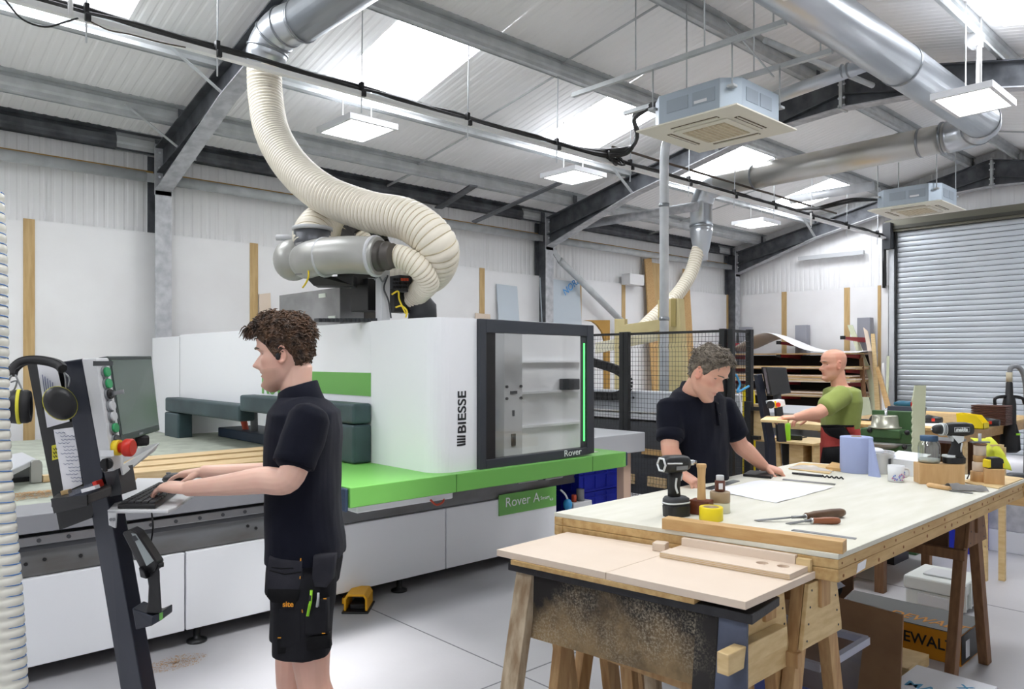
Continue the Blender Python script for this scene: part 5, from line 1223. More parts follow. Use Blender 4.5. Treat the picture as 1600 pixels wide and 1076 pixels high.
rs2, ls2 = q2(1047,634,4.10), q2(1130,633,4.26)
re2, rw2 = q2(1047,702,4.00), q2(1062,737,3.97); le2, lw2 = q2(1156,694,4.30), q2(1194,729,4.34)
limb(body, [rs2, rs2.lerp(re2,.5), re2, re2.lerp(rw2,.3), rw2], [.06,.054,.047,.047,.031])
limb(body, [ls2, ls2.lerp(le2,.5), le2, le2.lerp(lw2,.3), lw2], [.06,.054,.047,.047,.031])
hand(body, rw2, q2(1084,752,3.92)-rw2, F2*.2+U3*.9, L2, [.42,.45,.5,.55], 1.08, .10, .7)
hand(body, lw2, q2(1222,737,4.33)-lw2, U3*.9+F2*.2, F2, [.55,.6,.65,.7], 1.08, .08, .8)
for s in (-1,1):
    hip = C2+L2*s*.10; hip.z = .86; kn = hip+V((0,.0,-.40)); an = kn+V((0,.03,-.38)); an.z = .08
    limb(body, [hip, kn, an], [.09,.062,.042]); limb(body, [an-V((0,0,.04)), an+F2*.16-V((0,0,.045))], [.042,.034])
me = remesh(body, .0038, 1); paint(me, skinfn(hd2, (222,178,154), (212,142,120), (176,140,122), .35)); place(me, 'body', 'skin', pr2)
sr = [tr2(1086,604,4.18,.085,.075,2.1),tr2(1087,612,4.18,.15,.10),tr2(1089,623,4.18,.205,.118),tr2(1090,655,4.19,.21,.13),tr2(1092,700,4.2,.195,.135),tr2(1095,745,4.21,.18,.13),tr2(1096,790,4.22,.185,.132),tr2(1096,830,4.22,.19,.135)]
me = garment([sr], [([rs2, rs2.lerp(re2,.35), rs2.lerp(re2,.72)], [.072,.076,.071]), ([ls2, ls2.lerp(le2,.35), ls2.lerp(le2,.72)], [.072,.076,.071])], .0065, folds(8, .007, (1,1,.45), 6), 3); place(me, 'polo_shirt', 'navy_cloth', pr2)
for a, b in ((rs2,re2),(ls2,le2)):
    d = (b-a).normalized(); MB().lathe(a.lerp(b,.70), [(.062,-.03),(.0735,-.028),(.0745,-.004),(.073,.018),(.070,.020),(.052,.012)], d, 32).build('sleeve_cuff', 'navy_cloth', pr2)
cr = []
for dz_, rx, ry in ((-.03,.088,.085),(.02,.080,.078),(.055,.077,.077),(.053,.083,.083),(.01,.098,.096),(-.035,.115,.112)):
    ring = []
    for k in range(32):
        a = 2*math.pi*k/32; fr_ = math.cos(a); c = q2(1086,612,4.17)+V((0,0,dz_*.9+.012))+F2*.012
        ring.append(c+F2*ry*fr_+L2*rx*math.sin(a)+U3*(-.034*max(0,fr_)**1.3-.004*max(0,-fr_)))
    cr.append(ring)
MB().loft(cr, closed_ends=False).build('collar', 'navy_cloth', pr2)
pl_ = [q2(x_,y_,4.18)+F2*h_ for x_, y_, h_ in ((1087,616,.106),(1089,628,.128),(1090,645,.138),(1091,662,.143))]
MB().loft([[p-L2*.014,p+L2*.014,p+L2*.014-F2*.02,p-L2*.014-F2*.02] for p in pl_], smooth=False).build('placket', 'navy_cloth', pr2, .002)
for p in pl_[:3]: MB().ball(p+F2*.001, .0055, 10, 6).build('button', 'black', pr2)
mb = MB(); mb.loft([tr2(1096,780,4.22,.175,.125),tr2(1096,820,4.22,.178,.13),tr2(1096,850,4.22,.175,.13)])
for s in (-1,1):
    c = C2+L2*s*.095; mb.loft([ell(V((c.x,c.y,z)),L2,F2,r,r*1.05,24,2.4) for z, r in ((.85,.10),(.6,.09),(.4,.08),(.1,.075))])
me = remesh(mb, .008, 3, folds(7,.006,(1,1,.5),2)); place(me, 'work_trousers', 'navy_cloth', pr2)
for s in (-1,1):
    c = C2+L2*s*.095; MB().loft([ell(V((c.x,c.y+.07,.05)),U3,L2,.045,.04,16),ell(V((c.x,c.y-.02,.06)),U3,L2,.058,.046,16),ell(V((c.x,c.y-.14,.045)),U3,L2,.043,.047,16),ell(V((c.x,c.y-.2,.03)),U3,L2,.028,.035,16)]).build('shoe', 'black', pr2)
def line2(a): return lp([(0,.212),(.5,.202),(.95,.178),(1.2,.152),(1.35,.115),(1.55,.110),(1.75,.142),(2.0,.112),(2.3,.065),(math.pi,.058)], a)[0]
def thick2(a, z): return lerp(.008, .024, max(0,min(1,(z-.16)/.08)))
hm = MB(); rg = hair_cap(hd2, line2, thick2, hm, 56, 16, seed=7, amp=.009)
tufts(hd2, rg, hm, 1500, lambda x,y,z: .020 if z > .18 else .009, lambda x,y,z: (.6,.2,.2) if z > .2 else ((-.3,0,-.2) if z > .16 else (-.3,0,-.9)), rnd, .0021)
hm.build('hair', 'hair_grey', pr2); hd2.eyes(pr2, .6)
# ---------------------------------------------------------------- person in green at the far machine
pr3 = thing('person', 'person in a green T-shirt and red and black trousers at the far machine', 'person', V((P(1310,700,D=5.6).x,P(1310,700,D=5.6).y,0)))
def q3(px, py, D=5.6): return P(px, py, D=D)
hd3 = Head(q3(1303.5,594), -R3-F3*.05, U3-R3*.02, .93); hd3.brow = 'hair_grey'
def tr3(px, py, hx, hy, e=2.4, D=5.6): return ell(q3(px,py,D), -R3, F3, hx, hy, 28, e)
body = MB(); hd3.add(body, 40, 44)
limb(body, [q3(1308,580),q3(1310,596),q3(1314,612)], [.052,.055,.066], 5, 18)
body.loft([tr3(1314,603,.06,.09),tr3(1315,610,.09,.165),tr3(1315,625,.105,.185),tr3(1314,645,.105,.17),tr3(1313,665,.105,.165),tr3(1313,690,.11,.17),tr3(1313,705,.10,.16)])
n3, f3 = q3(1318,616,5.42), q3(1310,616,5.79); ne3, nw3 = q3(1280,644,5.36), q3(1243,652,5.44); fe3, fw3 = q3(1285,650,5.82), q3(1262,652,5.86)
limb(body, [n3, n3.lerp(ne3,.5), ne3, ne3.lerp(nw3,.3), nw3], [.060,.054,.046,.044,.029]); limb(body, [f3, f3.lerp(fe3,.5), fe3, fe3.lerp(fw3,.4), fw3], [.06,.054,.046,.042,.029])
hand(body, nw3, q3(1222,652,5.46)-nw3, U3, F3, [.35,.35,.4,.45], 1.0, .1, .6); hand(body, fw3, q3(1245,655,5.86)-fw3, U3, -F3, [.4,.4,.4,.4], 1.0, .1, .6)
for s in (-1,1):
    hip = q3(1313,690)+F3*s*.095; kn = V((hip.x,hip.y,.50))-R3*.01*s; an = V((kn.x,kn.y,.09))+R3*.03
    limb(body, [hip, kn, an], [.09,.062,.042]); limb(body, [an-V((0,0,.045)), an-R3*.16-V((0,0,.05))], [.042,.034])
me = remesh(body, .0050, 1); paint(me, skinfn(hd3, (214,166,142), (206,134,112), (196,152,130), .2)); place(me, 'body', 'skin', pr3)
sr = [tr3(1314,604,.070,.09,2.1),tr3(1315,609,.108,.185),tr3(1315,626,.113,.205),tr3(1314,645,.113,.19),tr3(1313,662,.112,.188),tr3(1313,668,.112,.186)]
me = garment([sr], [([n3, n3.lerp(ne3,.4), n3.lerp(ne3,.72)], [.070,.074,.072]), ([f3, f3.lerp(fe3,.4), f3.lerp(fe3,.72)], [.070,.074,.072])], .0075, folds(7,.007,(1,1,.45),4), 3); place(me, 't_shirt', 'green_cloth', pr3)
MB().lathe(q3(1312,605), [(.062,-.012),(.068,-.010),(.068,.004),(.062,.006)], (0,0,1), 28).build('neckband', 'green_cloth', pr3)
mb = MB(); mb.loft([tr3(1313,664,.112,.18),tr3(1313,680,.118,.185),tr3(1312,705,.118,.18)])
for s in (-1,1):
    c = q3(1312,700)+F3*s*.095; mb.loft([ell(V((c.x,c.y,z)),-R3,F3,r,r*.98,22,2.4) for z, r in ((.97,.10),(.7,.095),(.4,.085),(.1,.08))])
me = remesh(mb, .008, 3, folds(7,.006,(1,1,.5),5)); place(me, 'work_trousers', 'red_cloth', pr3)
def patch3(pts, D, th, name, m):
    q = [q3(x,y,D) for x,y in pts]; c = sum(q, V())/len(q); mm = MB(); mm.loft([[p+F3*.05 for p in q],q,[c.lerp(p,.9)-F3*th for p in q]]); return mm.build(name, m, pr3)
patch3([(1289,668),(1318,666),(1330,680),(1334,684),(1318,688),(1300,682),(1293,676)], 5.40, .012, 'trouser_panel', 'black_panel')
patch3([(1290,700),(1318,698),(1318,724),(1286,724)], 5.395, .016, 'cargo_pocket', 'black_panel'); patch3([(1320,664),(1334,664),(1336,676),(1328,680)], 5.41, .01, 'trouser_panel', 'red_cloth')
patch3([(1287,664.5),(1335,664),(1335,667),(1287,667.5)], 5.403, .008, 'belt', 'black_panel')
for s in (-1,1):
    c = q3(1306,700)+F3*s*.095; c.z = 0; MB().loft([ell(c+R3*.08+V((0,0,.05)),U3,F3,.045,.04,16),ell(c+V((0,0,.06)),U3,F3,.058,.046,16),ell(c-R3*.12+V((0,0,.045)),U3,F3,.043,.047,16),ell(c-R3*.18+V((0,0,.03)),U3,F3,.028,.035,16)]).build('shoe', 'black', pr3)
hd3.eyes(pr3, .2)
# ================================================================ NEAR BENCHES
mat('bench_ply', (214,212,196), .55, 0, (224,222,210), 3, (1,5,1), .35, .7, bump=.04, bscale=40)
mat('bench_edge', (204,172,118), .6, 0, (182,146,92), 4, (1.2,9,9), bump=.06, bscale=12)
mat('mdf_pale', (218,200,180), .6, 0, (224,207,189), 2.5); mat('mdf_edge', (200,190,158), .65, 0, (190,178,146), 9)
mat('ply_wood', (222,196,146), .6, 0, (206,176,124), 5, (2,2,9), bump=.03); mat('old_wood', (198,162,114), .65, 0, (172,132,86), 5, (8,8,1), bump=.08)
mat('brown_wood', (128,92,60), .65, 0, (108,74,46), 6, (8,8,1), bump=.06); mat('hardboard', (140,106,74), .75, 0, (128,95,66), 6)
mat('oak', (204,168,114), .5, 0, (190,150,96), 4, (10,1,10), bump=.04); mat('beech', (214,176,124), .45, 0, (202,160,108), 5, (7,7,1)); mat('rosewood', (96,48,30), .4, 0, (120,62,38), 7, (1,6,1))
mat('makita_black', (24,25,27), .45); mat('tool_white', (222,226,226), .4); mat('chrome', (200,202,204), .18, 1.0); mat('tool_steel', (136,138,140), .35, .9)
mat('tape_yellow', (238,214,20), .45); mat('tape_brown', (166,144,112), .4); mat('paper_white', (238,239,244), .8); mat('blue_paper', (164,176,216), .85, bump=.12, bscale=90); mat('plastic_white', (226,228,230), .4); mat('jar_blue', (52,84,116), .5)
def grime():
    m = mat('grimy_ply', (150,118,76), .8, 0, (96,80,60), 3, bump=.1, bscale=30); nt = m.node_tree; n = nt.nodes
    tc = n.new('ShaderNodeTexCoord'); nz = n.new('ShaderNodeTexNoise'); nz.inputs['Scale'].default_value = 3.2; nz.inputs['Detail'].default_value = 8; nz.inputs['Roughness'].default_value = .68
    nt.links.new(tc.outputs['Object'], nz.inputs['Vector'])
    n2 = n.new('ShaderNodeTexNoise'); n2.inputs['Scale'].default_value = 130; n2.inputs['Detail'].default_value = 6; n2.inputs['Roughness'].default_value = .7; nt.links.new(tc.outputs['Object'], n2.inputs['Vector'])
    sx = n.new('ShaderNodeSeparateXYZ'); nt.links.new(tc.outputs['Object'], sx.inputs[0])
    r1 = n.new('ShaderNodeValToRGB'); r1.color_ramp.elements[0].position = .36; r1.color_ramp.elements[1].position = .66; r1.color_ramp.elements[0].color = rgb((34,31,30)); r1.color_ramp.elements[1].color = rgb((150,126,90))
    # black paint overspray thickest towards the painted top edge, pale dust on the rest
    mp = n.new('ShaderNodeMath'); mp.operation = 'MULTIPLY_ADD'; mp.inputs[1].default_value = -1.05; mp.inputs[2].default_value = 0.06; nt.links.new(sx.outputs['Z'], mp.inputs[0])
    ad = n.new('ShaderNodeMath'); ad.operation = 'ADD'; nt.links.new(nz.outputs['Fac'], ad.inputs[0]); nt.links.new(mp.outputs[0], ad.inputs[1]); nt.links.new(ad.outputs[0], r1.inputs[0])
    r2 = n.new('ShaderNodeValToRGB'); r2.color_ramp.elements[0].position = .46; r2.color_ramp.elements[1].position = .74; nt.links.new(n2.outputs['Fac'], r2.inputs[0])
    n3 = n.new('ShaderNodeTexNoise'); n3.inputs['Scale'].default_value = 5; nt.links.new(tc.outputs['Object'], n3.inputs['Vector'])
    r3 = n.new('ShaderNodeValToRGB'); r3.color_ramp.elements[0].position = .45; r3.color_ramp.elements[1].position = .68; nt.links.new(n3.outputs['Fac'], r3.inputs[0])
    mu = n.new('ShaderNodeMath'); mu.operation = 'MULTIPLY'; nt.links.new(r2.outputs[0], mu.inputs[0]); nt.links.new(r3.outputs[0], mu.inputs[1])
    mx = n.new('ShaderNodeMix'); mx.data_type = 'RGBA'; nt.links.new(mu.outputs[0], mx.inputs[0]); nt.links.new(r1.outputs[0], mx.inputs[6]); mx.inputs[7].default_value = rgb((190,178,156)); nt.links.new(mx.outputs[2], n['Principled BSDF'].inputs['Base Color'])
grime()
mat('painted_black', (24,24,28), .5, 0, (40,40,44), 20, bump=.1, bscale=60); mat('worn_leg', (196,180,154), .75, 0, (146,122,94), 5, (5,5,1.5), .35, .65, bump=.1)
ZT = .94
bA, bB, bC, bD = [V((x,y,ZT)) for x,y in ((2.368,2.281),(2.560,1.130),(4.944,1.142),(4.72,2.32))]
wb_ = thing('workbench', 'large pale plywood topped workbench with thick layered edges', 'workbench', V((3.6,1.7,ZT)))
def quad(a, b, c, d, z0, z1, ins=0):
    ce = (a+b+c+d)/4; return [V((p.x,p.y,z1)) + (ce-p).normalized()*ins*V((1,1,0)).length*.7 if ins else V((p.x,p.y,z1)) for p in (a,b,c,d)]
MB().prism([V((p.x,p.y,ZT-.018)) for p in (bA,bB,bC,bD)], (0,0,.018)).build('top_sheet', 'bench_ply', wb_, .002)
def edgebeam(p, q, z0, z1, w, nm):
    d = (q-p).normalized(); n_ = V((-d.y,d.x,0)); c = (bA+bB+bC+bD)/4
    if n_.dot(c-p) < 0: n_ = -n_
    MB().prism([V((p.x,p.y,z0)),V((q.x,q.y,z0)),V((q.x,q.y,z0))+n_*w,V((p.x,p.y,z0))+n_*w], (0,0,z1-z0)).build(nm, 'bench_edge', wb_, .003)
for i, (p, q) in enumerate(((bA,bB),(bB,bC),(bC,bD),(bD,bA))):
    k = (q-p); f = .52 if i in (0,1) else 1
    edgebeam(p, p+k*f-k.normalized()*.001, ZT-.052, ZT-.0185, .045, 'edge_lipping')
    if f < 1: edgebeam(p+k*f, q, ZT-.052, ZT-.0185, .045, 'edge_lipping')
    edgebeam(p, q, ZT-.096, ZT-.053, .045, 'frame_rail')
for i in range(26):
    t = (i+.5)/26; 
    for z in (-.036,-.074):
        if random.random() < .55: q = bB.lerp(bC, t+random.uniform(-.01,.01))+V((0,-.0005,z+random.uniform(-.006,.006))); MB().cyl(q+V((0,.002,0)), q-V((0,.001,0)), random.uniform(.004,.008), 8).build('knot', mat('knot_brown', (142,94,50), .7), wb_)
MB().prism([bB.lerp(bC,.065)+V((0,-.001,-.06)),bB.lerp(bC,.095)+V((0,-.001,-.056)),bB.lerp(bC,.09)+V((0,-.001,-.085)),bB.lerp(bC,.06)+V((0,-.001,-.09))], (0,-.002,0)).build('white_label', 'paper_white', wb_)
for t in (.25,.5,.75):
    a, b = bA.lerp(bD,t), bB.lerp(bC,t); MB().bar(V((a.x,a.y-.05,ZT-.07)), V((b.x,b.y+.05,ZT-.07)), .045, .045).build('cross_rail', 'bench_edge', wb_)
# ---- trestles
def trestle(name, lab, x, y0, y1, ztop, spread, m_g='ply_wood', m_l='old_wood', gh=.22, leanL=.0):
    """A-frame trestle with its beam along y; y0 is the end with the gusset in view"""
    t = thing(name, lab, 'trestle', (x,(y0+y1)/2,0), group='wooden trestles')
    MB().box((x-.035,y0,ztop-.10),(x+.035,y1,ztop)).build('beam', m_l, t, .003)
    for y in (y0+.03, y1-.07):
        for s in (-1,1):
            MB().prism([(x+s*.036,y,ztop-.004),(x+s*.105,y,ztop-.004),(x+s*(spread+.07),y,0),(x+s*spread,y,0)], (0,.045,0)).build('leg', m_l, t, .003)
    for y in (y0+.012, y1-.012):
        MB().prism([(x-.105,y,ztop-.006),(x+.105,y,ztop-.006),(x+.15,y,ztop-gh+.03),(x+.152,y,ztop-gh),(x-.152,y,ztop-gh)], (0,.016,0)).build('gusset', m_g, t, .002)
    for s in (-1,1):
        for k in range(4): q = V((x+s*(.085+.012*k),y0+.0115,ztop-.03-k*.055)); MB().cyl(q, q-V((0,.0015,0)), .004, 8).build('screw', 'dark_grey', t)
    MB().box((x-.17,y0+.02,ztop-gh-.06),(x-.135,y1-.02,ztop-gh-.01)).build('side_rail', m_l, t, .003)
    return t
trestle('trestle', 'wooden trestle under the front corner of the large workbench', 2.60, 1.19, 2.20, ZT-.098, .22)
trestle('trestle', 'brown wooden trestle under the far right end of the large workbench', 4.28, 1.18, 2.22, ZT-.098, .24, 'brown_wood', 'brown_wood', .16)
# ---- spray bench with boards on it
zb = .87
fb = [V((1.944,2.18,zb)),V((2.072,1.196,zb)),V((2.56,1.205,zb)),V((2.362,2.198,zb))]
sb = thing('spray_bench', 'black paint stained work stand with a grimy plywood front', 'work stand', (2.1,1.65,0))
e0, e1 = V((1.985,2.09,0)), V((2.105,1.25,0)); ed_ = (e1-e0).normalized(); nn = V((-ed_.y,ed_.x,0)); nn = nn if nn.x > 0 else -nn
def sbx(a, b, s0, s1, z0, z1, zsl=0):
    p = [e0+ed_*a+nn*s0, e0+ed_*b+nn*s0, e0+ed_*b+nn*s1, e0+ed_*a+nn*s1]; return MB().prism([V((q.x,q.y,z0)) for q in p], (0,0,z1-z0))
L_ = (e1-e0).length
sbx(-.05, L_+.06, -.015, .22, .795, .8255).build('black_top', 'painted_black', sb, .003)
sbx(-.02, L_-.12, -.036, .10, .826, .8445).build('timber_packer', 'bench_edge', sb, .002)
o = sbx(.02, L_-.03, .012, .026, .55, .795).build('front_sheet', 'grimy_ply', None, loc=e0+V((0,0,.55))); 
o.parent = sb; o.location = o.location-V((2.1,1.65,0)); ROOT[o] = Matrix.Translation(o.location)@Matrix.Translation(V((2.1,1.65,0)))
for a, m_ in ((-.02,'worn_leg'),(L_-.13,'grimy_ply')):
    sg = -1 if a < 0 else 1
    p = e0+ed_*a; q = p+ed_*.075
    MB().prism([V((p.x,p.y,.80)),V((q.x,q.y,.80)),V((q.x,q.y,0))-nn*.16+ed_*(.02*sg),V((p.x,p.y,0))-nn*.16+ed_*(.02*sg)], nn*.05).build('leg', m_, sb, .003)
    p2 = p+nn*.16; q2_ = q+nn*.16
    MB().prism([V((p2.x,p2.y,.80)),V((q2_.x,q2_.y,.80)),V((q2_.x,q2_.y,0))+nn*.16,V((p2.x,p2.y,0))+nn*.16], nn*.045).build('leg', 'old_wood', sb, .003)
pp = e0+ed_*(L_-.075); MB().prism([V((pp.x,pp.y,.80))+nn*.005,V((pp.x,pp.y,.80))+ed_*.11+nn*.005,V((pp.x,pp.y,.30))+ed_*.15-nn*.10,V((pp.x,pp.y,.30))-nn*.10], nn*.012).build('masking_sheet', mat('slate_paper', (92,100,120), .6, 0, (70,76,94), 6, bump=.1), sb)
q = e0+ed_*.35; MB().bar(V((q.x,q.y,.60))+nn*.06, V((q.x,q.y,.60))+nn*.06-ed_*.32, .03, .06).build('stretcher', 'old_wood', sb)
for a in (.30,.40): q = e0+ed_*a; MB().prism([V((q.x,q.y,.62))+nn*.20,V((q.x,q.y,.62))+nn*.20+ed_*.05,V((q.x,q.y,0))+nn*.26+ed_*.07,V((q.x,q.y,0))+nn*.26+ed_*.02], nn*.045).build('rear_leg', 'worn_leg' if a > .35 else 'old_wood', sb, .002)
for a in (.62,.74): q = e0+ed_*a; MB().prism([V((q.x,q.y,.62))+nn*.24,V((q.x,q.y,.62))+nn*.24+ed_*.06,V((q.x,q.y,0))+nn*.28+ed_*.04,V((q.x,q.y,0))+nn*.28-ed_*.02], nn*.045).build('rear_leg', 'old_wood', sb, .002)
# the trestle at its right with a stub rail
trestle('trestle', 'small wooden trestle with a stub arm beside the paint stained stand', 2.31, 1.24, 2.10, .848, .17, gh=.29)
MB().box((2.00,1.21,.66),(2.36,1.25,.725)).build('stub_rail', 'ply_wood', loc=(2.2,1.23,.69), label='short pale timber rail screwed to the small trestle gusset', cat='rail', bevel=.003)
for k in range(5): MB().cyl((2.05+k*.045,1.21,.70-.02*(k % 2)),(2.05+k*.045,1.208,.70-.02*(k % 2)),.004,8)
# two sheets side by side on the stand
fs = .5
m0, m1 = fb[0].lerp(fb[1],fs), fb[3].lerp(fb[2],fs)
for k, (q, lab) in enumerate((([fb[0],m0-V((0,-.002,0)),m1-V((0,-.002,0)),fb[3]],'pale board on the left half of the paint stained stand'),([m0,fb[1],fb[2],m1],'pale board on the right half of the paint stained stand'))):
    o = MB().prism([p-V((0,0,.025)) for p in q], (0,0,.025)).build('pale_board', 'mdf_pale', loc=q[0], bevel=.0015, label=lab, cat='board', group='boards on the stand')
    MB().prism([q[0]-V((0,0,.0182))-V((.0006,0,0)),q[1]-V((0,0,.0182))-V((.0006,0,0)),q[1]-V((0,0,.0012))-V((.0006,0,0)),q[0]-V((0,0,.0012))-V((.0006,0,0))], (.0005,0,0)).build('front_edge', 'mdf_edge', o) if 0 else None
# strip with two round holes, upright strip, small block
def onb(px, py, dz=0): q = P(px, py, Z=zb+dz); return q
st = [onb(1031,862,.02),onb(1234,897,.02),onb(1272,880,.02),onb(1075,848,.02)]
hs = thing('holed_strip', 'plywood strip with two round holes lying on the pale boards', 'board', V((st[0].x,st[0].y,zb)))
bm_ = bmesh.new()
def ringpts(c, r, n=20): return [c+V((r*math.cos(2*math.pi*k/n),r*math.sin(2*math.pi*k/n),0)) for k in range(n)]
c1_, c2_ = onb(1191,879,.02), onb(1224,884,.02); rr_ = .021
outer = [p.copy() for p in st]; ev = []
def loopedges(pts):
    vs = [bm_.verts.new(p) for p in pts]; return [bm_.edges.new((vs[i],vs[(i+1) % len(vs)])) for i in range(len(vs))]
ee = loopedges(outer)+loopedges(ringpts(c1_,rr_))+loopedges(ringpts(c2_,rr_))
bmesh.ops.triangle_fill(bm_, edges=ee, use_beauty=True)
r_ = bmesh.ops.extrude_face_region(bm_, geom=bm_.faces[:]); vs_ = [g for g in r_['geom'] if isinstance(g, bmesh.types.BMVert)]; bmesh.ops.translate(bm_, vec=(0,0,-.019), verts=vs_); bmesh.ops.recalc_face_normals(bm_, faces=bm_.faces)
me = bpy.data.meshes.new('strip'); bm_.to_mesh(me); bm_.free(); place(me, 'strip', 'mdf_pale', hs)
for k in range(3): MB().prism([st[0]-V((.0008,0,.004+k*.006)),st[1]-V((.0008,0,.004+k*.006)),st[1]-V((.0008,0,.006+k*.006)),st[0]-V((.0008,0,.006+k*.006))], (.0006,0,0)).build('ply_line', 'ply_wood', hs)
a, b = [V((lerp(bA.x,bB.x,(bA.y-y_)/(bA.y-bB.y))-.026,y_,zb+.0002)) for y_ in (1.68,1.26)]; up = thing('upright_strip', 'narrow plywood strip standing on edge against the workbench', 'board', a)
MB().prism([a,b,b+V((0,0,.05)),a+V((0,0,.05))], V((.022,.003,0))).build('long_piece', 'mdf_pale', up, .001); b2_ = V((lerp(bA.x,bB.x,(bA.y-1.21)/(bA.y-bB.y))-.026,1.21,zb+.0002)); MB().prism([b+(b2_-b)*.05,b2_,b2_+V((0,0,.042)),b+(b2_-b)*.05+V((0,0,.042))], V((.022,.003,0))).build('end_piece', 'ply_wood', up, .001)
q = onb(1034,862); MB().cbox(q+V((.02,.02,.0155)), (.05,.05,.03), Matrix.Rotation(.3,3,'Z')).build('small_block', 'mdf_pale', loc=q, bevel=.002, label='small pale block left of the holed strip', cat='block')
# ================================================================ THINGS ON THE WORKBENCH
def onw(px, py, dz=0): return P(px, py, Z=ZT+dz)
YAW = lambda d: math.atan2(d.y, d.x)
# long planed timber
a, b = onw(1034,826), onw(1317,866); tk = thing('timber_length', 'long planed oak timber lying along the front of the workbench', 'timber', a)
dd = (b-a).normalized(); nb_ = V((-dd.y,dd.x,0)); nb_ = nb_ if nb_.x > 0 else -nb_
MB().prism([a,b,b+nb_*.06,a+nb_*.06], (0,0,.042)).build('timber', 'oak', tk, .002)
# cordless tools
def impact(base, fdir, lab):
    f = V(fdir).normalized(); t = thing('impact_driver', lab, 'power tool', base); l = U3.cross(f)
    def w(x, y, z): return base+f*x+l*y+U3*z
    def sq(x, z, hx, hy): return ell(w(x,0,z), f, l, hx, hy, 20, 3.2)
    MB().loft([sq(.0,.001,.058,.037),sq(0,.045,.060,.039),sq(0,.052,.056,.036)], smooth=False).build('battery', 'makita_black', t, .003)
    MB().loft([sq(-.002,.053,.058,.038),sq(-.002,.075,.057,.037),sq(-.006,.085,.045,.030)]).build('foot', 'dark_grey', t)
    MB().loft([sq(-.002,.056,.0595,.0392),sq(-.002,.062,.0595,.0392)]).build('foot_band', 'tool_white', t)
    MB().loft([sq(-.012,.08,.026,.020),sq(-.014,.12,.025,.019),sq(-.010,.165,.026,.020),sq(-.004,.195,.032,.022)]).build('grip', 'black_rubber', t)
    def hz(x, r1, r2): return ell(w(x,0,.222), l, U3, r1, r2, 20, 2.6)
    MB().loft([hz(-.078,.020,.020),hz(-.074,.032,.033),hz(-.05,.036,.038),hz(.0,.035,.037),hz(.035,.033,.035),hz(.055,.026,.028),hz(.066,.016,.017)]).build('motor_housing', 'makita_black', t)
    rim = [w(-.0785,.027*math.cos(k*math.pi/3),.222+.029*math.sin(k*math.pi/3)) for k in range(7)]; MB().tube(rim, .005, 6).build('rear_trim', 'tool_white', t)
    for s in (-1,1):
        MB().tube([w(-.072,s*.031,.230),w(-.03,s*.0375,.228),w(.0,s*.0375,.226)], .0035, 6).build('side_trim', 'tool_white', t)
        MB().tube(spline([w(-.016,s*.0195,.165),w(-.02,s*.0195,.13),w(-.010,s*.0195,.10)],5), .005, 6).build('grip_trim', 'tool_white', t)
        MB().prism([w(-.03,s*.0365,.200),w(.03,s*.0365,.200),w(.03,s*.0365,.216),w(-.03,s*.0365,.216)], l*s*.0015).build('name_badge', 'mid_grey', t)
    MB().loft([hz(.066,.013,.013),hz(.088,.012,.012),hz(.092,.009,.009),hz(.104,.008,.008)]).build('bit_holder', 'chrome', t)
    MB().bar(w(.022,0,.18), w(.014,0,.15), .014, .016, f).build('trigger', 'light_grey', t)
    return t
impact(onw(1057,806), R3*.9+F3*.45, 'black and white impact driver standing on its battery by the mallet')
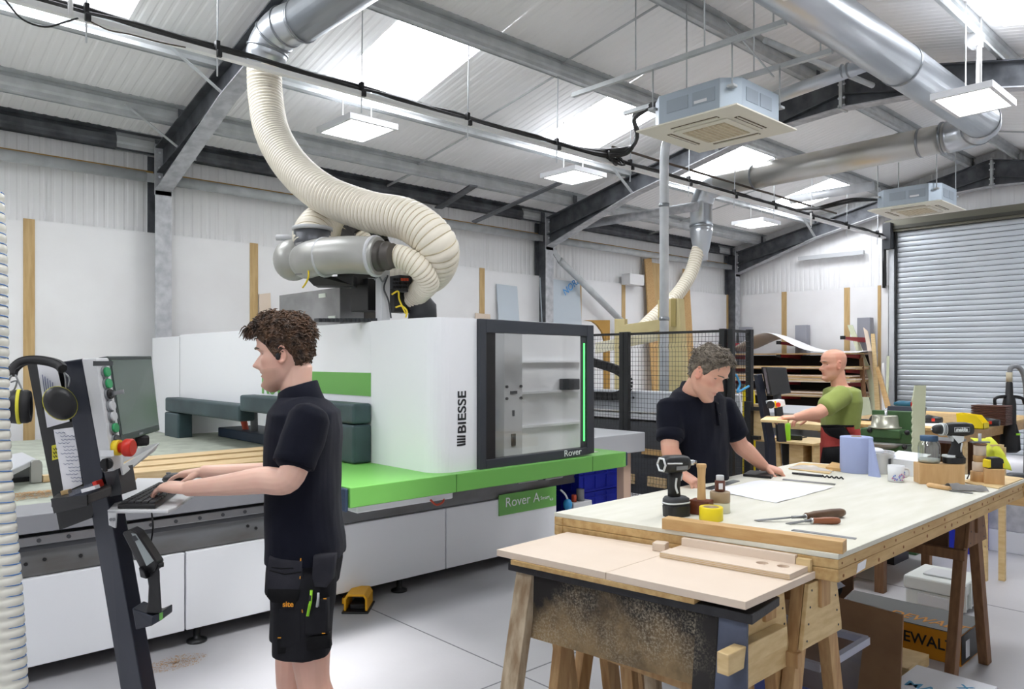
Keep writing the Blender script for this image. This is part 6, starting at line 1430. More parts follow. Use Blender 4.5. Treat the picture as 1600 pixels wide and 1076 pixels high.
def drill(base, fdir, lab):
    f = V(fdir).normalized(); t = thing('cordless_drill', lab, 'power tool', base); l = U3.cross(f)
    def w(x, y, z): return base+f*x+l*y+U3*z
    def sq(x, z, hx, hy): return ell(w(x,0,z), f, l, hx, hy, 20, 3.0)
    def hz(x, z, r1, r2): return ell(w(x,0,z), l, U3, r1, r2, 22, 2.4)
    MB().loft([sq(0,.001,.055,.036),sq(0,.03,.057,.038),sq(0,.034,.052,.034)], smooth=False).build('battery', 'makita_black', t, .003)
    MB().loft([sq(.03,.034,.03,.034),sq(.03,.046,.028,.03)]).build('battery_light', 'tool_white', t)
    MB().loft([sq(-.004,.036,.045,.034),sq(-.006,.05,.034,.026),sq(-.012,.09,.024,.019),sq(-.018,.13,.024,.019),sq(-.022,.155,.034,.022)]).build('grip', 'black_rubber', t)
    z = .182
    MB().loft([hz(-.10,z,.012,.014),hz(-.095,z,.028,.03),hz(-.06,z,.034,.037),hz(.01,z,.033,.037),hz(.04,z,.030,.034),hz(.055,z,.028,.031)]).build('motor_housing', 'makita_black', t)
    MB().loft([hz(.0552,z,.030,.033),hz(.075,z,.030,.033)]).build('clutch_ring', 'dark_grey', t)
    for x in (.056,.066,.074): MB().loft([hz(x,z,.031,.034),hz(x+.003,z,.031,.034)]).build('clutch_trim', 'tool_white', t)
    MB().loft([hz(.0755,z,.024,.026),hz(.10,z,.023,.025),hz(.115,z,.018,.019),hz(.124,z,.008,.008)]).build('chuck', 'makita_black', t); MB().cyl(w(.122,0,z), w(.133,0,z), .006, 10, .003).build('chuck_jaws', 'chrome', t)
    for s in (-1,1):
        bd_ = MB().prism([w(-.062,s*.0335,z-.013),w(.022,s*.0335,z-.013),w(.022,s*.0335,z+.013),w(-.062,s*.0335,z+.013)], l*s*.002).build('name_badge', 'tool_white', t)
        MB().prism([w(-.060,s*.0356,z-.011),w(.020,s*.0356,z-.011),w(.020,s*.0356,z+.011),w(-.060,s*.0356,z+.011)], l*s*.0015).build('badge_field', 'makita_black', bd_)
        text_mesh('makita', .028, 'letter_white', 'lettering', bd_, w(.017 if s == 1 else -.057, s*.0375, z-.008), -f if s == 1 else f, U3, .0012, .0004, .88, 1, 'LEFT', .25)
        MB().prism([w(.03,s*.020,.150),w(-.04,s*.022,.146),w(-.036,s*.022,.120),w(-.01,s*.020,.108),w(.01,s*.019,.13)], l*s*.003).build('side_panel', 'tool_white', t)
        MB().tube(spline([w(-.032,s*.019,.11),w(-.026,s*.019,.085),w(-.022,s*.019,.06)],5), .0045, 6).build('grip_trim', 'tool_white', t)
    MB().bar(w(.012,0,.145), w(.006,0,.118), .013, .014, f).build('trigger', 'tool_white', t)
    return t
# block, drill and jar
def block(px0, px1, py, h, dep, m, lab, name='wood_block', cat='block'):
    a, b = onw(px0,py), onw(px1,py+2); d = (b-a); n_ = V((-d.y,d.x,0)).normalized(); n_ = n_ if n_.dot(F3) > 0 else -n_
    return MB().prism([a,b,b+n_*dep,a+n_*dep], (0,0,h)).build(name, m, loc=a, bevel=.002, label=lab, cat=cat), a, b, n_
_, a, b, n_ = block(1437, 1508, 756, .108, .10, 'beech', 'pale wooden block under the cordless drill and jar')
drill((a+b)/2+n_*.05+(b-a).normalized()*.075+V((0,0,.1085)), -R3-F3*.1, 'black and white cordless drill standing on the pale wooden block')
jq = a.lerp(b,.30)+n_*.062+V((0,0,.1085))
j = thing('glass_jar', 'glass jar with a dark blue lid behind the pale block', 'jar', jq)
MB().lathe(jq, [(.046,0),(.053,.006),(.055,.03),(.055,.085),(.051,.103),(.042,.115),(.040,.122)], seg=28).build('glass', 'jar_glass', j); MB().lathe(jq, [(.042,.116),(.044,.118),(.044,.142),(.041,.145)], seg=28).build('lid', 'jar_blue', j)
MB().lathe(jq, [(.0,.003),(.050,.004),(.0525,.012),(.0525,.022),(.0,.023)], seg=24).build('contents', mat('jar_liquid', (206,210,206), .4), j)
# blue paper roll with a loose sheet
rq = onw(1338,737); rl = thing('paper_roll', 'large roll of pale blue paper towel standing on the workbench with its end hanging loose', 'paper roll', rq)
MB().lathe(rq, [(.03,.0),(.088,.0),(.090,.004),(.090,.205),(.088,.208),(.03,.208)], seg=36).build('roll', 'blue_paper', rl); MB().lathe(rq, [(.029,.2),(.029,.212),(.025,.212),(.025,.15)], seg=24).build('core', 'tape_brown', rl)
def flap(u, v):
    a_ = onw(1347,740); p = a_.lerp(onw(1366,742), u*(.35+.65*(1-v)))+V((0,0,.205*v))-F3*(.075-.02*v+.03*math.sin(u*3)*(1-v)); return p+R3*(.012*v)
MB().grid(flap, 8, 10).build('loose_end', 'blue_paper', rl)
# white tub, mug, carton
q = onw(1385,742)+F3*.12; tb_ = thing('white_tub', 'white metal tub with a rag in its top behind the mug', 'tub', q); MB().lathe(q, [(.085,0),(.088,.004),(.094,.115),(.097,.118),(.097,.124),(.090,.124),(.088,.11)], seg=32).build('tub_body', 'plastic_white', tb_); MB().box((q.x-.05,q.y-.096,q.z+.03),(q.x-.03,q.y-.088,q.z+.09)).build('barcode', 'dark_grey', tb_)
MB().lathe(q, [(.094,.116),(.098,.117),(.098,.123)], seg=32).build('rim', 'chrome', tb_); MB().ball(q+V((-.02,0,.125)), (.06,.05,.022), 14, 8).build('rag', 'paper_white', tb_)
q = onw(1400,752); mg = thing('mug', 'white mug with a blue and pink flower pattern on the workbench', 'mug', q); MB().lathe(q, [(.036,0),(.040,.004),(.042,.088),(.0385,.088),(.037,.01),(.0,.008)], seg=28).build('cup', 'plastic_white', mg)
MB().tube(spline([q+R3*.041+V((0,0,.072)),q+R3*.066+V((0,0,.064)),q+R3*.066+V((0,0,.032)),q+R3*.041+V((0,0,.022))],6), .0055, 8).build('handle', 'plastic_white', mg)
rnd = random.Random(11); cols = [mat('print_blue', (120,150,214), .5), mat('print_pink', (206,140,176), .5), mat('print_lilac', (160,150,210), .5)]
for k in range(26):
    a_ = -1.57+rnd.uniform(-.9,.9)+YAW(R3); hgt = .012+.05*rnd.random()*(1-.5*abs(k % 7-3)/3); dv = V((math.cos(a_-0.0),math.sin(a_-0.0),0)); p = q+dv*.0418+V((0,0,hgt)); MB().ball(p, .0042, 8, 6).build('printed_flower', cols[k % 3], mg)
q0, q1 = onw(1396,742), onw(1448,750); n_ = V((-(q1-q0).y,(q1-q0).x,0)).normalized(); n_ = n_ if n_.dot(F3) > 0 else -n_
q0 += F3*.10; q1 += F3*.10; ct = thing('white_carton', 'flat white carton lying behind the mug', 'carton', q0); MB().prism([q0,q1,q1+n_*.16,q0+n_*.16], (0,0,.085)).build('carton_body', 'plastic_white', ct, .003); MB().prism([q0+V((0,0,.0855)),q1+V((0,0,.0855)),q1+n_*.12+V((0,0,.12)),q0+n_*.12+V((0,0,.12))], (0,0,.003)).build('open_flap', 'paper_white', ct)
# drawing sheet with a gentle curl
pa, pb, pc_, pd = onw(1108,766), onw(1213,786), onw(1302,762), onw(1190,750)
def shf(u, v):
    p = pa.lerp(pd,u).lerp(pb.lerp(pc_,u),v); return V((p.x,p.y,ZT+.0012+.008*gs(u-.55,.12)*(1-v)*0+.006*max(0,u-.8)/.2*v+.003*math.sin(u*6+v*4)**2))
MB().grid(shf, 14, 10).build('drawing_sheet', 'paper_white', loc=pa, label='large white drawing sheet spread on the workbench under the hands', cat='paper')
def flat(pts, h, name, m, lab, cat, bev=.001): q = [onw(x,y) for x,y in pts]; return MB().prism([p+V((0,0,.0008)) for p in q], (0,0,h)).build(name, m, loc=q[0], bevel=bev, label=lab, cat=cat)
flat([(1161,744),(1205,748),(1212,741),(1172,738)], .014, 'tablet', 'black', 'black tablet lying under the left hand by the drawing', 'tablet')
flat([(1100,763),(1112,766),(1156,752),(1146,750)], .003, 'steel_rule', 'tool_steel', 'short steel rule lying left of the drawing', 'ruler')
flat([(1222,750),(1305,758),(1306,756),(1224,748)], .002, 'steel_rule', 'tool_steel', 'thin steel rule lying beyond the drawing', 'ruler')
flat([(1236,829),(1337,843),(1339,841),(1240,827)], .002, 'steel_rule', 'tool_steel', 'thin steel rule lying behind the long timber', 'ruler')
db = thing('drill_bit', 'long dark auger drill bit lying on the workbench beyond the drawing', 'drill bit', onw(1238,740)); a, b = onw(1238,741)+V((0,0,.008)), onw(1318,749)+V((0,0,.008)); m1_ = a.lerp(b,.6)
MB().cyl(a, a.lerp(b,.14), .006, 10).build('shank_end', 'black', db); MB().cyl(a.lerp(b,.13), m1_, .007, 12).build('shank', 'dark_grey', db)
hx = []; n2_ = V((0,0,1)); s2_ = (b-a).normalized().cross(n2_)
for i in range(60): t = i/59; hx.append(m1_.lerp(b,t)+(n2_*math.cos(t*28)+s2_*math.sin(t*28))*.004)
MB().tube(hx, .0045, 6).build('flute', 'black', db)
o = flat([(1232,733),(1296,741),(1310,728),(1250,724)], .006, 'thin_board', 'ply_wood', 'thin plywood offcut under a clear bag at the far edge of the bench', 'board')
q = onw(1265,731,.007); bg_ = MB(); bg_.grid(lambda u, v: onw(1234,731,.007).lerp(onw(1300,736,.007),u)+F3*(.09*v-.03)+V((0,0,.03*math.sin(u*3.1)*math.sin(v*3.1)*(.7+.5*mnoise.noise(V((u*5,v*4,0))))+.001)), 20, 8); bg_.build('plastic_bag', mat('bag_plastic', (214,218,224), .2, alpha=.55), loc=q, label='crumpled clear plastic bag on the thin offcut', cat='bag')
flat([(1290,734),(1316,737),(1318,729),(1300,726)], .018, 'wood_offcut', 'oak', 'small stack of oak offcuts beside the blue roll', 'offcut')
# chisels
def chisel(p0, p1, p2, m_h, lab, r=.016):
    t = thing('chisel', lab, 'chisel', p1); d = (p2-p1).normalized(); L = (p2-p1).length
    MB().lathe(p1, [(.010,0),(r*.85,.006),(r*.8,.02),(r,.05),(r*1.05,L*.7),(r*.95,L*.92),(r*.7,L)], d, 18).build('handle', m_h, t)
    MB().cyl(p1-d*.004, p1+d*.012, .0115, 14).build('ferrule', 'chrome', t); a_ = p0.lerp(p1,.72)
    MB().cyl(p1, a_, .006, 10).build('shank', 'tool_steel', t); MB().prism([a_+V((0,.008,-.002)),a_+V((0,-.008,-.002)),p0+V((0,-.010,-.010)),p0+V((0,.010,-.010))], (0,0,.004)).build('blade', 'tool_steel', t)
    return t
chisel(onw(1182,810,.012), onw(1258,807,.020), onw(1318,800,.020), mat('handle_dark', (112,84,56), .5, 0, (84,58,36), 9), 'long chisel with a dark turned handle on the workbench', .019)
chisel(onw(1231,815,.010), onw(1268,813,.014), onw(1312,813,.014), mat('handle_red', (142,84,52), .4), 'short chisel with a reddish handle lying in front of the long chisel', .014)
# mallet, tapes, jar
q = onw(1096,803); ml = thing('mallet', 'wooden mallet standing on its dark head with the pale handle up', 'mallet', q); MB().cbox(q+V((0,0,.032)), (.062,.085,.062), Matrix.Rotation(.2,3,'Z')).build('head', 'rosewood', ml, .004)
MB().loft([ell(q+V((0,0,z)),R3,F3,a_,b_,16,3) for z,a_,b_ in ((.06,.018,.013),(.10,.017,.012),(.16,.016,.012),(.195,.018,.013),(.203,.021,.015),(.213,.021,.015),(.216,.018,.013))], smooth=False).build('handle', 'beech', ml, .003)
def tape(c, r, h, m, lab, ri=.7, name='tape_roll'):
    t = thing(name, lab, 'tape', c, group='tape rolls by the mallet'); MB().lathe(c, [(r*ri,0),(r-.002,0),(r,.002),(r,h-.002),(r-.002,h),(r*ri,h),(r*ri,0)], seg=36).build('tape', m, t); MB().lathe(c, [(r*ri-.0005,.001),(r*ri-.0005,h-.001),(r*ri-.003,h-.001),(r*ri-.003,.001)], seg=30).build('core', 'tape_brown', t); return t
q = onw(1111,812); tape(q, .048, .055, 'tape_yellow', 'bright yellow tape roll beside the mallet'); 
q2_ = onw(1125,800); tape(q2_, .043, .045, mat('tape_clear', (214,212,184), .3), 'pale clear tape roll under the brown tape'); tape(q2_+V((0,0,.0455)), .043, .045, 'tape_brown', 'brown parcel tape roll stacked on the clear tape')
q = q2_+V((0,0,.091)); jb = thing('stain_bottle', 'small brown bottle with a white label and clear cap on the brown tape', 'bottle', q); MB().lathe(q, [(.020,0),(.022,.003),(.022,.045),(.020,.048)], seg=20).build('bottle', mat('bottle_brown', (92,48,34), .35), jb); MB().lathe(q, [(.0165,.048),(.017,.05),(.017,.068),(.014,.07)], seg=18).build('cap', 'light_grey', jb); MB().prism([q+R3*-.012-F3*.0225+V((0,0,.012)),q+R3*.006-F3*.0225+V((0,0,.012)),q+R3*.006-F3*.0225+V((0,0,.038)),q+R3*-.012-F3*.0225+V((0,0,.038))], -F3*.001).build('label', 'paper_white', jb)
# square, cloth, blocks and tape measure at the right
a, b = onw(1449,757,.012), onw(1485,763,.012); tr_ = thing('trowel', 'tool with a wooden handle wrapped in grey cloth lying in front of the block', 'tool', a); MB().lathe(a, [(.008,0),(.013,.01),(.013,.06),(.010,(b-a).length)], (b-a), 14).build('handle', 'beech', tr_)
MB().grid(lambda u, v: onw(1484,764,.004).lerp(onw(1542,767,.004),u)+F3*(.07*v-.02)+V((0,0,.03*math.sin(v*3.0)*(1-.3*u)+.008*mnoise.noise(V((u*6,v*6,3))))), 14, 10).build('grey_cloth', mat('cloth_grey', (128,126,124), .8), tr_); MB().bar(onw(1484,766,.004), onw(1520,770,.004), .02, .003).build('blade', 'tool_steel', tr_)
o, a, b, n_ = block(1538, 1570, 757, .085, .085, 'beech', 'square wooden block under the tape measure')
tmq = (a+b)/2+n_*.04+V((0,0,.0855)); tm = thing('tape_measure', 'black and yellow tape measure on the square block', 'tape measure', tmq)
MB().prism([tmq+R3*x-F3*.022+V((0,0,z)) for x,z in ((-.04,0),(.042,0),(.045,.02),(.04,.05),(.02,.06),(-.025,.058),(-.042,.04))], F3*.044).build('case', 'black', tm, .005); MB().prism([tmq+R3*x-F3*.0225+V((0,0,z)) for x,z in ((-.046,.004),(-.026,.004),(-.026,.05),(-.044,.045))], F3*.045).build('yellow_trim', 'tape_yellow', tm, .003); MB().prism([tmq+R3*x-F3*.0225+V((0,0,z)) for x,z in ((.034,.002),(.044,.004),(.046,.03),(.034,.03))], F3*.045).build('yellow_trim', 'tape_yellow', tm, .003)
flat([(1500,753),(1560,764),(1600,748),(1545,741)], .005, 'thin_board', 'ply_wood', 'thin plywood sheet under the square block at the far right', 'board')
q = onw(1525,748,.008); MB().tube(spline([q+R3*-.05,q+R3*-.02+V((0,0,.05)),q+R3*.03+V((0,0,.045)),q+R3*.045,q+R3*.02-F3*.02,q+R3*.0+V((0,0,.03)),q+R3*.05+V((0,0,.06))],6), .003, 6).build('cable_loop', 'black', loc=q, label='loops of thin black cable between the two wooden blocks', cat='cable')
# serrated strip, stacked rolls with a gauge, yellow cloth
a = onw(1427,738); sv = MB(); pts_ = []; n = 22
for i in range(n): z = .02+i*.020; pts_ += [(0.0 if i % 2 else -.006, z)]
poly = [(.062,0),(.075,.51),(.012,.51)]+[(x+.012*(z/.5)*0+.0, z) for x, z in reversed(pts_)]+[(-.004,0)]
sv.prism([a+R3*x+V((0,0,z)) for x, z in poly], F3*.012); sv.build('notched_strip', mat('strip_green', (202,206,178), .65, 0, (194,199,168), 6), loc=a, label='tall pale green strip with a notched edge standing at the back of the workbench', cat='strip')
q = onw(1531,753); sk = thing('roll_stack', 'stack of card rolls and wooden blocks topped with a small steel gauge', 'stack', q)
for z0, z1, r, m_ in ((0,.06,.045,'old_wood'),(.0605,.11,.036,'mdf_pale'),(.1105,.145,.032,'old_wood'),(.1455,.20,.030,'mdf_pale'),(.2005,.21,.034,'brown_wood')): MB().lathe(q, [(r-.002,z0),(r,z0+.002),(r,z1-.002),(r-.002,z1)], seg=26).build('roll', m_, sk)
MB().cyl(q+V((0,0,.21)), q+V((0,0,.262)), .008, 10).build('gauge_stem', 'light_grey', sk); MB().bar(q-R3*.05+V((0,0,.216)), q+R3*.05+V((0,0,.216)), .02, .008).build('gauge_foot', 'tool_steel', sk)
# ================================================================ UNDER THE BENCH
hbk = thing('hardboard_sheet', 'brown hardboard sheet leaning under the workbench', 'board', (3.6,1.5,0))
MB().prism([V((3.50,2.10,0)),V((3.50,1.28,0)),V((3.55,1.28,.47)),V((3.55,2.10,.50))], (.012,0,0)).build('sheet', 'hardboard', hbk)
hb2 = thing('hardboard_sheet', 'dark brown hardboard sheet with black lettering standing behind the leaning sheet', 'board', (4.0,1.9,0))
MB().prism([V((3.93,2.26,0)),V((3.93,1.72,0)),V((3.93,1.72,.35)),V((3.93,1.66,.42)),V((3.93,1.66,.83)),V((3.93,2.26,.83))], (.012,0,0)).build('sheet', mat('hardboard_dark', (104,76,54), .75, 0, (94,68,48), 6), hb2)
text_mesh('VET.', .11, 'letter_black', 'lettering', hb2, (3.928,1.80,.42), (0,0,1), (0,1,0), .002, .0005)
text_mesh('O', .16, 'letter_black', 'lettering', hb2, (3.928,1.84,.36), (0,-1,0), (0,0,1), .002, .0005)
bb = thing('cardboard_panel', 'dark brown board fixed below the far end of the workbench', 'board', (4.1,1.6,.6)); MB().box((4.20,1.30,.64),(4.215,2.2,.84)).build('panel', 'hardboard_dark', bb)
# clear storage box with blue contents
cx, cy = 3.03, 1.60; cl = thing('plastic_box', 'clear plastic storage box under the workbench with something blue inside', 'storage box', (cx,cy,0))
def boxring(z, hx, hy): return [V((cx+a*hx,cy+b*hy,z)) for a,b in ((-1,-1),(1,-1),(1,1),(-1,1))]
w_ = MB(); w_.loft([boxring(.0,.17,.24),boxring(.43,.20,.28)], closed_ends=False, smooth=False); w_.add(boxring(.002,.17,.24), [(0,1,2,3)]); w_.build('box_walls', 'clear_plastic', cl)
rim = MB(); 
for p_, q_ in zip(boxring(.43,.21,.29), boxring(.43,.21,.29)[1:]+boxring(.43,.21,.29)[:1]): rim.bar(p_, q_, .025, .03)
rim.build('box_rim', mat('frost_plastic', (206,210,226), .35, alpha=.6), cl); MB().loft([boxring(.01,.16,.225),boxring(.17,.165,.23)], smooth=False).build('blue_contents', mat('deep_blue', (60,84,170), .6), cl)
lid = thing('clear_lid', 'loose clear plastic tray lying on top of the hardboard stack', 'tray', (3.6,1.78,.47)); MB().add([V((3.50,1.62,.492)),V((3.50,2.05,.502)),V((3.75,2.05,.495)),V((3.75,1.62,.485)),V((3.54,1.68,.56)),V((3.54,1.98,.55)),V((3.70,1.98,.54)),V((3.70,1.68,.55))], [(0,1,5,4),(1,2,6,5),(2,3,7,6),(3,0,4,7),(4,5,6,7)]).build('tray', 'frost_plastic', lid)
# white systainer case
sx_, sy_ = 5.22, 1.56; sy = thing('tool_case', 'pale grey stackable tool case on the floor beyond the bench trestle', 'tool case', (5.45,1.72,0), rz=.0)
MB().box((5.25,1.55,.012),(5.62,1.88,.115)).build('base', mat('case_grey', (206,210,206), .45), sy, .012); MB().box((5.24,1.54,.117),(5.63,1.89,.20)).build('lid', 'case_grey', sy, .012)
for a_ in ((5.25,1.53),(5.35,1.53),(5.5,1.53)): MB().box((a_[0]+.02,1.530,.03),(a_[0]+.035,1.549,.19)).build('rib', 'case_grey', sy)
MB().box((5.238,1.62,.03),(5.249,1.80,.10)).build('panel', 'light_grey', sy, .003); MB().box((5.33,1.62,.2005),(5.52,1.80,.212)).build('handle', 'light_grey', sy, .004); MB().box((5.631,1.60,.07),(5.645,1.66,.17)).build('green_latch', 'lime', sy, .003); MB().box((5.40,1.528,.05),(5.60,1.539,.16)).build('front_plate', 'light_grey', sy, .003)
for a_ in ((5.28,1.58),(5.58,1.58),(5.28,1.85),(5.58,1.85)): MB().cyl((a_[0],a_[1],0),(a_[0],a_[1],.012),.015,8).build('foot', 'dark_grey', sy)
# yellow and grey machine carton
dw = thing('tool_carton', 'orange yellow cardboard tool carton with black lettering under the bench', 'carton', (4.55,1.52,0)); mat('carton_yellow', (214,142,24), .6); mat('carton_top', (110,112,112), .6)
MB().box((4.40,1.30,0),(4.76,2.0,.165)).build('carton_body', 'carton_yellow', dw, .003); MB().box((4.398,1.298,.1655),(4.762,2.002,.17)).build('carton_lid', 'carton_top', dw); MB().box((4.40,1.2965,.01),(4.76,1.2995,.16)).build('end_panel', 'black', dw); MB().box((4.46,1.2945,.03),(4.52,1.2964,.12)).build('end_label', 'paper_white', dw)
text_mesh('DEWALT', .082, 'letter_black', 'lettering', dw, (4.3985,1.645,.065), (0,-1,0), (0,0,1), .0012, .0006, .95); text_mesh('DEWALT', .13, 'carton_yellow', 'lettering', dw, (4.46,1.70,.1712), (0,-1,0), (1,0,0), .0012, .0006, .75, shear=.2)
MB().box((4.02,1.42,0),(4.30,1.62,.06)).build('wood_offcut', 'ply_wood', loc=(4.1,1.5,0), bevel=.003, label='pale timber offcut on the floor in front of the yellow carton', cat='offcut')
cm = thing('white_carton', 'white carton with blue lettering on the floor behind the near trestle', 'carton', (3.75,1.24,0)); MB().box((3.60,1.02,0),(3.95,1.36,.12)).build('carton_body', 'paper_white', cm, .003); text_mesh('MAN', .09, mat('print_cyan', (90,170,214), .6).name, 'lettering', cm, (3.66,1.32,.1212), (0,-1,0), (1,0,0), .001, .0005); text_mesh('X', .08, 'print_cyan', 'lettering', cm, (3.80,1.14,.1212), (0,-1,0), (1,0,0), .001, .0005)
for k in range(3): text_mesh('UKZN 4', .03, 'letter_black', 'lettering', cm, (3.62+k*.1,1.018,.06), (1,0,0), (0,0,1), 0, .0004)
pal = thing('pallet', 'wooden pallet boards with battens beyond the bench on the floor', 'pallet', (6.0,2.4,0)); MB().box((5.35,2.05,.30),(6.4,2.95,.318)).build('sheet', 'oak', pal)
for y in (2.15,2.5,2.85): MB().box((5.36,y-.03,.3185),(6.39,y+.03,.333)).build('batten', 'oak', pal)
for x in (5.42,6.3):
    for y in (2.1,2.88): MB().box((x-.03,y-.03,0),(x+.03,y+.03,.30)).build('leg', 'brown_wood', pal)
MB().box((6.2,2.3,.0),(6.5,2.4,.2)).build('dark_box', 'black', loc=(6.3,2.35,0), label='dark box edge behind the pallet', cat='box')
for k, (x, y) in enumerate(((4.30,1.86),(4.42,1.92))):
    MB().prism([V((x,y,0)),V((x+.05,y,0)),V((x+.0,y,.72)),V((x-.05,y,.72))], (0,.03,0)).build('thin_batten', 'galv_flange' if k == 0 else 'mdf_edge', loc=(x,y,0), label=['grey leaning batten under the workbench','pale leaning batten under the workbench'][k], cat='batten')
MB().box((7.80,1.30,.0015),(9.0,2.04,.012)).build('floor_mat', mat('mat_grey', (106,106,108), .8, bump=.2, bscale=150), loc=(8.2,1.7,0), label='dark grey floor mat beyond the workbench at the right', cat='mat')
# ================================================================ SAFETY FENCE
mat('fence_black', (30,31,33), .5); XF = 5.70; ZF = 1.855
def fence(p, q, lab, name='mesh_fence'):
    p, q = V(p), V(q); L = (q-p).length; d = (q-p).normalized(); t = thing(name, lab, 'fence', (p+q)/2, group='safety fence panels')
    for a_ in (p,q): MB().bar(a_+V((0,0,.0)), a_+V((0,0,ZF+.01)), .05, .05, d).build('post', 'fence_black', t, .003); MB().bar(a_-d*.06, a_+d*.06, .10, .012).build('base_plate', 'fence_black', t)
    for z in (ZF-.01,.16): MB().bar(p+V((0,0,z)), q+V((0,0,z)), .022, .022).build('frame_rail', 'fence_black', t)
    w = MB(); n = int(L/.034)
    side = d.cross(U3)
    def kink(z): return .016*(gs(z-1.72,.03)+gs(z-.95,.03)+gs(z-.45,.03))
    for i in range(1, n):
        b = p+d*(L*i/n); zs_ = [.16,.42,.45,.48,.92,.95,.98,1.69,1.72,1.75,ZF-.01]
        w.tube([b+V((0,0,z))+side*kink(z) for z in zs_], .0017, 4, False, False)
    m = int((ZF-.2)/.042)
    for j in range(1, m): z = .16+(ZF-.17)*j/m; w.tube([p+V((0,0,z))+side*(kink(z)+.003), q+V((0,0,z))+side*(kink(z)+.003)], .0017, 4, False, False)
    w.build('wire_mesh', 'fence_black', t); return t
fence((XF,5.62,0), (XF,4.585,0), 'left black wire mesh fence panel beside the router end')
fence((XF,4.53,0), (XF,3.50,0), 'middle black wire mesh fence panel behind the bent person')
fence((XF+.03,3.44,0), (XF+.33,3.44,0), 'narrow black wire mesh return panel at the fence corner')
q = P(1197,640,X=6.0)
gp = thing('gate_post', 'short black fence post with a pale wooden latch block', 'post', (P(1176,700,X=5.95).x,P(1176,700,X=5.95).y,0)); b_ = P(1170,700,X=5.98); MB().box((b_.x-.03,b_.y-.03,0),(b_.x+.03,b_.y+.03,1.24)).build('post', 'fence_black', gp, .003); MB().box((b_.x+.03,b_.y-.16,.9),(b_.x+.05,b_.y-.02,1.22)).build('latch_block', 'ply_wood', gp, .01); 
for z in (.93,1.18): MB().box((b_.x-.02,b_.y-.10,z-.015),(b_.x+.06,b_.y-.01,z+.015)).build('hinge', 'fence_black', gp)
tw = thing('blue_tie', 'blue string and white tape tied to the corner fence panel', 'string', P(1160,600,Y=3.43))
MB().tube(spline([P(1150,585,Y=3.42),P(1156,600,Y=3.42),P(1152,612,Y=3.42),P(1163,607,Y=3.42),P(1170,603,Y=3.42)],6), .010, 6).build('blue_knot', mat('string_blue', (70,160,214), .6), tw); MB().tube(spline([P(1155,612,Y=3.42),P(1158,640,Y=3.42),P(1154,665,Y=3.42),P(1158,680,Y=3.42),P(1150,705,Y=3.42)],6), .008, 6).build('white_tape', 'paper_white', tw)
q = P(1163,640,X=6.3); yr_ = thing('yellow_rail', 'bent yellow guard rail behind the fence corner', 'guard rail', (q.x,q.y,0))
a_, b_, c_, d_ = P(1163,607,X=6.3), P(1170,602,X=6.3), P(1176,612,X=6.3), P(1178,640,X=6.3)
MB().tube([V((a_.x,a_.y,.01)),a_-V((0,0,.1))]+spline([a_,b_,c_,d_],6)+[V((d_.x,d_.y,.01))], .016, 8).build('hoop', 'tape_yellow', yr_); MB().box((q.x-.1,q.y-.2,0),(q.x+.1,q.y+.1,.01)).build('base_plate', 'tape_yellow', yr_)
# ================================================================ BEHIND THE FENCE
m2 = thing('beam_machine', 'grey beam machine with a black cable chain behind the wire fence', 'machine', (6.6,4.6,0))
MB().box((6.4,3.75,1.06),(6.62,6.6,1.27)).build('beam', mat('beam_grey', (188,192,198), .45), m2, .006); MB().box((6.36,3.7,.98),(6.75,6.6,1.03)).build('rack_rail', 'light_grey', m2); MB().box((6.36,3.7,.20),(6.9,6.6,.95)).build('carcass', mat('carcass_dark', (70,72,76), .6), m2)
for y in (4.1,4.55,5.0,5.5): MB().cyl((6.399,y,1.2),(6.39,y,1.2),.012,10).build('bolt', 'black', m2)
for k in range(7): MB().box((6.34,3.75+k*.4,.30),(6.359,3.98+k*.4,.40)).build('shelf_stock', 'pine', m2); MB().box((6.34,3.8+k*.4,.62),(6.359,4.05+k*.4,.68)).build('shelf_stock', 'oak', m2)
ca = spline([P(905,560,X=6.35),P(935,568,X=6.35),P(965,578,X=6.35),P(980,592,X=6.35),P(979,608,X=6.35),P(965,618,X=6.35),P(935,618,X=6.35),P(905,618,X=6.35)], 8)
for i in range(0, len(ca)-2, 2): MB().bar(ca[i], ca[i]+(ca[i+2]-ca[i])*.88, .09, .055, (1,0,0)).build('chain_link', 'black', m2)
# MDF hood and frame
mat('mdf_khaki', (212,198,148), .65, 0, (204,188,138), 4); mf = thing('mdf_hood', 'khaki board hood and frame standing behind the fence', 'board frame', (7.6,5.6,0))
def yz(pts, X, dx, name, m, par): return MB().prism([P(x,y,X=X) for x,y in pts], (dx,0,0)).build(name, m, par, .003)
yz([(970,508),(1036,498),(1036,515),(970,526)], 7.6, .08, 'cross_beam', 'mdf_khaki', mf); yz([(1028,468),(1060,466),(1066,560),(1066,690),(1028,690)], 7.8, .12, 'upright_box', 'mdf_khaki', mf); yz([(1048,466),(1056,466),(1056,510),(1048,510)], 7.79, .005, 'slot', mat('khaki_shadow', (168,152,96), .7), mf)
yz([(960,498),(976,498),(976,690),(960,690)], 7.7, .06, 'post', 'mdf_khaki', mf)
for k, (pts, lab, m_) in enumerate((([(1024,402),(1034,401),(1044,690),(1026,690)],'tall timber board leaning on the left wall behind the drop pipe','oak'),([(1084,418),(1092,419),(1092,690),(1074,690)],'tall narrow timber board leaning beside the pale hose','oak'),([(1075,512),(1083,512),(1086,690),(1076,690)],'shorter timber board leaning beside the tall narrow one','oak'),([(1034,408),(1047,410),(1052,690),(1040,690)],'second tall timber board leaning on the left wall','batten'))):
    q = [P(x,y,Y=8.6) for x,y in pts]; q[2].z = q[3].z = 0; q[0].y = q[1].y = 8.84; MB().prism(q, (0,.03,0)).build('leaning_board', m_, loc=q[3], label=lab, cat='board', group='boards leaning on the left wall')
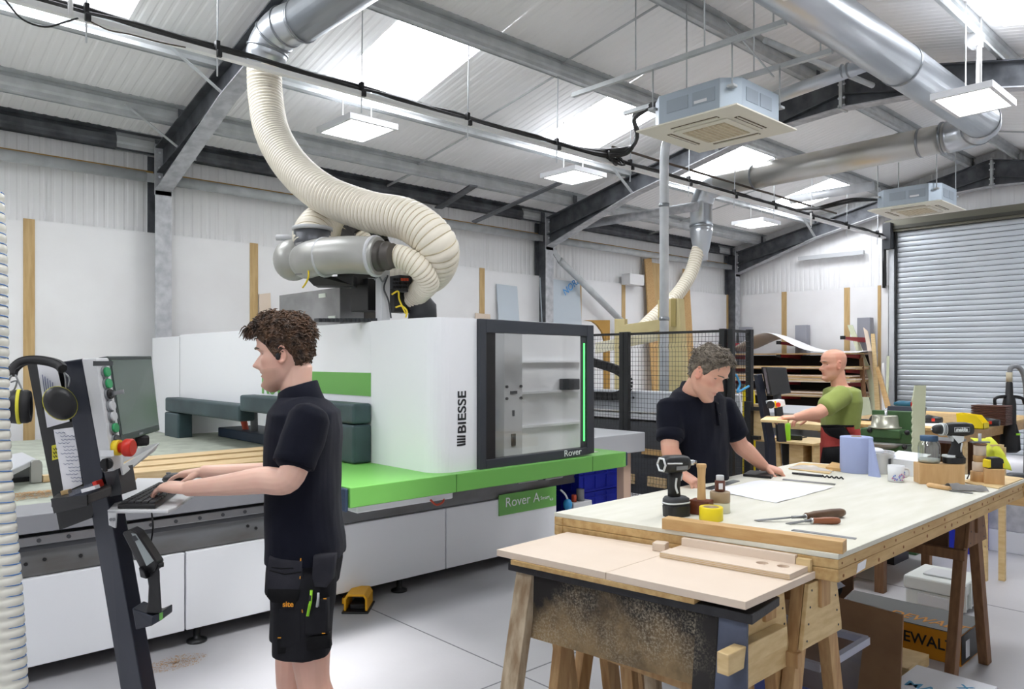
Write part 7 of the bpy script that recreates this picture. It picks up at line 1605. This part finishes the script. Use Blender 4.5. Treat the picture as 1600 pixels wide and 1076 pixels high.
for k, (pts, X, lab, m_) in enumerate((([(788,442),(820,446),(826,700),(792,700)],None,'grey sheet leaning on the left wall behind the router',mat('sheet_blue', (198,208,216), .4)),([(856,432),(918,440),(918,700),(856,700)],None,'pale protected sheet with blue print leaning beside the middle column','sheet_blue'),([(755,488),(778,490),(778,700),(755,700)],None,'small beige board behind the router top','mdf_pale'),([(415,458),(433,456),(433,700),(415,700)],None,'narrow beige board leaning on the left wall behind the drive box','mdf_pale'))):
    q = [P(x,y,Y=8.70) for x,y in pts]; q[2].z = q[3].z = 0; q[0].y = q[1].y = 8.88; o = MB().prism(q, (0,.015,0)).build('leaning_sheet', m_, loc=q[3], label=lab, cat='sheet')
    if k == 1:
        text_mesh('NORE', .17, mat('print_sky', (70,150,214), .6).name, 'lettering', o, P(883,462,Y=8.83), (.8,0,.55), (-.55,0,.8), .002, .0005)
        MB().prism([P(870,455,Y=8.82),P(878,452,Y=8.82),P(876,490,Y=8.82),P(872,490,Y=8.82)], (0,.002,0))
# quarter-round cut-out board and white arched panel
q = []
cqx, cqy = 925, 560
arcp = [(914,500),(926,502),(934,508),(941,518),(945,532),(946,700),(953,700),(953,500)]
MB().prism([P(x,y,Y=8.55) if y < 690 else V((P(x,y,Y=8.55).x,8.55,0)) for x,y in arcp], (0,.04,0)).build('curved_panel', mat('veneer', (176,134,62), .6), loc=P(945,690,Y=8.55), label='wood panel with a curved cut-out leaning behind the fence', cat='panel')
MB().cbox(P(989,437,Y=8.80)+V((0,0,0)), (.42,.2,.20)).build('white_box', 'board', loc=P(989,450,Y=8.80), bevel=.005, label='white box perched on top of the wall boards', cat='box')
yz([(930,535),(1045,515),(1045,528),(930,552)], 7.9, .05, 'slanting_panel', mat('flap_pale', (226,222,200), .5), mf)
# ================================================================ SHEET RACK AT THE GABLE
mat('rack_red', (156,34,44), .45); mat('rack_grey', (150,152,160), .5); rk = thing('sheet_rack', 'cantilever rack with red arms and grey uprights on the gable wall', 'rack', (14.5,7,0)); XR = 13.75
for i, px in enumerate((1165,1254,1352)):
    y = P(px,560,X=14.72).y; MB().box((14.64,y-.12,0),(14.80,y+.12,2.30 if i < 2 else 2.40)).build('upright', 'rack_grey', rk, .005)
    for z in (.55,.90,1.18,1.42,1.70,2.02 if i == 2 else 1.95):
        MB().prism([(14.64,y-.04,z-.09),(14.64,y-.04,z),(XR,y-.04,z),(XR,y-.04,z-.045)], (0,.08,0)).build('arm', 'rack_red', rk, .003); MB().box((XR-.02,y-.045,z-.05),(XR,y+.045,z+.015)).build('arm_cap', 'black', rk)
yl, yr = P(1140,560,X=XR).y, P(1335,560,X=XR).y
def stock(z, n, lab, jl=0, m_='mdf_pale', t=.018, xr=0):
    for k in range(n):
        a_ = (random.random()-.5)*.12; MB().box((XR-.03-random.random()*.06+xr,yr+a_,z+k*(t+.001)),(14.6,yl+a_*.5,z+k*(t+.001)+t)).build('stock_sheet', [m_,'oak','mdf_pale','ply_wood'][(k+jl) % 4], loc=(XR,yr,z), label=lab[k], cat='board', group='sheets on the rack')
stock(1.705, 1, ['full board on the top arms under the curled sheet'], 0, 'oak'); stock(1.425, 3, ['lowest board on the second arms of the rack','middle board on the second arms of the rack','top board on the second arms of the rack'], 1)
stock(1.185, 5, ['lowest board of the thick pile on the third arms','second board of the thick pile on the third arms','middle board of the thick pile on the third arms','fourth board of the thick pile on the third arms','top board of the thick pile on the third arms'], 2, t=.026)
MB().box((14.56,yr+.05,.5),(14.60,yl-.05,1.69)).build('shade_sheet', mat('rack_shade', (48,42,40), .8), loc=(14.58,7,.5), label='added dark sheet standing in for shade and stored stock behind the racked boards', cat='sheet')  # added sheet: its near-black colour stands in for shade and deep-stored stock
stock(.905, 4, ['lowest board on the fourth arms of the rack','second board on the fourth arms of the rack','third board on the fourth arms of the rack','top board on the fourth arms of the rack'], 3, t=.024); stock(.555, 4, ['lowest offcut board on the bottom arms','second offcut board on the bottom arms','third offcut board on the bottom arms','top offcut board on the bottom arms'], 1, t=.02, xr=.05)
MB().grid(lambda u, v: V((lerp(XR-.06,14.55,v), lerp(yl+.15,yr-.1,u), 1.735+.40*math.exp(-((u-.34)/.22)**2)*(1-.25*v)+.03*math.sin(v*3))), 30, 8).build('curled_sheet', 'board', loc=(XR,yl,1.73), label='large white sheet curling up on top of the rack', cat='sheet').modifiers.new('t','SOLIDIFY').thickness = .006
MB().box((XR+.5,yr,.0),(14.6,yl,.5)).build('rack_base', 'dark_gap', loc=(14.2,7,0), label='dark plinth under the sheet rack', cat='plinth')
# leaning timbers right of the rack
lt = [((1304,506),(1312,506),(1392,668),(1376,668),'strip_green','wide pale green strip leaning highest against the gable wall'),((1317,532),(1321,530),(1362,640),(1357,640),'mdf_pale','thin white strip leaning among the timbers'),((1329,510),(1336,516),(1384,665),(1374,668),'mdf_pale','long pinkish board leaning second from the right upright'),((1341,520),(1347,520),(1372,660),(1364,662),'ply_wood','pale pine board leaning in front of the grey upright'),((1335,572),(1341,570),(1368,665),(1358,668),'strip_green','short pale green strip in the middle of the leaning timbers'),((1358,568),(1362,566),(1378,660),(1372,660),'board','short white strip leaning near the batten'),((1366,556),(1370,556),(1380,655),(1376,655),'strip_green','narrow green strip leaning furthest right'),((1348,575),(1353,572),(1393,662),(1384,666),'oak','oak strip leaning across the others at the right'),((1322,560),(1328,558),(1352,668),(1344,670),'brown_wood','dark wood strip leaning behind the green ones')]
for k, (a, b, c, d, m_, lab) in enumerate(lt):
    x = 14.0-.06*k; q = [P(p[0],p[1],X=x) for p in (a,b,c,d)]
    for j, i in ((2,1),(3,0)):
        t_ = q[i].z/max(.05,(q[i].z-q[j].z)); q[j] = q[i]+(q[j]-q[i])*t_
    for i in (0,1): q[i].x = min(14.82, x+.55)
    MB().prism(q, (.02,0,0)).build('leaning_strip', m_, loc=q[3], label=lab, cat='timber', group='timbers leaning at the gable wall')
q = [P(1338,620,X=13.0),P(1357,620,X=13.0),P(1374,680,X=13.0),P(1342,684,X=13.0)]; q[2].z = q[3].z = .0; MB().prism(q, (.02,0,0)).build('square_panel', 'strip_green', loc=q[3], label='square pale green panel leaning in front of the timbers', cat='panel')
# ================================================================ FAR MACHINE AND ITS CONSOLE
c2 = thing('control_console', 'slim dark console with a black monitor in front of the sheet rack', 'console', (P(1205,690,D=5.9).x,P(1205,690,D=5.9).y,0)); D2 = 5.9
def pf(x, y, D=D2): return P(x, y, D=D)
qb = [pf(1199,690),pf(1211,690)]; 
MB().prism([pf(1183,586),pf(1191,584),pf(1212,690),pf(1218,860),pf(1206,860),pf(1200,690)], F3*.09).build('post', 'navy_steel', c2, .004); MB().prism([pf(1211,614),pf(1220,612),pf(1229,690),pf(1217,690)], F3*.05).build('rear_post', 'dark_grey', c2)
MB().prism([pf(1189,573,5.8),pf(1220,574,6.0),pf(1228,614,6.0),pf(1198,618,5.8)], R3*.05+F3*.02).build('monitor', 'black', c2, .004); MB().prism([pf(1192,575,5.79),pf(1219,576,5.98),pf(1226,612,5.98),pf(1199,615,5.79)], -F3*.003).build('screen', mat('screen_dark', (70,64,68), .2), c2)
MB().prism([pf(1204,627,5.75),pf(1226,624,5.75),pf(1228,634,5.75),pf(1207,638,5.75)], F3*.12).build('button_pod', 'plastic_white', c2, .005); MB().cyl(pf(1216,632,5.74), pf(1216,632,5.70), .018, 12).build('stop_button', 'estop_red', c2); MB().cyl(pf(1204,632,5.74), pf(1204,632,5.70), .03, 14).build('speaker', 'black', c2); MB().prism([pf(1209.5,626,5.74),pf(1212,626,5.74),pf(1214,637,5.74),pf(1211.5,637,5.74)], -F3*.004).build('yellow_stripe', 'tape_yellow', c2)
zt2 = 1.17
sh2 = [P(1188,655,Z=zt2),P(1230,657,Z=zt2),P(1236,651,Z=zt2),P(1198,649,Z=zt2)]; MB().prism(sh2, (0,0,-.02)).build('shelf', 'ply_wood', c2, .003)
bp_ = pf(1212,860); MB().box((bp_.x-.2,bp_.y-.2,0),(bp_.x+.2,bp_.y+.2,.02)).build('base_plate', 'navy_steel', c2)
fmz = thing('far_router', 'pale far machine bed behind the small plywood cabinet', 'router', (8.4,4.6,0)); MB().box((7.9,3.88,.45),(9.2,6.9,.95)).build('bed', 'mach_steel', fmz, .01); MB().box((7.85,3.83,.95),(9.25,6.95,1.02)).build('table', 'bed_grey', fmz, .005); MB().box((7.95,3.95,0),(9.1,6.8,.45)).build('base', 'mach_white', fmz, .01); MB().box((7.83,3.88,.72),(7.849,6.9,.78)).build('rail', 'rail_steel', fmz)
cbx = thing('plywood_cabinet', 'small plywood cabinet with shelves and shaped legs in front of the far machine', 'cabinet', (6.7,3.4,0)); 
def cb(pts, X, dx, nm, m_): return MB().prism([P(x,y,X=X) for x,y in pts], (dx,0,0)).build(nm, m_, cbx, .002)
zc = P(1240,690,X=6.35).z
ya_, yb_ = P(1178,690,X=6.35).y, P(1273,690,X=6.35).y
MB().box((6.33,yb_,zc-.02),(6.85,ya_,zc)).build('top', 'ply_wood', cbx, .002); y1_ = P(1232,690,X=6.35).y; y2_ = P(1254,690,X=6.35).y
MB().box((6.36,y2_,.02),(6.80,y1_,zc-.0205)).build('carcass', 'ply_wood', cbx, .002); MB().box((6.36,yb_+.01,.02),(6.80,yb_+.03,zc-.0205)).build('end_panel', 'ply_wood', cbx)
for z in (.02,.36,.62,): MB().box((6.38,yb_+.031,z),(6.80,y2_-.001,z+.015)).build('shelf', 'ply_wood', cbx)
MB().box((6.78,yb_+.031,.04),(6.80,y2_-.001,zc-.021)).build('back_panel', 'oak', cbx)
cb([(1200,692),(1217,692),(1222,760),(1223,840),(1209,840),(1207,735)], 6.38, .03, 'shaped_leg', 'ply_wood'); cb([(1221,692),(1231,692),(1238,800),(1228,800)], 6.55, .03, 'dark_leg', 'dark_grey')
for k, (px, z, lab, m_) in enumerate(((1263,.635,'folded papers on the upper shelf of the plywood cabinet','paper_white'),(1263,.375,'round tub on the lower shelf of the plywood cabinet','plastic_white'))):
    y_ = P(px,700,X=6.5).y
    if k == 0: MB().box((6.42,y_-.05,z+.0005),(6.62,y_+.05,z+.025)).build('papers', m_, loc=(6.5,y_,z), label=lab, cat='papers')
    else: MB().lathe((6.5,y_,z+.0005), [(.055,0),(.058,.004),(.06,.12),(.062,.122),(.062,.13)], seg=20).build('tub', m_, loc=(6.5,y_,z), label=lab, cat='tub')
for k, (px, r, m_, lab) in enumerate(((1207,.02,'crate_blue','small blue knob on top of the plywood cabinet'),(1219,.022,'crate_blue','second blue knob on top of the plywood cabinet'))):
    q = P(px,685,X=6.45); MB().lathe((q.x,q.y,zc+.0005), [(r,0),(r,.03),(r*.6,.04)], (0,0,1), 12).build('knob', m_, loc=(q.x,q.y,zc), label=lab, cat='knob')
q = P(1243,682,X=6.5); gl = thing('safety_glasses', 'dark safety glasses on the plywood cabinet', 'glasses', (q.x,q.y,zc)); MB().box((q.x-.01,q.y-.06,zc+.0005),(q.x+.02,q.y+.06,zc+.045)).build('visor', 'black', gl, .01); MB().box((q.x+.02,q.y-.06,zc+.02),(q.x+.1,q.y-.055,zc+.03)).build('arm', 'black', gl)
q = P(1231,680,X=6.42); bt_ = thing('glue_bottle', 'lime green bottle with a red tip below the console shelf', 'bottle', (q.x,q.y,zc)); MB().lathe((q.x,q.y,zc+.0005), [(.022,0),(.024,.004),(.022,.14),(.010,.16)], seg=16).build('bottle', 'lime', bt_); MB().lathe((q.x,q.y,zc+.16), [(.009,0),(.012,.02),(.006,.05)], seg=12).build('tip', 'estop_red', bt_)
MB().prism([P(1190,690,X=6.36)+V((0,0,.012)),P(1206,690,X=6.36)+V((0,0,.012)),P(1206,690,X=6.36)+V((.1,0,.012)),P(1190,690,X=6.36)+V((.1,0,.012))], (0,0,.02)).build('tool_tray', 'oak', loc=P(1195,688,X=6.36), label='little wooden tray on the cabinet top', cat='tray')
# ================================================================ FAR BENCH
fbn = thing('workbench', 'far timber workbench crowded with tools in front of the shutter', 'workbench', (9.0,2.9,.94)); zf = .94
MB().box((7.95,2.30,zf-.03),(10.6,3.75,zf)).build('top', 'bench_edge', fbn, .003); MB().box((7.97,2.33,zf-.12),(10.58,3.74,zf-.031)).build('frame', 'oak', fbn, .003)
for x in (8.05,10.5):
    for y in (2.38,3.66): MB().box((x-.045,y-.045,0),(x+.045,y+.045,zf-.121)).build('leg', 'ply_wood', fbn, .003)
MB().box((8.1,2.45,.10),(10.5,3.65,.13)).build('lower_shelf', 'brown_wood', fbn); MB().box((9.6,2.4,.13),(9.62,3.6,.8)).build('back_board', 'brown_wood', fbn)
MB().box((7.3,3.30,.90),(7.95,4.0,.96)).build('side_table', 'ply_wood', loc=(7.6,3.6,.93), label='pale plank table joining the far bench beside the person in green', cat='table', bevel=.003)
MB().box((7.4,3.35,0),(7.48,3.43,.899)).build('table_leg', 'ply_wood', loc=(7.44,3.39,0), label='square pale leg under the plank table', cat='leg')
def of(px, X, dz=0): q = P(px,660,X=X); return V((q.x,q.y,zf+.0005+dz))
q = of(1519,8.25); yb2 = thing('yellow_bin', 'bright yellow open fronted parts bin on the far bench', 'parts bin', q); s_ = .115
bn = MB(); w3 = .2; xx0, xx1, yy0, yy1 = q.x-.08, q.x+.08, q.y-.12, q.y+.10
pr_ = [(yy1,0),(yy0,0),(yy0-.0,.05),(yy0+.06,.125),(yy1+.01,.14)]
for x in (xx0,xx1): bn.prism([(x,y,q.z+z) for y,z in pr_], (.006,0,0))
bn.box((xx0,yy0,q.z),(xx1,yy1,q.z+.006)); bn.prism([(xx0,yy1,q.z),(xx0,yy1+.01,q.z+.14),(xx0,yy1+.016,q.z+.14),(xx0,yy1+.006,q.z)], (xx1-xx0,0,0)); bn.prism([(xx0,yy0,q.z),(xx0,yy0,q.z+.06),(xx0,yy0+.006,q.z+.06),(xx0,yy0+.006,q.z)], (xx1-xx0,0,0)); bn.build('shell', 'tape_yellow', yb2)
q = of(1552,8.9)
for k in range(12):
    z = q.z+k*.0165; MB().prism([V((q.x-.12,q.y-.14,z)),V((q.x+.12,q.y-.14,z)),V((q.x+.12,q.y+.17,z)),V((q.x-.12,q.y+.17,z))], (0,0,.012)).build('brown_tray', mat('tray_brown', (82,46,32), .5), loc=(q.x,q.y,z), bevel=.003, label='%s brown tray in the stack on the far bench' % ('lowest','second lowest','third lowest','fourth lowest','fifth lowest','sixth lowest','sixth from the top','fifth from the top','fourth from the top','third from the top','second from the top','topmost')[k], cat='tray', group='stack of brown trays')
vc = thing('router_lift', 'black two handled power tool with a grey hose at the far bench end', 'power tool', of(1577,9.2))
b_ = of(1577,9.2); MB().loft([ell(b_+V((0,0,z)),R3,F3,r,r,18) for z, r in ((0,.06),(.2,.06),(.26,.05),(.28,.035),(.42,.03),(.43,.022),(.52,.022))]).build('motor', 'black', vc); MB().tube(spline([b_-R3*.15+V((0,0,.18)),b_-R3*.14+V((0,0,.26)),b_+V((0,0,.28)),b_+R3*.13+V((0,0,.26)),b_+R3*.16+V((0,0,.20))],6), .016, 8).build('side_handles', 'black', vc)
MB().tube(spline([b_+V((0,0,.5)),b_+R3*.02+V((0,0,.58)),b_+R3*.10+V((0,0,.58)),b_+R3*.16+V((0,0,.45)),b_+R3*.18+V((0,0,.1)),b_+R3*.17-V((0,0,.7))],8), .024, 10).build('hose', 'mid_grey', vc); MB().cyl(b_+V((0,0,.43)), b_+V((0,0,.53)), .03, 14).build('hose_cuff', mat('cuff_beige', (196,186,160), .5), vc)
# clutter on the far bench
cl_ = [('white_cloth',1385,8.2,(.10,.12,.05),'paper_white','folded white cloth on the far bench left end'),('black_cap',1372,8.45,(.09,.1,.07),'black','black cap with a gold badge on the far bench'),('tool_case',1408,8.5,(.16,.24,.13),'navy_steel','dark open tool case on the far bench behind the notched strip'),('power_plane',1452,8.4,(.10,.12,.09),'black','black power tool lying on the far bench'),('paper_pile',1470,8.35,(.18,.22,.02),'paper_white','loose pale papers on the far bench'),('small_box',1420,8.15,(.08,.10,.035),'oak','small oak offcut on the front of the far bench'),('red_grinder',1540,8.45,(.10,.10,.07),'black','small black tool beside the brown trays')]
for nm, px, X, d, m_, lab in cl_:
    q = of(px, X); t = thing(nm, lab, nm.replace('_',' '), q)
    if nm == 'black_cap': MB().ball(q+V((0,0,.0)), (.09,.09,.085), 16, 10).build('crown', m_, t); MB().loft([ell(q+V((0,.12,.006)),V((1,0,0)),V((0,1,0)),.07,.07,16),ell(q+V((0,.12,.012)),V((1,0,0)),V((0,1,0)),.07,.07,16)]).build('peak', m_, t); MB().ball(q+V((-.05,-.03,.05)), .03, 10, 8).build('badge', 'batten', t)
    elif nm == 'tool_case': MB().box((q.x-.10,q.y-.2,q.z),(q.x+.12,q.y+.16,q.z+.06)).build('base', 'plastic_white', t, .006); MB().prism([(q.x+.0,q.y-.2,q.z+.062),(q.x+.12,q.y-.2,q.z+.062),(q.x+.16,q.y-.2,q.z+.16),(q.x+.06,q.y-.2,q.z+.16)], (0,.36,0)).build('lid', m_, t, .004)
    elif nm in ('power_plane','red_grinder'): MB().tube([q+V((0,-.12,.05)),q+V((0,.02,.05)),q+V((0,.06,.05))], [.03,.05,.02], 14).build('motor', m_, t); MB().box((q.x-.04,q.y+.03,q.z),(q.x+.04,q.y+.14,q.z+.07)).build('gear_case', m_, t, .01); MB().cbox(q+V((-.02,-.05,.05)), (.05,.03,.03)).build('red_switch', 'estop_red', t, .004)
    else:
        rs_ = random.Random(len(nm)); MB().grid(lambda u, v: V((q.x+(u-.5)*d[0]*2,q.y+(v-.5)*d[1]*2,q.z+.002+d[2]*(math.sin(u*3.14)*math.sin(v*3.14))**.4*(.8+.3*mnoise.noise(V((u*4,v*4,px)))))), 10, 10).build('top', m_, t); MB().box((q.x-d[0]*.9,q.y-d[1]*.9,q.z),(q.x+d[0]*.9,q.y+d[1]*.9,q.z+d[2]*.4)).build('body', m_, t, .003)
q = P(1415,640,X=8.9); cd = thing('cordless_drill', 'teal cordless drill propped on the far bench behind the notched strip', 'power tool', V((q.x,q.y,zf))); MB().box((q.x-.05,q.y-.04,zf+.0005),(q.x+.05,q.y+.04,zf+.04)).build('battery', 'black', cd, .006); MB().tube([V((q.x,q.y,zf+.04)),V((q.x,q.y+.01,zf+.14))], .022, 10).build('grip', 'black', cd); MB().tube([V((q.x,q.y-.06,zf+.17)),V((q.x,q.y+.05,zf+.17)),V((q.x,q.y+.12,zf+.17))], [.035,.038,.018], 14).build('motor', mat('teal', (40,110,140), .4), cd); MB().cyl(V((q.x,q.y-.10,zf+.17)), V((q.x,q.y-.06,zf+.17)), .03, 12).build('cap', 'estop_red', cd)
# ---- green cast-iron trimmer in front of the far bench
mat('cast_green', (74,110,68), .45, 0, (60,92,54), 4); gx = 6.75; gt = thing('green_machine', 'green cast iron trimming machine on a stand behind the blue roll', 'machine', (P(1385,700,X=gx).x,P(1385,700,X=gx).y,0))
cy_ = P(1385,690,X=gx).y; zt_ = P(1385,682,X=gx).z
MB().box((gx-.10,P(1438,0,X=gx).y,zt_-.04),(gx+.10,P(1338,0,X=gx).y,zt_+.05)).build('bed', 'cast_green', gt, .008); MB().box((gx-.14,cy_-.16,zt_+.0),(gx+.14,cy_+.16,zt_+.075)).build('carriage', 'cast_green', gt, .01); MB().box((gx+.02,cy_-.22,zt_+.05),(gx+.10,cy_+.13,zt_+.22)).build('rear_fence', 'cast_green', gt, .006)
MB().lathe((gx-.03,cy_,zt_+.076), [(.13,0),(.13,.012),(.11,.014),(.10,.10),(.095,.11)], seg=28).build('blade_guard', mat('guard_clear', (176,176,160), .3, .5), gt); MB().lathe((gx-.05,cy_,zt_-.10), [(.05,0),(.14,.02),(.17,.05),(.17,.06)], seg=28).build('scale_ring', 'motor_grey', gt)
MB().prism([(gx-.12,cy_-.18,zt_-.06),(gx-.12,cy_+.16,zt_-.06),(gx-.12,cy_+.26,0),(gx-.12,cy_-.28,0)], (.24,0,0)).build('pedestal', 'cast_green', gt, .01)
for dy, z in ((-.22,.06),(.22,.06),(-.20,-.06),(.08,.06)): MB().ball((gx-.15,cy_+dy,zt_+z), .022, 10, 8).build('clamp_knob', 'black', gt)
MB().cyl((gx-.06,cy_-.02,zt_+.07), (gx-.06,cy_-.02,zt_+.25), .012, 10).build('lever', 'chrome', gt); MB().box((gx-.2,P(1440,0,X=gx).y-.3,zt_+.0),(gx+.1,P(1440,0,X=gx).y,zt_+.02)).build('side_table', 'tool_steel', gt)
# yellow cloth over a stool, blue crate, boxes at the right edge
yq = P(1556,706,D=5.4); ycl = thing('yellow_cloth', 'crumpled yellow cloth hanging over a stand at the right', 'cloth', yq)
def yfn(u, v):
    p = P(lerp(1532,1572,u)+6*v*(u-.3), lerp(687,724+10*u,v), D=5.4); return p-F3*(.05*math.sin(u*5+v*2)+.03*mnoise.noise(V((u*4,v*4,1))))+F3*.12*(1-v)**3
MB().grid(yfn, 20, 14).build('cloth', mat('cloth_yellow', (214,220,70), .85, bump=.2, bscale=120), ycl).modifiers.new('t','SOLIDIFY').thickness = .004
st_ = thing('stool', 'plain timber stand under the yellow cloth', 'stand', V((yq.x,yq.y,0))); MB().bar(P(1538,694,D=5.5)-V((0,0,.02)), P(1566,694,D=5.5)-V((0,0,.02)), .04, .04).build('top', 'ply_wood', st_)
for (x,D) in ((1538,5.5),(1566,5.5)): a_ = P(x,692,D=D); MB().bar(V((a_.x,a_.y,0)), V((a_.x,a_.y,a_.z-.03)), .04, .04).build('leg', 'ply_wood', st_)
crate(7.0,1.95,0,.45,.7,.42,'dark blue crate under the right end of the far bench')
bg2 = thing('tool_bag', 'black bag with a lime tab hanging at the far right end of the far bench', 'bag', P(1578,690,D=8)); a_ = P(1578,680,D=8.0); MB().loft([ell(a_+V((0,0,z)),R3,F3,r1,r2,18) for z, r1, r2 in ((-.18,.06,.05),(-.15,.10,.08),(0,.09,.08),(.12,.06,.06),(.16,.03,.03))]).build('bag_body', 'black', bg2); MB().cbox(a_+R3*.03-F3*.085+V((0,0,.02)), (.04,.01,.02), Matrix.Rotation(-.9,3,'Z')).build('tab', 'lime', bg2); MB().tube([a_+V((0,0,.15)),a_+V((0,0,.26))], .01, 6).build('strap', 'black', bg2)
for k, (z0, z1, m_, lab) in enumerate(((0,.18,'plastic_white','lowest pale box stacked at the right edge behind the bench'),(.181,.40,'galv_flange','middle pale box stacked at the right edge behind the bench'),(.401,.56,'oak','wooden tray on the boxes at the right edge'))):
    a_ = P(1590,720,D=6.4); MB().box((a_.x-.2,a_.y-.2,z0),(a_.x+.25,a_.y+.2,z1)).build('stacked_box', m_, loc=(a_.x,a_.y,z0), bevel=.004, label=lab, cat='box', group='boxes at the right edge')
vac = thing('grinder', 'grey and black power tool lying on the boxes at the right edge', 'power tool', P(1588,700,D=6.4)); a_ = P(1588,700,D=6.4); a_.z = .6; MB().tube([a_-R3*.12,a_-R3*.05,a_+R3*.08,a_+R3*.14], [.03,.05,.045,.02], 14).build('motor', 'dark_grey', vac); MB().cyl(a_-R3*.12-V((0,0,.04)), a_-R3*.12+V((0,0,.03)), .04, 14).build('head', 'black', vac)
